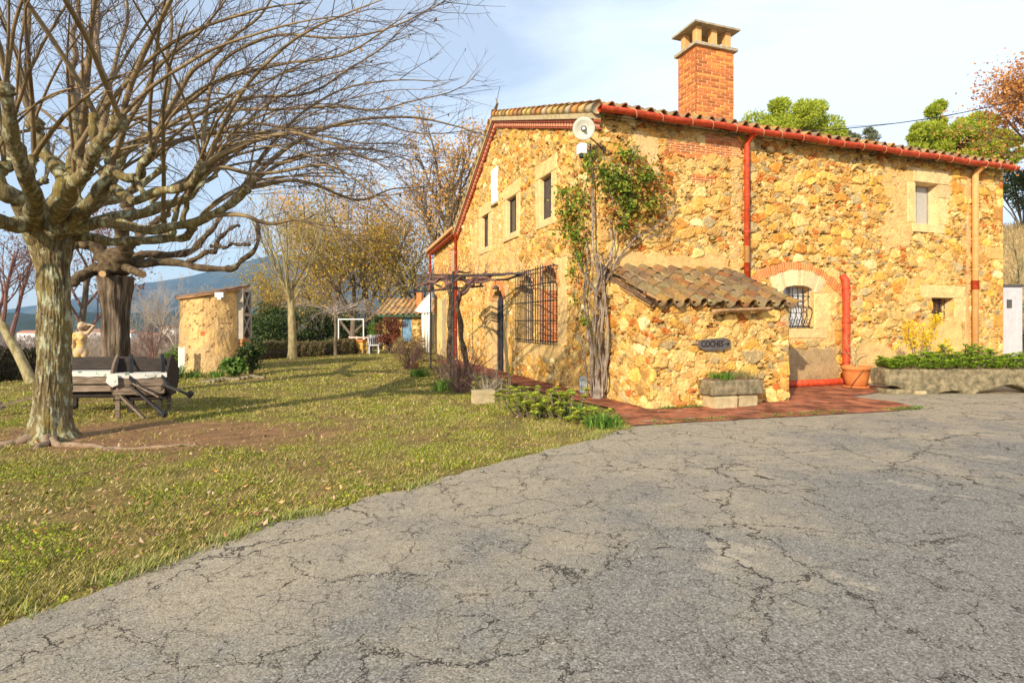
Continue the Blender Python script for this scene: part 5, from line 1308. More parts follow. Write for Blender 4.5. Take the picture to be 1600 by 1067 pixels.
# long arching shoots sweeping right over the lawn
long_ = [[(318, 262, 6.3), (330, 130, 6.3), (350, 90, 6.3), (417, 62, 6.3), (481, 58, 6.2), (560, 58, 6.2), (631, 34, 6.1), (699, 0, 6.0)], [(318, 262, 6.3), (322, 190, 6.4), (350, 169, 6.4), (406, 148, 6.5), (481, 139, 6.5), (537, 116, 6.5), (594, 80, 6.5), (635, 38, 6.5)],
         [(250, 205, 8.2), (295, 180, 8.0), (350, 171, 7.8), (444, 174, 7.6), (519, 172, 7.5), (590, 170, 7.4), (635, 157, 7.4), (710, 142, 7.3), (742, 120, 7.3)], [(345, 235, 8.5), (350, 205, 8.4), (400, 192, 8.3), (481, 197, 8.2), (575, 195, 8.1), (650, 210, 8.0), (747, 202, 8.0)],
         [(345, 235, 8.5), (360, 228, 8.4), (399, 217, 8.2), (455, 200, 8.0), (507, 210, 7.9), (575, 225, 7.8), (650, 228, 7.8)], [(385, 296, 6.4), (392, 268, 6.4), (425, 251, 6.4), (500, 244, 6.4), (564, 247, 6.4), (600, 250, 6.4)],
         [(385, 296, 6.4), (400, 290, 6.5), (440, 286, 6.6), (481, 289, 6.6), (545, 307, 6.7), (612, 296, 6.8), (669, 292, 6.8)], [(322, 340, 6.6), (350, 334, 6.55), (385, 336, 6.5), (420, 345, 6.6), (480, 352, 6.7), (540, 370, 6.7), (590, 405, 6.8)], [(238, 235, 6.5), (270, 150, 6.4), (330, 90, 6.3), (400, 30, 6.2), (440, -40, 6.1)],
         [(172, 262, 6.8), (200, 190, 6.6), (250, 110, 6.4), (330, 30, 6.2), (380, -50, 6.0)], [(238, 235, 6.5), (250, 195, 6.5), (300, 150, 6.4), (380, 118, 6.2), (470, 100, 6.1), (560, 70, 6.0), (640, 20, 6.0)], [(318, 262, 6.1), (350, 235, 6.0), (420, 215, 5.9), (500, 222, 5.8), (560, 240, 5.8), (610, 262, 5.8)],
         [(300, 282, 6.2), (350, 262, 6.1), (420, 268, 6.0), (480, 262, 6.0), (540, 275, 6.0), (600, 315, 6.0)], [(118, 185, 7.1), (112, 120, 7.0), (118, 50, 6.9), (122, -60, 6.8)], [(118, 185, 7.1), (130, 110, 7.3), (152, 30, 7.5), (165, -60, 7.6)], [(160, 225, 6.7), (165, 130, 6.7), (150, 50, 6.7), (150, -60, 6.7)],
         [(155, 190, 8.4), (185, 90, 8.3), (198, 0, 8.2), (205, -60, 8.2)], [(55, 195, 7.1), (45, 130, 7.1), (40, 50, 7.1), (38, -60, 7.1)], [(55, 195, 7.1), (30, 120, 7.0), (8, 40, 7.0), (-10, -50, 7.0)], [(250, 205, 8.2), (262, 120, 8.2), (268, 40, 8.2), (262, -50, 8.2)]]
for q, pp in enumerate(long_):
    c = smooth_path([rel(*w) for w in pp], 26, .035, q); r0 = rs.uniform(.028, .042) if q < 13 else rs.uniform(.045, .062)
    shoot(c, r0, 24, 4)
for (p, d, r) in knots:
    outw = p - ctr; az = math.atan2(outw[1], outw[0]); rad_ = math.hypot(outw[0], outw[1])
    nsh = rs.randint(2, 4)
    for q in range(nsh):
        a = az + rs.normal() * (.6 if rad_ > .8 else 1.1)
        o_ = np.array([math.cos(a), math.sin(a), 0])
        upw = rs.uniform(.5, 1.6)
        d0 = unit(o_ * rs.uniform(.45, 1.0) + np.array([0, 0, upw]) + rdir(rs) * .15)
        r0 = rs.uniform(.012, .036); L = (rs.uniform(2.2, 3.3) + r0 * 32) * (.78 if o_[0] > .3 else 1)
        w = whip(rs, p + rdir(rs) * r * .5, d0, L, o_ * rs.uniform(.7, 1.6) + np.array([.2, 0, -rs.uniform(.1, 1.3)]), 16, 0, .05)
        shoot(w, r0, rs.randint(6, 10), L)
o = limbs.build('limbs', M['bark1'], tree1, smooth=True)
o = shoots.build('crown', M['shoot'], tree1, smooth=True); twm.build('twigs', M['twigdark'], tree1)
tips1 = np.array(tips1); sel = rs.rand(len(tips1)) < .018
V, Q = leaves(tips1[sel], .06, 5, .5, up=np.array([0, 0, -1.0])); npmesh('foliage', V, Q, leafmat('dry_hanging_leaf', [(0, (.20, .10, .05)), (1, (.45, .28, .12))]), tree1)
rt = MB()
for pts, r in (([(.15, -.15, .03), (.45, -.42, .02), (.9, -.50, .0), (1.35, -.62, -.04)], .045), ([(-.1, -.15, .04), (-.28, -.32, .0), (-.5, -.45, -.05)], .06), ([(.12, -.2, .05), (.25, -.42, .01), (.28, -.6, -.05)], .05), ([(1.1, -.55, -.01), (1.7, -.5, .0), (2.3, -.3, -.03)], .025)):
    rt.tube(smooth_path(pts, 14, .02, 3), np.linspace(r, r * .5, 14), 12)
rt.build('surface_roots', M['root'], tree1, smooth=True)

# ---------------- old dark pollard behind the tables
TB2 = G(181, 618); tree2 = thing('old_gnarled_tree', 'old dark gnarled pollard with sawn stubs and knobbly level branches behind the tables', 'tree', TB2)
k = 100; nz_ = 120; zt = np.linspace(-.05, 2.45, nz_); an = np.linspace(0, 2 * np.pi, k, endpoint=False); Zg, Ag = np.meshgrid(zt, an, indexing='ij')
rad = .24 + .03 * np.exp(-Zg / .4) + .08 * sst(1.6, 2.45, Zg); fur = np.abs(fbm(Ag * 4.2, Zg * .9, 73, 4) - .5) * 2
rad = rad + (fur - .35) * .07
tk = MB(); i = np.arange(nz_ - 1)[:, None] * k; j = np.arange(k)[None, :]
tk.addq(np.stack([rad * np.cos(Ag), rad * np.sin(Ag), Zg], -1).reshape(-1, 3), np.stack([i + j, i + (j + 1) % k, i + k + (j + 1) % k, i + k + j], -1).reshape(-1, 4)); tk.build('trunk', M['bark2'], tree2, smooth=True)
lb = MB(); tw = MB(); rs = np.random.RandomState(5); Y2 = TB2[1]
def rel2(u, v, Y): return P(u, v, Y) - TB2
L2 = [([(172, 428, 0), (150, 422, 0), (132, 428, -.2), (112, 440, -.4)], .10, .085), ([(180, 425, 0), (160, 395, -.1), (135, 382, -.2), (115, 380, -.3)], .15, .09), ([(190, 415, 0), (215, 412, 0), (245, 408, .1), (285, 412, .2), (325, 422, .2), (362, 422, .2), (378, 405, .2), (395, 392, .2), (404, 372, .2), (402, 345, .3)], .095, .035),
      ([(195, 420, .1), (225, 398, .2), (245, 396, .3), (285, 395, .4), (310, 382, .4), (330, 365, .5), (345, 340, .6), (352, 320, .6)], .10, .04), ([(290, 412, .2), (315, 400, .3), (335, 388, .4), (350, 365, .4), (372, 352, .5)], .06, .035),
      ([(185, 415, -.1), (195, 390, -.3), (192, 360, -.5), (200, 330, -.6), (188, 300, -.7)], .16, .09), ([(190, 400, .2), (215, 375, .5), (240, 350, .8), (262, 335, 1.0)], .10, .06), ([(330, 385, .4), (365, 384, .3), (390, 382, .1)], .035, .03), ([(172, 410, .3), (150, 385, .8), (120, 350, 1.2), (95, 330, 1.5)], .10, .06)]
for s_i, (pp, r0, r1) in enumerate(L2):
    n = 30; c = smooth_path([rel2(u, v, Y2 + dy) for u, v, dy in pp], n, .035, s_i); t = np.linspace(0, 1, n)
    r = r0 + (r1 - r0) * t + .018 * np.sin(t * 40 + s_i) * rs.rand(n)
    lb.tube(c, r, 12); 
    for q in range(5, n, 4): knob(lb, c[q] + rdir(rs) * r1 * .5, r[q] * rs.uniform(.9, 1.25))
    twigs(tw, rs, c, None, 26 if s_i > 1 else 8, (.25, 1.0), 1, 3, .006, .5, 3, None, .15)
knob(lb, rel2(180, 412, Y2), .33)
lb.build('limbs', M['bark2b'], tree2, smooth=True); tw.build('crown', M['twig'], tree2)
for (a, b, r) in (((196, 418, Y2 - .2), (223, 429, Y2 - .55), .085), ((170, 424, Y2 - .2), (160, 428, Y2 - .5), .075)):
    p, q = rel2(*a), rel2(*b); s2 = MB().tube([p, (p + q) / 2, q], [r, r * .9, r * .85], 14).build('sawn_stub', M['bark2b'], tree2, smooth=True)
    d = unit(q - p); MB().tube([q - d * .01, q + d * .004], r * .83, 14).build('cut_face', M['cut'], s2)

# ---------------- generic trees
def grow(mb, rs, p, d, L, r, lvl, cfg, tips, n=7):
    pts = [np.array(p, float)]; d = unit(np.array(d, float)); up = cfg['up'][lvl]
    for i in range(n):
        d = unit(d + rdir(rs) * cfg['wob'][lvl] + np.array([0, 0, up / n])); pts.append(pts[-1] + d * L / n)
    pts = np.array(pts); rr = r * (1 - (1 - cfg['tap'][lvl]) * np.linspace(0, 1, n + 1)); rr[0] *= 1.15
    mb.tube(pts, rr, cfg['k'][lvl], False)
    if lvl + 1 < len(cfg['n']):
        for c in range(cfg['n'][lvl + 1]):
            f = cfg['f0'][lvl] + (1 - cfg['f0'][lvl]) * (c + rs.rand()) / cfg['n'][lvl + 1]; i = min(n - 1, int(f * n)); q = pts[i] + (pts[i + 1] - pts[i]) * (f * n - i)
            t = unit(pts[i + 1] - pts[i]); side = rdir(rs); side = unit(side - t * (side @ t)); an_ = cfg['ang'][lvl] * rs.uniform(.7, 1.3)
            dd = t * math.cos(an_) + side * math.sin(an_)
            grow(mb, rs, q, dd, L * cfg['lr'][lvl] * rs.uniform(.7, 1.2) * (1.15 - .5 * f), max(.003, rr[i] * cfg['rr'][lvl]), lvl + 1, cfg, tips, max(3, n - 2))
    else: tips.append(pts[-1]); tips.append(pts[len(pts) // 2])
def make_tree(name, label, loc, Hh, r, cfg, seed, bark, twigm, leaf=None, nleaf=3, lsize=.09, lsp=.25, group=None, trunkL=None, d0=(0, 0, 1), cat='tree', asp=.6):
    rs = np.random.RandomState(seed); mb = MB(); tips = []
    t = thing(name, label, cat, loc, 0, group)
    grow(mb, rs, (0, 0, -.1), d0, trunkL or Hh * .5, r, 0, cfg, tips)
    # first tube = trunk
    tr = MB(); tr.V = [mb.V[0]]; tr.Q = [mb.Q[0]]; tr.build('trunk', bark, t, smooth=True)
    n0 = len(mb.V[0]); cr_ = MB(); cr_.V = mb.V[1:]; cr_.Q = [q - n0 for q in mb.Q[1:]]
    if cr_.V: cr_.build('crown', twigm, t)
    if leaf is not None:
        T = np.array(tips); T = np.repeat(T, nleaf, 0) + rs.normal(size=(len(T) * nleaf, 3)) * lsp
        V, Q = leaves(T, lsize, seed, asp); npmesh('foliage', V, Q, leaf, t)
    return t
BARE = dict(n=[1, 9, 6, 6, 4], k=[12, 7, 5, 3, 3], wob=[.06, .12, .16, .2, .25], up=[.2, .45, .35, .3, .2], tap=[.6, .35, .35, .4, .5], f0=[.42, .25, .2, .15], ang=[.5, .6, .65, .7], lr=[.95, .55, .5, .5], rr=[.5, .5, .5, .55])
# pale bare tree on the lawn
cfg = dict(BARE); cfg['n'] = [1, 9, 6, 7, 3]; cfg['ang'] = [.52, .5, .6, .7]; cfg['lr'] = [2.0, .42, .45, .5]; cfg['f0'] = [.72, .2, .15, .1]; cfg['up'] = [.1, .55, .3, .2, .2]; cfg['rr'] = [.36, .45, .45, .5]
make_tree('bare_lawn_tree', 'pale-barked bare tree with upright fanning branches standing alone on the far lawn', G(456, 561), 8, .19, cfg, 3, M['bark3'], M['bark3'], trunkL=3.0)
make_tree('weeping_tree', 'small umbrella-shaped leafless tree with drooping twigs left of the white frame', G(524, 555), 4, .085, dict(BARE, n=[1, 12, 7, 6], ang=[1.15, .7, .8], up=[.1, -.5, -.7, -.5], lr=[1.25, .5, .5], f0=[.9, .3, .2], rr=[.55, .4, .5]), 8, M['bark4'], M['palebrush'], trunkL=2.1)
# autumn trees
OR = leafmat('orange_autumn_leaf', [(0, (.56, .25, .05)), (.4, (.78, .42, .09)), (.75, (.66, .46, .14)), (1, (.42, .24, .08))], .4)
OG = leafmat('yellow_green_autumn_leaf', [(0, (.28, .24, .04)), (.35, (.56, .38, .07)), (.6, (.24, .22, .05)), (1, (.70, .40, .09))], .4)
AUT = dict(n=[1, 9, 6, 6, 4], k=[10, 6, 4, 3, 3], wob=[.06, .12, .16, .2, .25], up=[.2, .35, .3, .2, .1], tap=[.5, .35, .35, .4, .5], f0=[.3, .2, .2, .15], ang=[.75, .7, .7, .7], lr=[.95, .55, .5, .5], rr=[.45, .45, .45, .5])
def at(u, Yd): return np.array([(u - CX) / F * Yd, Yd, float(terrain((u - CX) / F * Yd, Yd))])
# tall half-bare tree behind the annex
make_tree('tall_autumn_tree', 'tall half-bare tree with sparse orange leaves rising behind the annex roof', at(694, 36), 15, .32, dict(BARE, n=[1, 13, 7, 6, 4], lr=[.62, .5, .5, .5], f0=[.45, .25, .15, .1], ang=[.62, .6, .6, .7]), 12, M['bark3'], M['bark4'], OR, 1, .18, .25, trunkL=10.8)
for k_, (u, Yd, hh, sd_, lf, lab, nl) in enumerate(((585, 40, 16, 31, OR, 'broad orange autumn tree in the middle of the far garden', 3), (520, 43, 15, 32, OR, 'orange autumn tree left of the broad one', 3), (655, 42, 13, 33, OG, 'yellow-green autumn tree over the outbuilding roof', 4),
                                             (552, 37, 10.5, 34, OG, 'lower yellow-green tree behind the white pipe frame', 5), (470, 46, 11, 35, OG, 'dull green autumn tree behind the pale lawn tree', 4), (625, 50, 17, 36, OR, 'farther orange tree seen through the others', 3))):
    make_tree('autumn_tree', lab, at(u, Yd), hh, .24, AUT, sd_, M['bark4'], M['bark4'], lf, max(2, nl - 1), .17, .55, group='autumn trees at the end of the garden', trunkL=hh * .62)
# evergreen masses
EV = leafmat('dark_evergreen_leaf', [(0, (.018, .035, .010)), (.5, (.045, .075, .018)), (1, (.10, .13, .03))], .15)
EV2 = leafmat('fresh_green_leaf', [(0, (.05, .11, .015)), (.5, (.11, .20, .03)), (1, (.22, .32, .06))], .25)
def clump(name, label, loc, sz, n, lsz, mat, seed, cat='bush', group=None, stem=None, nsub=22, asp=.55, core=True, flat=0.):
    """leafy mass: leaf-sized faces gathered in sub-clumps on stems"""
    rs = np.random.RandomState(seed); t = thing(name, label, cat, loc, 0, group); sz = np.array(sz, float)
    c = rs.normal(size=(nsub, 3)); c /= np.linalg.norm(c, axis=1)[:, None]; c *= (rs.rand(nsub, 1) ** .4) * .72; c = c * sz; c[:, 2] = c[:, 2] * .95 + sz[2]
    rr_ = rs.uniform(.22, .42, nsub) * sz.min()
    st = MB()
    for q in c: st.tube(smooth_path([(q[0] * .15, q[1] * .15, 0), (q[0] * .5, q[1] * .5, q[2] * .45), tuple(q)], 6, .03, seed), np.linspace(.035, .01, 6) * max(.3, sz[2] / 1.5), 4, False)
    st.build('stems', stem or M['bark4'], t)
    w = rr_ ** 2 / (rr_ ** 2).sum(); idx = rs.choice(nsub, n, p=w); d = rs.normal(size=(n, 3)); d /= np.linalg.norm(d, axis=1)[:, None]
    p_ = c[idx] + d * (rr_[idx] * rs.uniform(.45, 1.12, n))[:, None] * np.array([1.15, 1.15, .9]); p_[:, 2] = np.abs(p_[:, 2])
    V, Q = leaves(p_, lsz, seed, asp, flat=flat); npmesh('foliage', V, Q, mat, t); return t
for k_, (u, Yd, sx_, sz_, sd_, lab) in enumerate(((410, 33, 2.0, 1.9, 1, 'dark evergreen bush just right of the round hut'), (440, 36, 2.2, 2.6, 2, 'dark evergreen left of the pale lawn trunk'), (490, 38, 2.6, 2.8, 3, 'dark evergreen right of the pale lawn trunk'),
                                        (540, 39, 2.4, 2.6, 4, 'dark evergreen behind the white pipe frame'), (585, 38, 2.2, 2.4, 5, 'dark evergreen right of the white pipe frame'), (640, 42, 3.0, 3.0, 6, 'dark evergreen behind the outbuilding'), (612, 44, 3.0, 3.6, 7, 'tall dark evergreen between the autumn trees'))):
    clump('evergreen_bush', lab, at(u, Yd), (sx_, 1.6, sz_), 5200, .17, EV if k_ % 3 else EV, sd_ + 70, 'tree', 'evergreens at the end of the garden', nsub=26)
# pines beyond the roof
PN = leafmat('pine_needle', [(0, (.22, .28, .02)), (.5, (.44, .52, .045)), (1, (.60, .62, .10))], .4)
def pine(label, u, Yd, vtop, w, h, seed, mat=PN, n=34000, ns=40):
    p = at(u, Yd); zt = H + (HZ - vtop) / F * Yd; t = thing('umbrella_pine', label, 'tree', p, 0, 'pines beyond the roof'); rs = np.random.RandomState(seed)
    MB().tube(smooth_path([(0, 0, -.3), (.2, 0, (zt - p[2]) * .4), (-.1, 0, zt - p[2] - h * .6)], 10, .1, seed), np.linspace(.35, .18, 10), 10).build('trunk', M['bark2b'], t, smooth=True)
    c = []; zc = zt - p[2] - h * .55
    br = MB()
    for q in range(ns):
        a = rs.uniform(0, 6.28); r_ = math.sqrt(rs.rand()); zz_ = rs.uniform(-.55, .5) * (1 - r_ ** 2 * .6)
        c.append((w * r_ * math.cos(a), w * r_ * .8 * math.sin(a), zc + h * zz_ - r_ * h * .12)); br.tube([(-.1, 0, zc - h * .35), (c[-1][0] * .5, c[-1][1] * .5, zc - h * .2 + h * zz_ * .5), c[-1]], [.09, .06, .025], 5, False)
    br.build('limbs', M['bark2b'], t); c = np.array(c); idx = rs.randint(0, ns, n); d = rs.normal(size=(n, 3)); d /= np.linalg.norm(d, axis=1)[:, None]; rr_ = rs.uniform(.55, 1.3, ns) * w * .19
    pp = c[idx] + d * (rr_[idx] * rs.uniform(.5, 1.1, n))[:, None] * np.array([1, 1, .8])
    V, Q = leaves(pp, .24, seed, .34, up=d * .9 + np.array([0, 0, .4])); npmesh('crown', V, Q, mat, t); return t
pine('broad bright-green pine crown right of the chimney', 1226, 42, 156, 3.9, 3.7, 1)
pine('bright-green pine crown over the right end of the roof', 1482, 40, 152, 2.9, 4.6, 2)
pine('smaller pine crown beside the orange oak', 1545, 46, 190, 2.4, 4.2, 3)
pine('low grey-green tree top between the two pines', 1328, 50, 196, 2.0, 1.9, 4, leafmat('grey_green_leaf', [(0, (.10, .12, .07)), (1, (.26, .28, .17))]), 5000, 16)
# orange oak and dark scrub at the far right
OB_ = leafmat('russet_oak_leaf', [(0, (.34, .12, .03)), (.5, (.56, .24, .06)), (1, (.68, .38, .13))], .3)
make_tree('russet_oak', 'russet-leaved oak at the far right edge above the hillside', at(1688, 24), 9, .26, dict(AUT, n=[1, 11, 7, 6, 4]), 44, M['bark4'], M['bark4'], OB_, 4, .14, .32, trunkL=6.0)
make_tree('dead_limb_tree', 'small pale crooked bare tree at the house corner on the right', at(1592, 21), 4, .10, dict(BARE, n=[1, 4, 4, 4]), 46, M['bark3'], M['bark3'], trunkL=2.2)
clump('dark_shrub', 'dark green scrub behind the right corner of the house', at(1600, 29), (2.4, 1.5, 2.0), 8000, .11, EV, 81, 'bush')
clump('dark_shrub', 'dark green bush beside the utility cabinet at the frame edge', at(1640, 17.5), (.9, .8, 1.4), 5000, .08, EV, 82, 'bush')

# ---------------- valley edge brush
proto = []
for s_ in range(3):
    t = make_tree('bare_scrub_tree', 'bare twiggy scrub tree on the slope beyond the lawn', (0, 0, 0), 5, .06, dict(BARE, n=[1, 8, 8, 7, 4], f0=[.12, .15, .1, .1], ang=[.55, .6, .6, .7], lr=[.85, .6, .5, .5], up=[.2, .4, .3, .2, .1]), 90 + s_, [M['twigred'], M['twig'], M['palebrush']][s_], [M['twigred'], M['twig'], M['palebrush']][s_], group='bare scrub on the valley slope', trunkL=3.2)
    proto.append(t)
rs = np.random.RandomState(4)
sl = []
for k_ in range(34):
    u = rs.uniform(-60, 440); Yd = rs.uniform(17, 60); p = at(u, Yd)
    if p[0] > -12.6 + .1 * (Yd - 14) - 1.0 and Yd < 31: Yd = 31 + rs.rand() * 28; p = at(u, Yd)
    if p[2] > -.2: continue
    sl.append((p, rs.uniform(0, 6.28)))
used = set()
for k_, (p, a) in enumerate(sl):
    pr = proto[k_ % 3]; o = pr if (k_ % 3) not in used else copy_tree(pr); used.add(k_ % 3)
    o.location = tuple(p - np.array([0, 0, .1])); o.rotation_euler = (0, 0, a); hs_ = max(1.6, (H + (HZ - rs.uniform(478, 525)) / F * p[1]) - p[2]); s = hs_ / 6.0; o.scale = (s * 1.3, s * 1.3, s)
    o['label'] = 'bare twiggy scrub tree on the slope beyond the lawn'
# distant scrubby wood on the valley floor, nobody could count it
rs = np.random.RandomState(6); mb = MB(); N = 5200
yy = 45 + 520 * rs.rand(N) ** 1.6; xx = (rs.uniform(-120, 760, N) - CX) / F * yy; pz = terrain(xx, yy)
base = np.stack([xx, yy, pz], 1); hgt = rs.uniform(3, 8, N) * (1 + 0 * yy)
pts = np.repeat(base, 30, 0); hh = np.repeat(hgt, 30); rr_ = rs.normal(size=(len(pts), 3)); f = rs.rand(len(pts))
pts = pts + np.stack([rr_[:, 0] * hh * .24 * f, rr_[:, 1] * hh * .24, hh * f ** .7 * .95], 1); sc_ = np.repeat(.55 + yy * .004, 30)
V, Q = leaves(pts, sc_ * 1.2, 6, .10, up=rr_ * .5 + np.array([0, 0, 1.2]))
o = npmesh('valley_wood', V, Q, leafmat('purplish_brown_brush', [(0, (.11, .07, .055)), (.5, (.22, .145, .11)), (.85, (.30, .21, .155)), (1, (.07, .09, .04))], 0)); tag(o, 'brown leafless woodland filling the valley floor', 'woodland', None, 'stuff')
# left-hand bare trees near the big trunk
Cf = dict(BARE, n=[1, 7, 7, 6, 4], f0=[.35, .2, .15, .1], ang=[.6, .6, .6, .7], lr=[.8, .6, .5, .5], up=[.1, .3, .3, .2, .1])
make_tree('curved_bare_tree', 'curved pale-stemmed bare tree leaning left behind the big trunk', G(52, 598), 5, .12, Cf, 51, M['bark3'], M['twigred'], trunkL=3.4, d0=(-.55, .1, 1))
make_tree('purple_leaf_tree', 'small tree with a few dark purplish dead leaves behind the big trunk', G(85, 592) + np.array([0, .8, 0]), 5, .10, Cf, 52, M['bark4'], M['twigred'], leafmat('dead_purple_leaf', [(0, (.14, .05, .04)), (1, (.32, .13, .08))]), 1, .07, .12, trunkL=3.2, d0=(.1, .0, 1))
Pb = leafmat('x', [(0, (.1, .1, .1)), (1, (.1, .1, .1))])
make_tree('white_birch_scrub', 'thin whitish bare sapling between the dark trunk and the hut', at(222, 21) * np.array([1, 1, 0]) + np.array([0, 0, -1.2]), 4, .05, Cf, 53, M['palebrush'], M['palebrush'], trunkL=3.0, d0=(.3, 0, 1))
make_tree('white_birch_scrub', 'thin whitish bare sapling leaning left just before the hut roof', at(300, 24) * np.array([1, 1, 0]) + np.array([0, 0, -1.2]), 5, .06, Cf, 54, M['palebrush'], M['palebrush'], trunkL=3.4, d0=(-.3, 0, 1))
# low clipped hedges of dry lavender-like stuff
HB = leafmat('dry_hedge_leaf', [(0, (.09, .07, .03)), (.5, (.20, .15, .07)), (1, (.22, .21, .08))], .1)
HD = leafmat('dark_hedge_leaf', [(0, (.02, .02, .012)), (.6, (.07, .055, .03)), (1, (.08, .09, .03))], .1)
def hedge(label, a, b, w, h, n, mat, seed, lsz=.10):
    rs = np.random.RandomState(seed); a = np.array(a); b = np.array(b); t = rs.rand(n)[:, None]; p = a + (b - a) * t; th_ = rs.uniform(-.3, np.pi + .3, n); q = rs.uniform(.8, 1.08, n) * (.85 + .3 * vn(t[:, 0] * 14, t[:, 0] * 0, seed))
    p = p + np.stack([0 * q, -np.cos(th_) * w * q, np.abs(np.sin(th_)) * h * q], 1)
    V, Q = leaves(p, lsz, seed, .35, up=np.array([0, 0, 1.]))
    t_ = thing('low_hedge', label, 'hedge', a * 0); npmesh('foliage', V, Q, mat, t_)
    m = MB(); c = [a + (b - a) * q + np.array([0, 0, h * .3]) for q in np.linspace(0, 1, 16)]; m.tube(c, h * .35, 8); m.build('stems', M['darkwood'], t_, smooth=True); t_.location = (0, 0, 0); return t_
hedge('low dry brown hedge left of the pale lawn trunk', G(400, 562), G(452, 558), .5, .62, 5000, HB, 1)
hedge('low greenish-brown hedge between the two lawn trunks', G(462, 557), G(512, 555), .5, .55, 5000, HB, 2)
hedge('low grey-green hedge before the white pipe frame', G(515, 554), G(556, 552), .5, .6, 5000, HB, 3)
hedge('dark low hedge at the left edge behind the big trunk', G(-60, 600) + np.array([0, .6, 0]), G(75, 592) + np.array([0, .6, 0]), .5, .75, 8000, HD, 4, .08)
clump('green_bush', 'rounded green bush left of the round hut', G(262, 584) + np.array([0, .9, 0]), (.75, .6, .5), 5000, .06, EV2, 61, 'bush')

# ---------------- plants along the house
YG = leafmat('yellow_green_succulent_leaf', [(0, (.24, .33, .03)), (.5, (.40, .46, .05)), (1, (.58, .58, .10))], .25)
GG = leafmat('deep_green_blade', [(0, (.05, .13, .015)), (.6, (.12, .24, .03)), (1, (.24, .34, .06))], .25)
TL = leafmat('trough_leaf', [(0, (.12, .24, .015)), (.5, (.30, .46, .03)), (1, (.52, .62, .09))], .35)
def rosettes(name, label, loc, pts, rl, nl, mat, seed, cat='plant', stemm=None, tilt=.7):
    """stems topped by rosettes of pointed leaves"""
    rs = np.random.RandomState(seed); t = thing(name, label, cat, loc); st = MB(); VV = []; QQ = []; n = 0
    for (x, y, z) in pts:
        st.tube([(x * .7, y * .7, 0), (x * .85, y * .9, z * .5), (x, y, z)], [.012, .010, .008], 5, False)
        for lay in (0, 1, 2, 3, 4):
            for q in range(nl if lay < 3 else nl - 3):
                a = 6.283 * (q + .5 * lay) / nl + rs.rand() * .3; el = [.05, .6, 1.15, .3, .2][lay] + rs.rand() * .35; L = rl * [1, .85, .6, .95, .85][lay] * rs.uniform(.8, 1.15)
                d = np.array([math.cos(a) * math.cos(el), math.sin(a) * math.cos(el), math.sin(el)]); b = np.array([-math.sin(a), math.cos(a), 0]); o_ = np.array([x, y, z - .01 * lay]) if lay < 3 else np.array([x * (.95 - .05 * (lay - 3)), y * .93, z * (.74 - .26 * (lay - 3)) - rs.rand() * .03])
                w = L * .20; V4 = [o_, o_ + d * L * .6 + b * w, o_ + d * L + np.array([0, 0, -.1 * L]), o_ + d * L * .6 - b * w]
                VV += V4; QQ.append([n, n + 1, n + 2, n + 3]); n += 4
    st.build('stems', stemm or M['twig'], t); npmesh('foliage', np.array(VV), np.array(QQ), mat, t); return t
def spread(rs, n, sx_, sy_, z0, z1): return [(rs.normal() * sx_, rs.normal() * sy_, rs.uniform(z0, z1)) for _ in range(n)]
rs = np.random.RandomState(14)
for k_, (u, v, n, sx_, h, lab) in enumerate(((815, 642, 14, .16, .40, 'yellow-green spurge clump nearest the lone stone block'), (848, 650, 26, .20, .36, 'widest yellow-green spurge clump in the middle of the bed'), (880, 652, 20, .15, .44, 'tallest leafy spurge clump, right of the widest one'), (925, 660, 14, .15, .22, 'low spurge clump at the path end of the bed'))):
    rosettes('spurge_plant', lab, G(u, v), spread(rs, int(n * 2.4), sx_ * 1.1, .15, h * .15, h), .085, 10, YG, 100 + k_)
def blades(name, label, loc, n, L, w, spread_, mat, seed, cat='plant', lean=.5, parent=None):
    rs = np.random.RandomState(seed); a = rs.uniform(0, 6.28, n); r = rs.rand(n) * spread_; b = np.stack([np.cos(a) * r, np.sin(a) * r, 0 * a], 1); ll = L * rs.uniform(.6, 1.1, n)
    d = np.stack([np.cos(a + rs.normal(size=n) * .8) * lean * rs.rand(n), np.sin(a + rs.normal(size=n) * .8) * lean * rs.rand(n), np.ones(n)], 1); d /= np.linalg.norm(d, axis=1)[:, None]
    s = np.stack([-np.sin(a * 3), np.cos(a * 3), 0 * a], 1) * w; m1 = b + d * ll[:, None] * .55; tp_ = b + (d + np.stack([d[:, 0], d[:, 1], -.35 * np.ones(n)], 1) * .6) * ll[:, None] * .95
    V = np.stack([b - s * .5, b + s * .5, m1 + s * .5, m1 - s * .5, m1 - s * .5, m1 + s * .5, tp_ + s * .08, tp_ - s * .08], 1).reshape(-1, 3)
    Q = np.arange(n * 8).reshape(-1, 4)
    o = npmesh(name, V, Q, mat, parent)
    if parent is None: o.location = tuple(loc); tag(o, label, cat)
    else: o.location = tuple(loc)
    return o
for k_, (u, v, n, L, lab) in enumerate(((905, 655, 60, .34, 'tuft of upright green leaves right of the spurges'), (942, 668, 90, .28, 'dense grassy tuft at the corner of bed and path'), (655, 588, 120, .30, 'green tuft at the foot of the pergola'), (700, 604, 80, .26, 'green tuft around the vine trunks'), (690, 640 - 30, 60, .2, 'low tuft in front of the reddish bare shrub'))):
    blades('green_tuft', lab, G(u, v), n * 2, L, .016, .26, GG, 120 + k_)
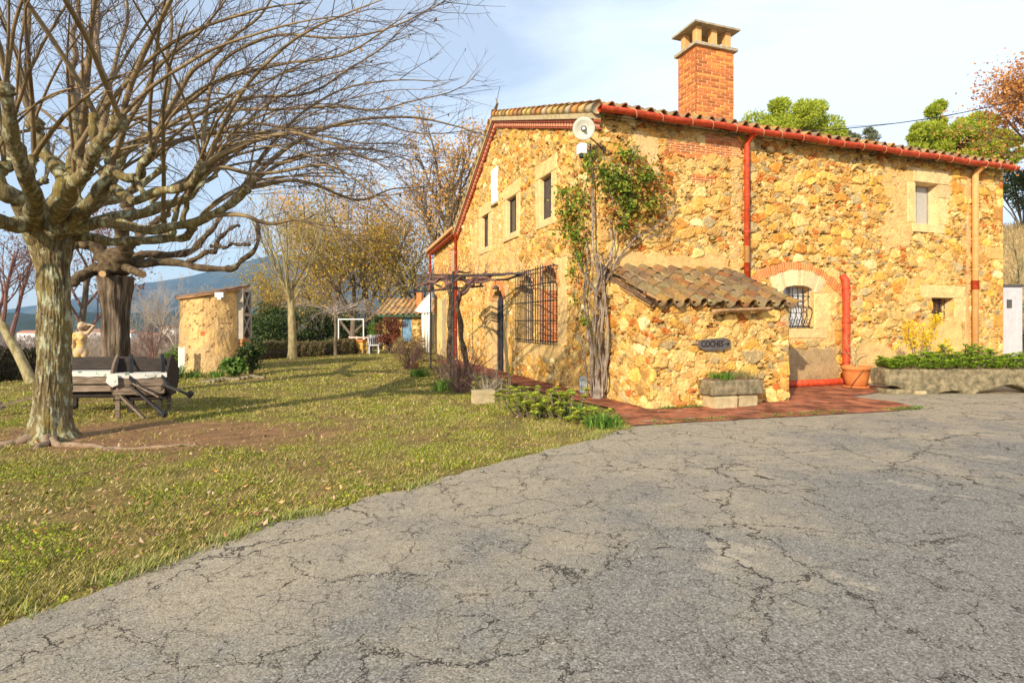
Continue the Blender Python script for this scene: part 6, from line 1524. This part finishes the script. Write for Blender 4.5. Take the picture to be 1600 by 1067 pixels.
for k_, (u, v, h, sd_, n, mt, lab, w_) in enumerate(((722, 612, 1.15, 61, 60, M['twigred'], 'tangled reddish bare shrub before the pergola', .6), (760, 622, .6, 62, 22, M['palebrush'], 'thin pale-stemmed dry plant behind the stone block', .3), (690, 590, .9, 63, 30, M['twig'], 'bare brown shrub left of the vine trunks', .5), (640, 578, 1.1, 64, 46, M['twigred'], 'brown leafless bush in the middle of the far bed', .8))):
    rs_ = np.random.RandomState(sd_); t = thing('bare_shrub', lab, 'bush', G(u, v)); mb = MB(); tp2 = []
    for q in range(n):
        w = whip(rs_, (rs_.normal() * .12 * w_, rs_.normal() * .12, 0), unit(np.array([rs_.normal() * .5, rs_.normal() * .4, 1.])), h * rs_.uniform(.6, 1.1), np.array([rs_.normal() * .6 * w_, rs_.normal() * .3, -.1]), 6, 0, .08)
        mb.tube(w, np.linspace(.008, .003, len(w)), 4, False); twigs(mb, rs_, w, None, 5, (.12, .35), 0, 3, .0035, .2, 0, tp2)
    mb.build('stems', mt, t)
    tp2 = np.array(tp2); V, Q = leaves(tp2[::5], .035, sd_, .6); npmesh('foliage', V, Q, [GG, EV2, HB, OB_][k_], t)
RB = leafmat('dark_red_leaf', [(0, (.13, .03, .025)), (.5, (.25, .07, .04)), (1, (.36, .17, .07))], .2)
clump('purple_leaved_bush', 'dark red-leaved bush before the outbuilding', G(610, 552), (1.35, .8, .95), 7000, .075, RB, 91)
clump('mixed_bush', 'brownish-green bush under the outbuilding window', G(645, 566), (.8, .6, .55), 3500, .06, HB, 92)
clump('young_evergreen', 'small bright-green shrub right of the white pipe frame', at(588, 33), (.9, .7, 1.25), 3500, .09, EV2, 93)
p = G(668, 580); m = MB().lathe([(.0, .0), (.10, .0), (.14, .08), (.15, .17), (.12, .22), (0, .22)], 20).build('yellow_pot', nmat('ochre_glaze', [(.3, (.50, .30, .08)), (.7, (.62, .40, .14))], 6), None, smooth=True); m.location = tuple(G(648, 575)); tag(m, 'small round ochre pot in the green border plants', 'plant pot')
# tall stalk plant at the bed
rosettes('stalk_plant', 'tall leafy stalk beside the wall right of the stone block', G(795, 626), [(0, 0, .62), (.03, .02, .5), (-.04, .03, .38), (.05, -.02, .25)], .09, 6, YG, 131)
# daffodils and low plants around the hut, ring of stones
for k_, (u, v, n, L) in enumerate(((272, 592, 60, .55), (300, 590, 50, .35), (340, 590, 60, .32))):
    blades('daffodil_clump', ['tallest daffodil clump by the white picket panel', 'short daffodil leaves at the left foot of the hut', 'daffodil leaves at the middle foot of the hut'][k_], G(u, v), n, L, .025, .25, GG, 140 + k_)
clump('leafy_plant', 'broad-leaved green plant at the right foot of the hut', G(368, 588), (.5, .35, .26), 500, .14, EV2, 94, 'plant', asp=.7)
clump('leafy_plant', 'dark green shrub against the hut below its hatch', G(392, 584) , (.45, .45, .62), 1500, .09, EV, 95, 'plant', asp=.6)
rs = np.random.RandomState(8)
for k_ in range(15):
    u = 318 + k_ * 6.5; v = 597 + 1.5 * math.sin(k_) - k_ * .55
    V, Q = rock((-.11, -.08, -.03), (.11, .08, .07), .05, .03, k_, .7); o = npmesh('edging_stone', V, Q, M['trough']); o.location = tuple(G(u, v)); tag(o, 'rounded stone of the edging row before the round hut', 'stone', 'edging stones before the round hut')
# plants in the troughs
rs = np.random.RandomState(9)
for k_, (x, w, z, lab) in enumerate(((8.30, .42, .26, 'leafy green plant at the left end of the long trough'), (8.95, .42, .28, 'low green plant second from the left in the long trough'), (9.65, .45, .36, 'tallest green plant in the middle of the long trough'), (10.3, .5, .30, 'wide green plant toward the right of the long trough'), (11.2, .5, .30, 'green plant at the right end of the long trough'))):
    pts = [(q_, rs.uniform(-.22, .2), z * (.35 + .95 * vn(q_ * 5 + x * 3, 0, 5)) * rs.uniform(.6, 1.15)) for q_ in rs.uniform(-w, w, 90)] + [(rs.uniform(-w, w), rs.choice([-.27, .2]) + rs.uniform(-.04, .04), z * rs.uniform(.15, .7)) for _ in range(80)]
    rosettes('trough_plant', lab, (x, 12.02, .53), pts, .095, 7, TL, 150 + k_)
tuft = MB()
q = tr.matrix_world if False else None
cT = q0[:2] + dR * .35 + dL * .18; cT2 = q0[:2] + dR * .80 + dL * .18
blades('grass_tuft', 'bright grass tuft on the left of the small trough', (cT[0], cT[1], .50), 260, .20, .009, .22, GG, 160, lean=.9)
blades('grass_tuft', 'sparser dry grass tuft on the right of the small trough', (cT2[0], cT2[1], .50), 200, .22, .008, .24, leafmat('dry_grass', [(0, (.16, .18, .04)), (1, (.42, .34, .16))]), 161, lean=.8)
# leafless little shrub in the pot
rs_ = np.random.RandomState(3); t = thing('potted_shrub', 'leafless forked little shrub growing in the terracotta pot', 'shrub', pot.location + Vector((0, 0, .48))); mb = MB()
for pts, r in (([(0, 0, -.02), (-.01, 0, .2), (-.02, 0, .36)], .03), ([(-.02, 0, .34), (-.15, 0, .48), (-.26, .02, .66)], .014), ([(-.02, 0, .34), (.06, 0, .5), (.2, .02, .62), (.34, .02, .7)], .014), ([(-.01, 0, .26), (.1, .02, .30), (.26, .02, .30)], .010), ([(-.01, 0, .25), (-.14, 0, .30), (-.3, .0, .34), (-.4, .0, .42)], .010), ([(-.08, 0, .42), (-.10, 0, .62), (-.12, .0, .80)], .008)):
    c = smooth_path(pts, 10, .012, 4); mb.tube(c, np.linspace(r, r * .5, 10), 7)
    if r < .02: twigs(mb, rs_, c, None, 4, (.06, .2), 0, 3, .003, .3)
mb.build('branches', M['bark3'], t, smooth=True)
# yellow witch-hazel-like shrub behind the long trough
YW = leafmat('yellow_blossom', [(0, (.70, .46, .01)), (1, (.86, .66, .04))], .3)
rs_ = np.random.RandomState(6); t = thing('yellow_shrub', 'leafless shrub covered in bright yellow tufts behind the long trough', 'shrub', (9.2, 12.75, .35)); mb = MB(); tp3 = []
for d0, L in (((-.25, 0, 1), 1.1), ((.35, .05, .9), 1.25), ((.85, 0, .6), 1.0), ((.05, 0, 1), 1.05), ((-.1, .1, 1), .9), ((.5, .1, 1), 1.35)):
    w = whip(rs_, (0, 0, 0), np.array(d0, float), L, np.array([0, 0, .4]), 10, 0, .08); mb.tube(w, np.linspace(.018, .006, len(w)), 6, False)
    twigs(mb, rs_, w, None, 12, (.12, .32), 1, 3, .004, .2, 2, tp3, .35)
mb.build('branches', M['twig'], t); tp3 = np.array(tp3); tp3 = np.repeat(tp3, 3, 0) + rs_.normal(size=(len(tp3) * 3, 3)) * .03
V, Q = leaves(tp3, .06, 5, .5); npmesh('blossom', V, Q, YW, t)
# ---------------- climber on the corner
rs = np.random.RandomState(17); cl = thing('wall_climber', 'old climbing vine with twisted grey stems and green and red leaves on the house corner', 'climber', (0, 0, 0)); mb = MB()
def LG(u, v, off=.12):   # point standing off the gable plane
    r = np.array([(u - CX) / F, 1.0]); l = (-off + C0 @ dR) / (r @ dR); return np.array([r[0] * l, r[1] * l, H + (HZ - v) / F * l])
def LF(u, v, off=.14):
    r = np.array([(u - CX) / F, 1.0]); l = (-off + C0 @ dL) / (r @ dL); return np.array([r[0] * l, r[1] * l, H + (HZ - v) / F * l])
K = lambda L_, f: [f(*q) for q in L_]
stems = [(K([(932, 622), (936, 590), (940, 540), (938, 490), (925, 450), (908, 420), (898, 390)], LG), .055, .02), (K([(940, 620), (945, 575), (948, 520), (944, 460), (935, 420), (930, 380), (926, 320), (923, 250), (922, 225)], LG), .05, .022),
         (K([(928, 622), (922, 590), (926, 550), (918, 500), (912, 450), (918, 400), (912, 360)], LG), .045, .015), (K([(936, 622), (948, 600), (940, 560), (930, 520), (934, 470), (940, 430), (955, 405)], LG), .035, .02),
         ([LG(948, 440, .16), LF(962, 408, .16), LF(985, 385), LF(1015, 360), LF(1040, 340), LF(1055, 322)], .04, .02), ([LG(944, 430, .16), LF(955, 392, .16), LF(965, 355), LF(972, 330), LF(970, 310)], .03, .014), ([LG(940, 440, .15), LF(955, 400, .16), LF(957, 340), LF(957, 290), LF(955, 250)], .025, .01),
         (K([(930, 620), (916, 585), (905, 540), (902, 500), (898, 470), (900, 430)], LG), .018, .008), ([LF(985, 385), LF(1010, 372), LF(1032, 372), LF(1050, 352)], .02, .008), ([LF(972, 350), LF(985, 310), LF(985, 260), LF(987, 210)], .014, .006)]
for s_i, (pts, r0, r1) in enumerate(stems):
    c = smooth_path(pts, 36, .035, s_i + 3); r0 *= .52; r1 *= .75; mb.tube(c, np.linspace(r0, r1, 36) * (1 + .18 * np.sin(np.linspace(0, 30, 36) + s_i)), 10)
    for q in range(2):   # rope-like secondary strands winding round the stem
        a = np.linspace(0, 11 + q, 36) + q * 3 + s_i; off = np.stack([np.cos(a), np.sin(a) * .6, 0 * a], 1) * (np.linspace(r0, r1, 36) * 1.2)[:, None]
        if s_i < 6: mb.tube(c + off, np.linspace(r0, r1, 36) * .38, 6, False)
    twigs(mb, rs, c, None, 14, (.15, .5), 1, 3, .005, .2, 2, None, .3)
for q in range(9):
    u0 = rs.uniform(918, 946); us = [u0 + rs.normal() * 5 for _ in range(6)]; c = smooth_path([LG(u + (905 + q * 4 - u0) * .0 + rs.normal() * 2, v, rs.uniform(.10, .26)) for u, v in zip(us, (620, 570, 520, 470, 425, 395))], 40, .03, q + 60); mb.tube(c, np.linspace(.018, .009, 40) * rs.uniform(.6, 1.2), 7, False)
c = G(934, 624); mb.tube([c + np.array([0, .0, -.03]), c + np.array([0, .02, .10]), c + np.array([.01, .04, .3]), c + np.array([.02, .05, .6])], [.13, .085, .055, .03], 14)
mb.build('stems', nmat('grey_vine_bark', [(.3, (.10, .075, .055)), (.5, (.27, .21, .16)), (.7, (.42, .35, .28))], 10, .9, .8, .012, stretch=(1.4, 1.4, .3)), cl, smooth=True)
def vfol(name, fn, blobs, n, mat, seed, lsz=.085):
    rs = np.random.RandomState(seed); w = np.array([b[2] * b[3] for b in blobs], float); w /= w.sum(); idx = rs.choice(len(blobs), n, p=w); P_ = []
    for q in idx:
        u, v, a, b = blobs[q]; t_ = rs.uniform(0, 6.28); r_ = abs(rs.normal()) * .72; P_.append(fn(u + a * r_ * math.cos(t_), v + b * r_ * math.sin(t_), rs.uniform(.06, .40)))
    V, Q = leaves(np.array(P_), lsz, seed, .8, flat=.0); return npmesh(name, V, Q, mat, cl)
CG = leafmat('green_vine_leaf', [(0, (.05, .10, .012)), (.45, (.15, .21, .022)), (.8, (.32, .38, .04)), (1, (.50, .46, .07))], .35)
CR = leafmat('turning_vine_leaf', [(0, (.40, .10, .03)), (.4, (.50, .20, .05)), (.7, (.40, .32, .06)), (1, (.16, .17, .03))], .3)
vfol('foliage', LG, [(888, 330, 20, 32), (905, 310, 16, 22), (880, 300, 14, 12), (898, 365, 18, 22), (905, 400, 12, 20), (918, 255, 12, 22), (925, 240, 10, 10), (912, 500, 8, 14), (898, 470, 6, 10), (893, 425, 8, 8)], 950, CG, 1)
vfol('foliage', LF, [(975, 290, 30, 22), (960, 275, 18, 18), (985, 320, 24, 20), (1010, 275, 22, 18), (975, 350, 14, 16), (1020, 320, 14, 18), (980, 240, 20, 12), (945, 270, 12, 18)], 1350, CG, 2)
vfol('foliage', LF, [(1020, 290, 26, 26), (1005, 330, 24, 18), (985, 350, 16, 14), (1030, 325, 16, 18), (1000, 255, 30, 16), (955, 330, 12, 20)], 620, CR, 3)
vfol('foliage', LG, [(890, 340, 24, 30), (905, 290, 16, 18), (900, 385, 16, 20)], 220, CR, 4)
# ---------------- pergola vines
rs = np.random.RandomState(23)
def G3(u, v, Y): return P(u, v, Y)
for k_, (st_, lab) in enumerate((([G(703, 602), G3(704, 560, 13.8), G3(701, 510, 14), G3(706, 470, 14.3), G3(700, 446, 14.6)], 'left old grapevine trunk climbing the iron pergola'), ([G(738, 596), G3(728, 560, 14.4), G3(718, 510, 14.6), G3(716, 470, 14.9), G3(730, 445, 15.0)], 'right old grapevine trunk leaning toward the pergola'))):
    t = thing('grapevine', lab, 'vine', tuple(st_[0])); B0 = np.array(st_[0]); mb = MB(); c = smooth_path(st_, 26, .03, k_); mb.tube(c - B0, np.linspace(.085, .055, 26) * (1 + .15 * np.sin(np.linspace(0, 25, 26))), 10); mb.build('trunk', M['bark2b'], t, smooth=True)
    mb = MB(); arms = [[(700, 446, 14.6), (690, 436, 15), (672, 440, 15.6), (650, 450, 16)], [(700, 446, 14.6), (720, 436, 15), (745, 440, 15), (775, 438, 15)], [(702, 450, 14.6), (685, 448, 15.5), (668, 440, 16.5)], [(700, 448, 14.6), (712, 430, 15.5), (735, 425, 16)]] if k_ == 0 else \
        [[(730, 445, 15), (748, 432, 15), (785, 430, 15), (812, 428, 14.8)], [(722, 460, 14.8), (745, 440, 15.2), (760, 425, 15.4)], [(718, 470, 14.8), (712, 450, 15), (690, 432, 15.5)]]
    for q in arms:
        c = smooth_path([G3(*w) for w in q], 16, .05, k_ + len(q)) - B0; mb.tube(c, np.linspace(.05, .025, 16) * (1 + .2 * np.sin(np.linspace(0, 20, 16))), 8); twigs(mb, rs, c, None, 12, (.25, .8), 1, 3, .007, .7, 2, None, .1)
    mb.build('canes', M['twigred'], t)
# ================================================================ GRASS AND LITTER (uncountable)
rs = np.random.RandomState(31)
def scatter(n, x0, x1, y0, y1, power=1.0):
    x = rs.uniform(x0, x1, n); y = y0 + (y1 - y0) * rs.rand(n) ** power; return x, y
def lawn_ok(x, y):
    a, b = to_loc(x, y); ok = lawn_side(x, y) > .02
    ok &= ~((a > -.95) & (b > -1.9)); ok &= x < 2.4; ok &= terrain(x, y) > -.4
    ok &= np.hypot(x - TB[0], y - TB[1]) > .33; ok &= np.abs((x) / y) < 1.02
    return ok
def grass(n, y0, y1, power, L, w, seed):
    global rs
    rs = np.random.RandomState(seed); y = y0 + (y1 - y0) * rs.rand(n) ** power; x = rs.uniform(-1.0, .30, n) * y; ok = lawn_ok(x, y); x, y = x[ok], y[ok]
    pn = fbm(x * 3, y * 3, 41, 4); br = bare(x, y); keep = rs.rand(len(x)) < (.12 + .95 * sst(.38, .62, pn)) * (1 - .92 * br); x, y = x[keep], y[keep]; pn = pn[keep]; n = len(x)
    a = rs.uniform(0, 6.28, n); ll = L * rs.uniform(.5, 1.3, n) * (.6 + .8 * pn); le = rs.uniform(.3, 1.5, n)
    z = np.zeros(n) - .012; b = np.stack([x, y, z], 1); d = np.stack([np.cos(a) * le, np.sin(a) * le, np.ones(n)], 1); d /= np.linalg.norm(d, axis=1)[:, None]
    s = np.stack([-np.sin(a + 1), np.cos(a + 1), 0 * a], 1) * (w * rs.uniform(.6, 1.3, n))[:, None]
    tp_ = b + d * ll[:, None]; V = np.stack([b - s, b + s, tp_], 1).reshape(-1, 3)
    g = np.clip(pn * 1.1 - .32 + 1.3 * (fbm(x * 1.7, y * 1.7, 88, 4) - .3) * 1.0 + rs.normal(size=n) * .2, 0, 1)[:, None]; dryc = np.array([.42, .32, .11]); gr1 = np.array([.08, .14, .012]); gr2 = np.array([.40, .41, .035])
    m_ = rs.rand(n, 1); c = (gr1 * m_ + gr2 * (1 - m_)) * g + dryc * (1 - g); c = np.where(rs.rand(n, 1) < .22, np.array([.58, .46, .22]), c) * rs.uniform(.35, 1.3, (n, 1))
    return V, np.arange(n * 3).reshape(-1, 3), np.repeat(c, 3, 0)
gm_ = colmat('grass_blades', 5, .15, 0); 
V1, T1, C1 = grass(520000, 2.2, 12, 1.15, .042, .0042, 1); V2, T2, C2 = grass(260000, 9, 31, 1.0, .05, .011, 2)
o = npmesh('grass', np.concatenate([V1, V2]), np.concatenate([T1, T2 + len(V1)]), gm_, None, col=np.concatenate([C1, C2])); tag(o, 'short patchy winter grass of the lawn', 'grass', None, 'stuff')
# clover-like small leaves in green patches
n = 120000; y = 2.3 + 10 * rs.rand(n) ** 1.2; x = rs.uniform(-1, .3, n) * y; ok = lawn_ok(x, y); x, y = x[ok], y[ok]; k_ = (fbm(x * 2.2, y * 2.2, 55, 4) > .56) & (rs.rand(len(x)) > bare(x, y)); x, y = x[k_], y[k_]
V, Q = leaves(np.stack([x, y, rs.uniform(0, .03, len(x))], 1), .019, 3, .8, flat=1.2); o = npmesh('clover', V, Q, leafmat('clover_leaf', [(0, (.12, .19, .015)), (.6, (.34, .40, .025)), (1, (.56, .54, .05))], .25)); tag(o, 'small round weed leaves among the grass', 'weeds', None, 'stuff')
# dry stalk litter + fallen leaves
n = 6000; y = 2.5 + 22 * rs.rand(n) ** 1.5; x = rs.uniform(-1, .3, n) * y; ok = lawn_ok(x, y) & (fbm(x * 1.5, y * 1.5, 66, 3) + rs.rand(n) * .25 > .54); x, y = x[ok], y[ok]
V, Q = leaves(np.stack([x, y, rs.uniform(.012, .04, len(x))], 1), .045, 4, .6, flat=2.5, fold=.35); o = npmesh('fallen_leaves', V, Q, leafmat('fallen_leaf', [(0, (.12, .05, .025)), (.4, (.26, .12, .05)), (.75, (.42, .26, .13)), (.93, (.58, .42, .26)), (1, (.66, .28, .03))], 0)); tag(o, 'dry brown leaves scattered over the lawn', 'leaves', None, 'stuff')
# weeds in the joint between apron and drive and along walls
rs = np.random.RandomState(77); pts = []
for (a, b, nn, s) in (((1000, 664), (1440, 640), 700, .05), ((1395, 643), (1440, 640), 200, .05)):
    p, q = G(*a), G(*b); t = rs.rand(nn, 1); w_ = p + (q - p) * t; k_ = vn(t[:, 0] * 9, t[:, 0] * 0, 3) > .45; w_ = w_[k_]; w_[:, :2] += rs.normal(size=(len(w_), 2)) * s; pts.append(w_)
w_ = np.stack([loc2w(rs.uniform(.1, 1.0), LYF - .06 - abs(rs.normal()) * .05, .02) for _ in range(260)]); pts.append(w_)
pts = np.concatenate(pts); pts[:, 2] = rs.uniform(.02, .05, len(pts)); V, Q = leaves(pts, .035, 9, .4, up=np.array([0, 0, .8]), flat=.5)
o = npmesh('joint_weeds', V, Q, EV2); tag(o, 'small weeds growing in the brick paving joints', 'weeds', None, 'stuff')
# ragged grass fringe overhanging the driveway edge
n = 26000; i = rs.randint(0, len(outl) - 1, n); a = np.array(outl)[i]; b = np.array(outl)[i + 1]; p = a + (b - a) * rs.rand(n, 1); p += rs.normal(size=(n, 2)) * .05 + np.array([-.02, .03]); ok = (p[:, 1] > 2) & (np.abs(p[:, 0]) < p[:, 1] * 1.02); p = p[ok]; n = len(p)
ok = fbm(p[:, 0] * 3, p[:, 1] * 3, 12, 3) > .50; p = p[ok]; n = len(p); a = rs.uniform(0, 6.28, n); b0_ = np.stack([p[:, 0], p[:, 1], np.full(n, .0)], 1); d = np.stack([np.cos(a), np.sin(a), rs.uniform(.3, 1.4, n)], 1); d /= np.linalg.norm(d, axis=1)[:, None]; s = np.stack([-np.sin(a), np.cos(a), 0 * a], 1) * .0045
V = np.stack([b0_ - s, b0_ + s, b0_ + d * rs.uniform(.03, .09, (n, 1))], 1).reshape(-1, 3); g = rs.rand(n, 1); c = np.array([.14, .22, .02]) * g + np.array([.48, .38, .16]) * (1 - g)
o = npmesh('grass_fringe', V, np.arange(n * 3).reshape(-1, 3), gm_, None, col=np.repeat(c, 3, 0)); tag(o, 'ragged grass along the driveway edge', 'grass', None, 'stuff')
# dry grass on the hillside at the right
n = 30000; x = rs.uniform(17, 27, n); y = rs.uniform(15, 32, n); a_, b_2 = to_loc(x, y); ok = terrain(x, y) > .3; x, y = x[ok], y[ok]; n = len(x)
V, Q = leaves(np.stack([x, y, terrain(x, y)], 1), .35, 8, .06, up=np.array([0, 0, 1.6])); o = npmesh('hillside_grass', V, Q, leafmat('straw', [(0, (.36, .26, .12)), (1, (.58, .46, .24))], .2)); tag(o, 'tall dry grass on the hillside', 'grass', None, 'stuff')

# ---------------- air between here and the mountains
hz_ = MB().box((-7500, -300, -45), (7500, 6500, 620)).build('haze', None); tag(hz_, 'pale blue haze in the air towards the mountains', 'haze', None, 'stuff')
hm = bpy.data.materials.new('haze'); hm.use_nodes = True; hn = hm.node_tree; hn.nodes.clear()
ho = hn.nodes.new('ShaderNodeOutputMaterial'); pv = hn.nodes.new('ShaderNodeVolumePrincipled'); pv.inputs['Density'].default_value = .00010; pv.inputs['Color'].default_value = (.38, .64, 1.0, 1); pv.inputs['Anisotropy'].default_value = .0
hn.links.new(pv.outputs[0], ho.inputs['Volume']); hz_.data.materials.append(hm)
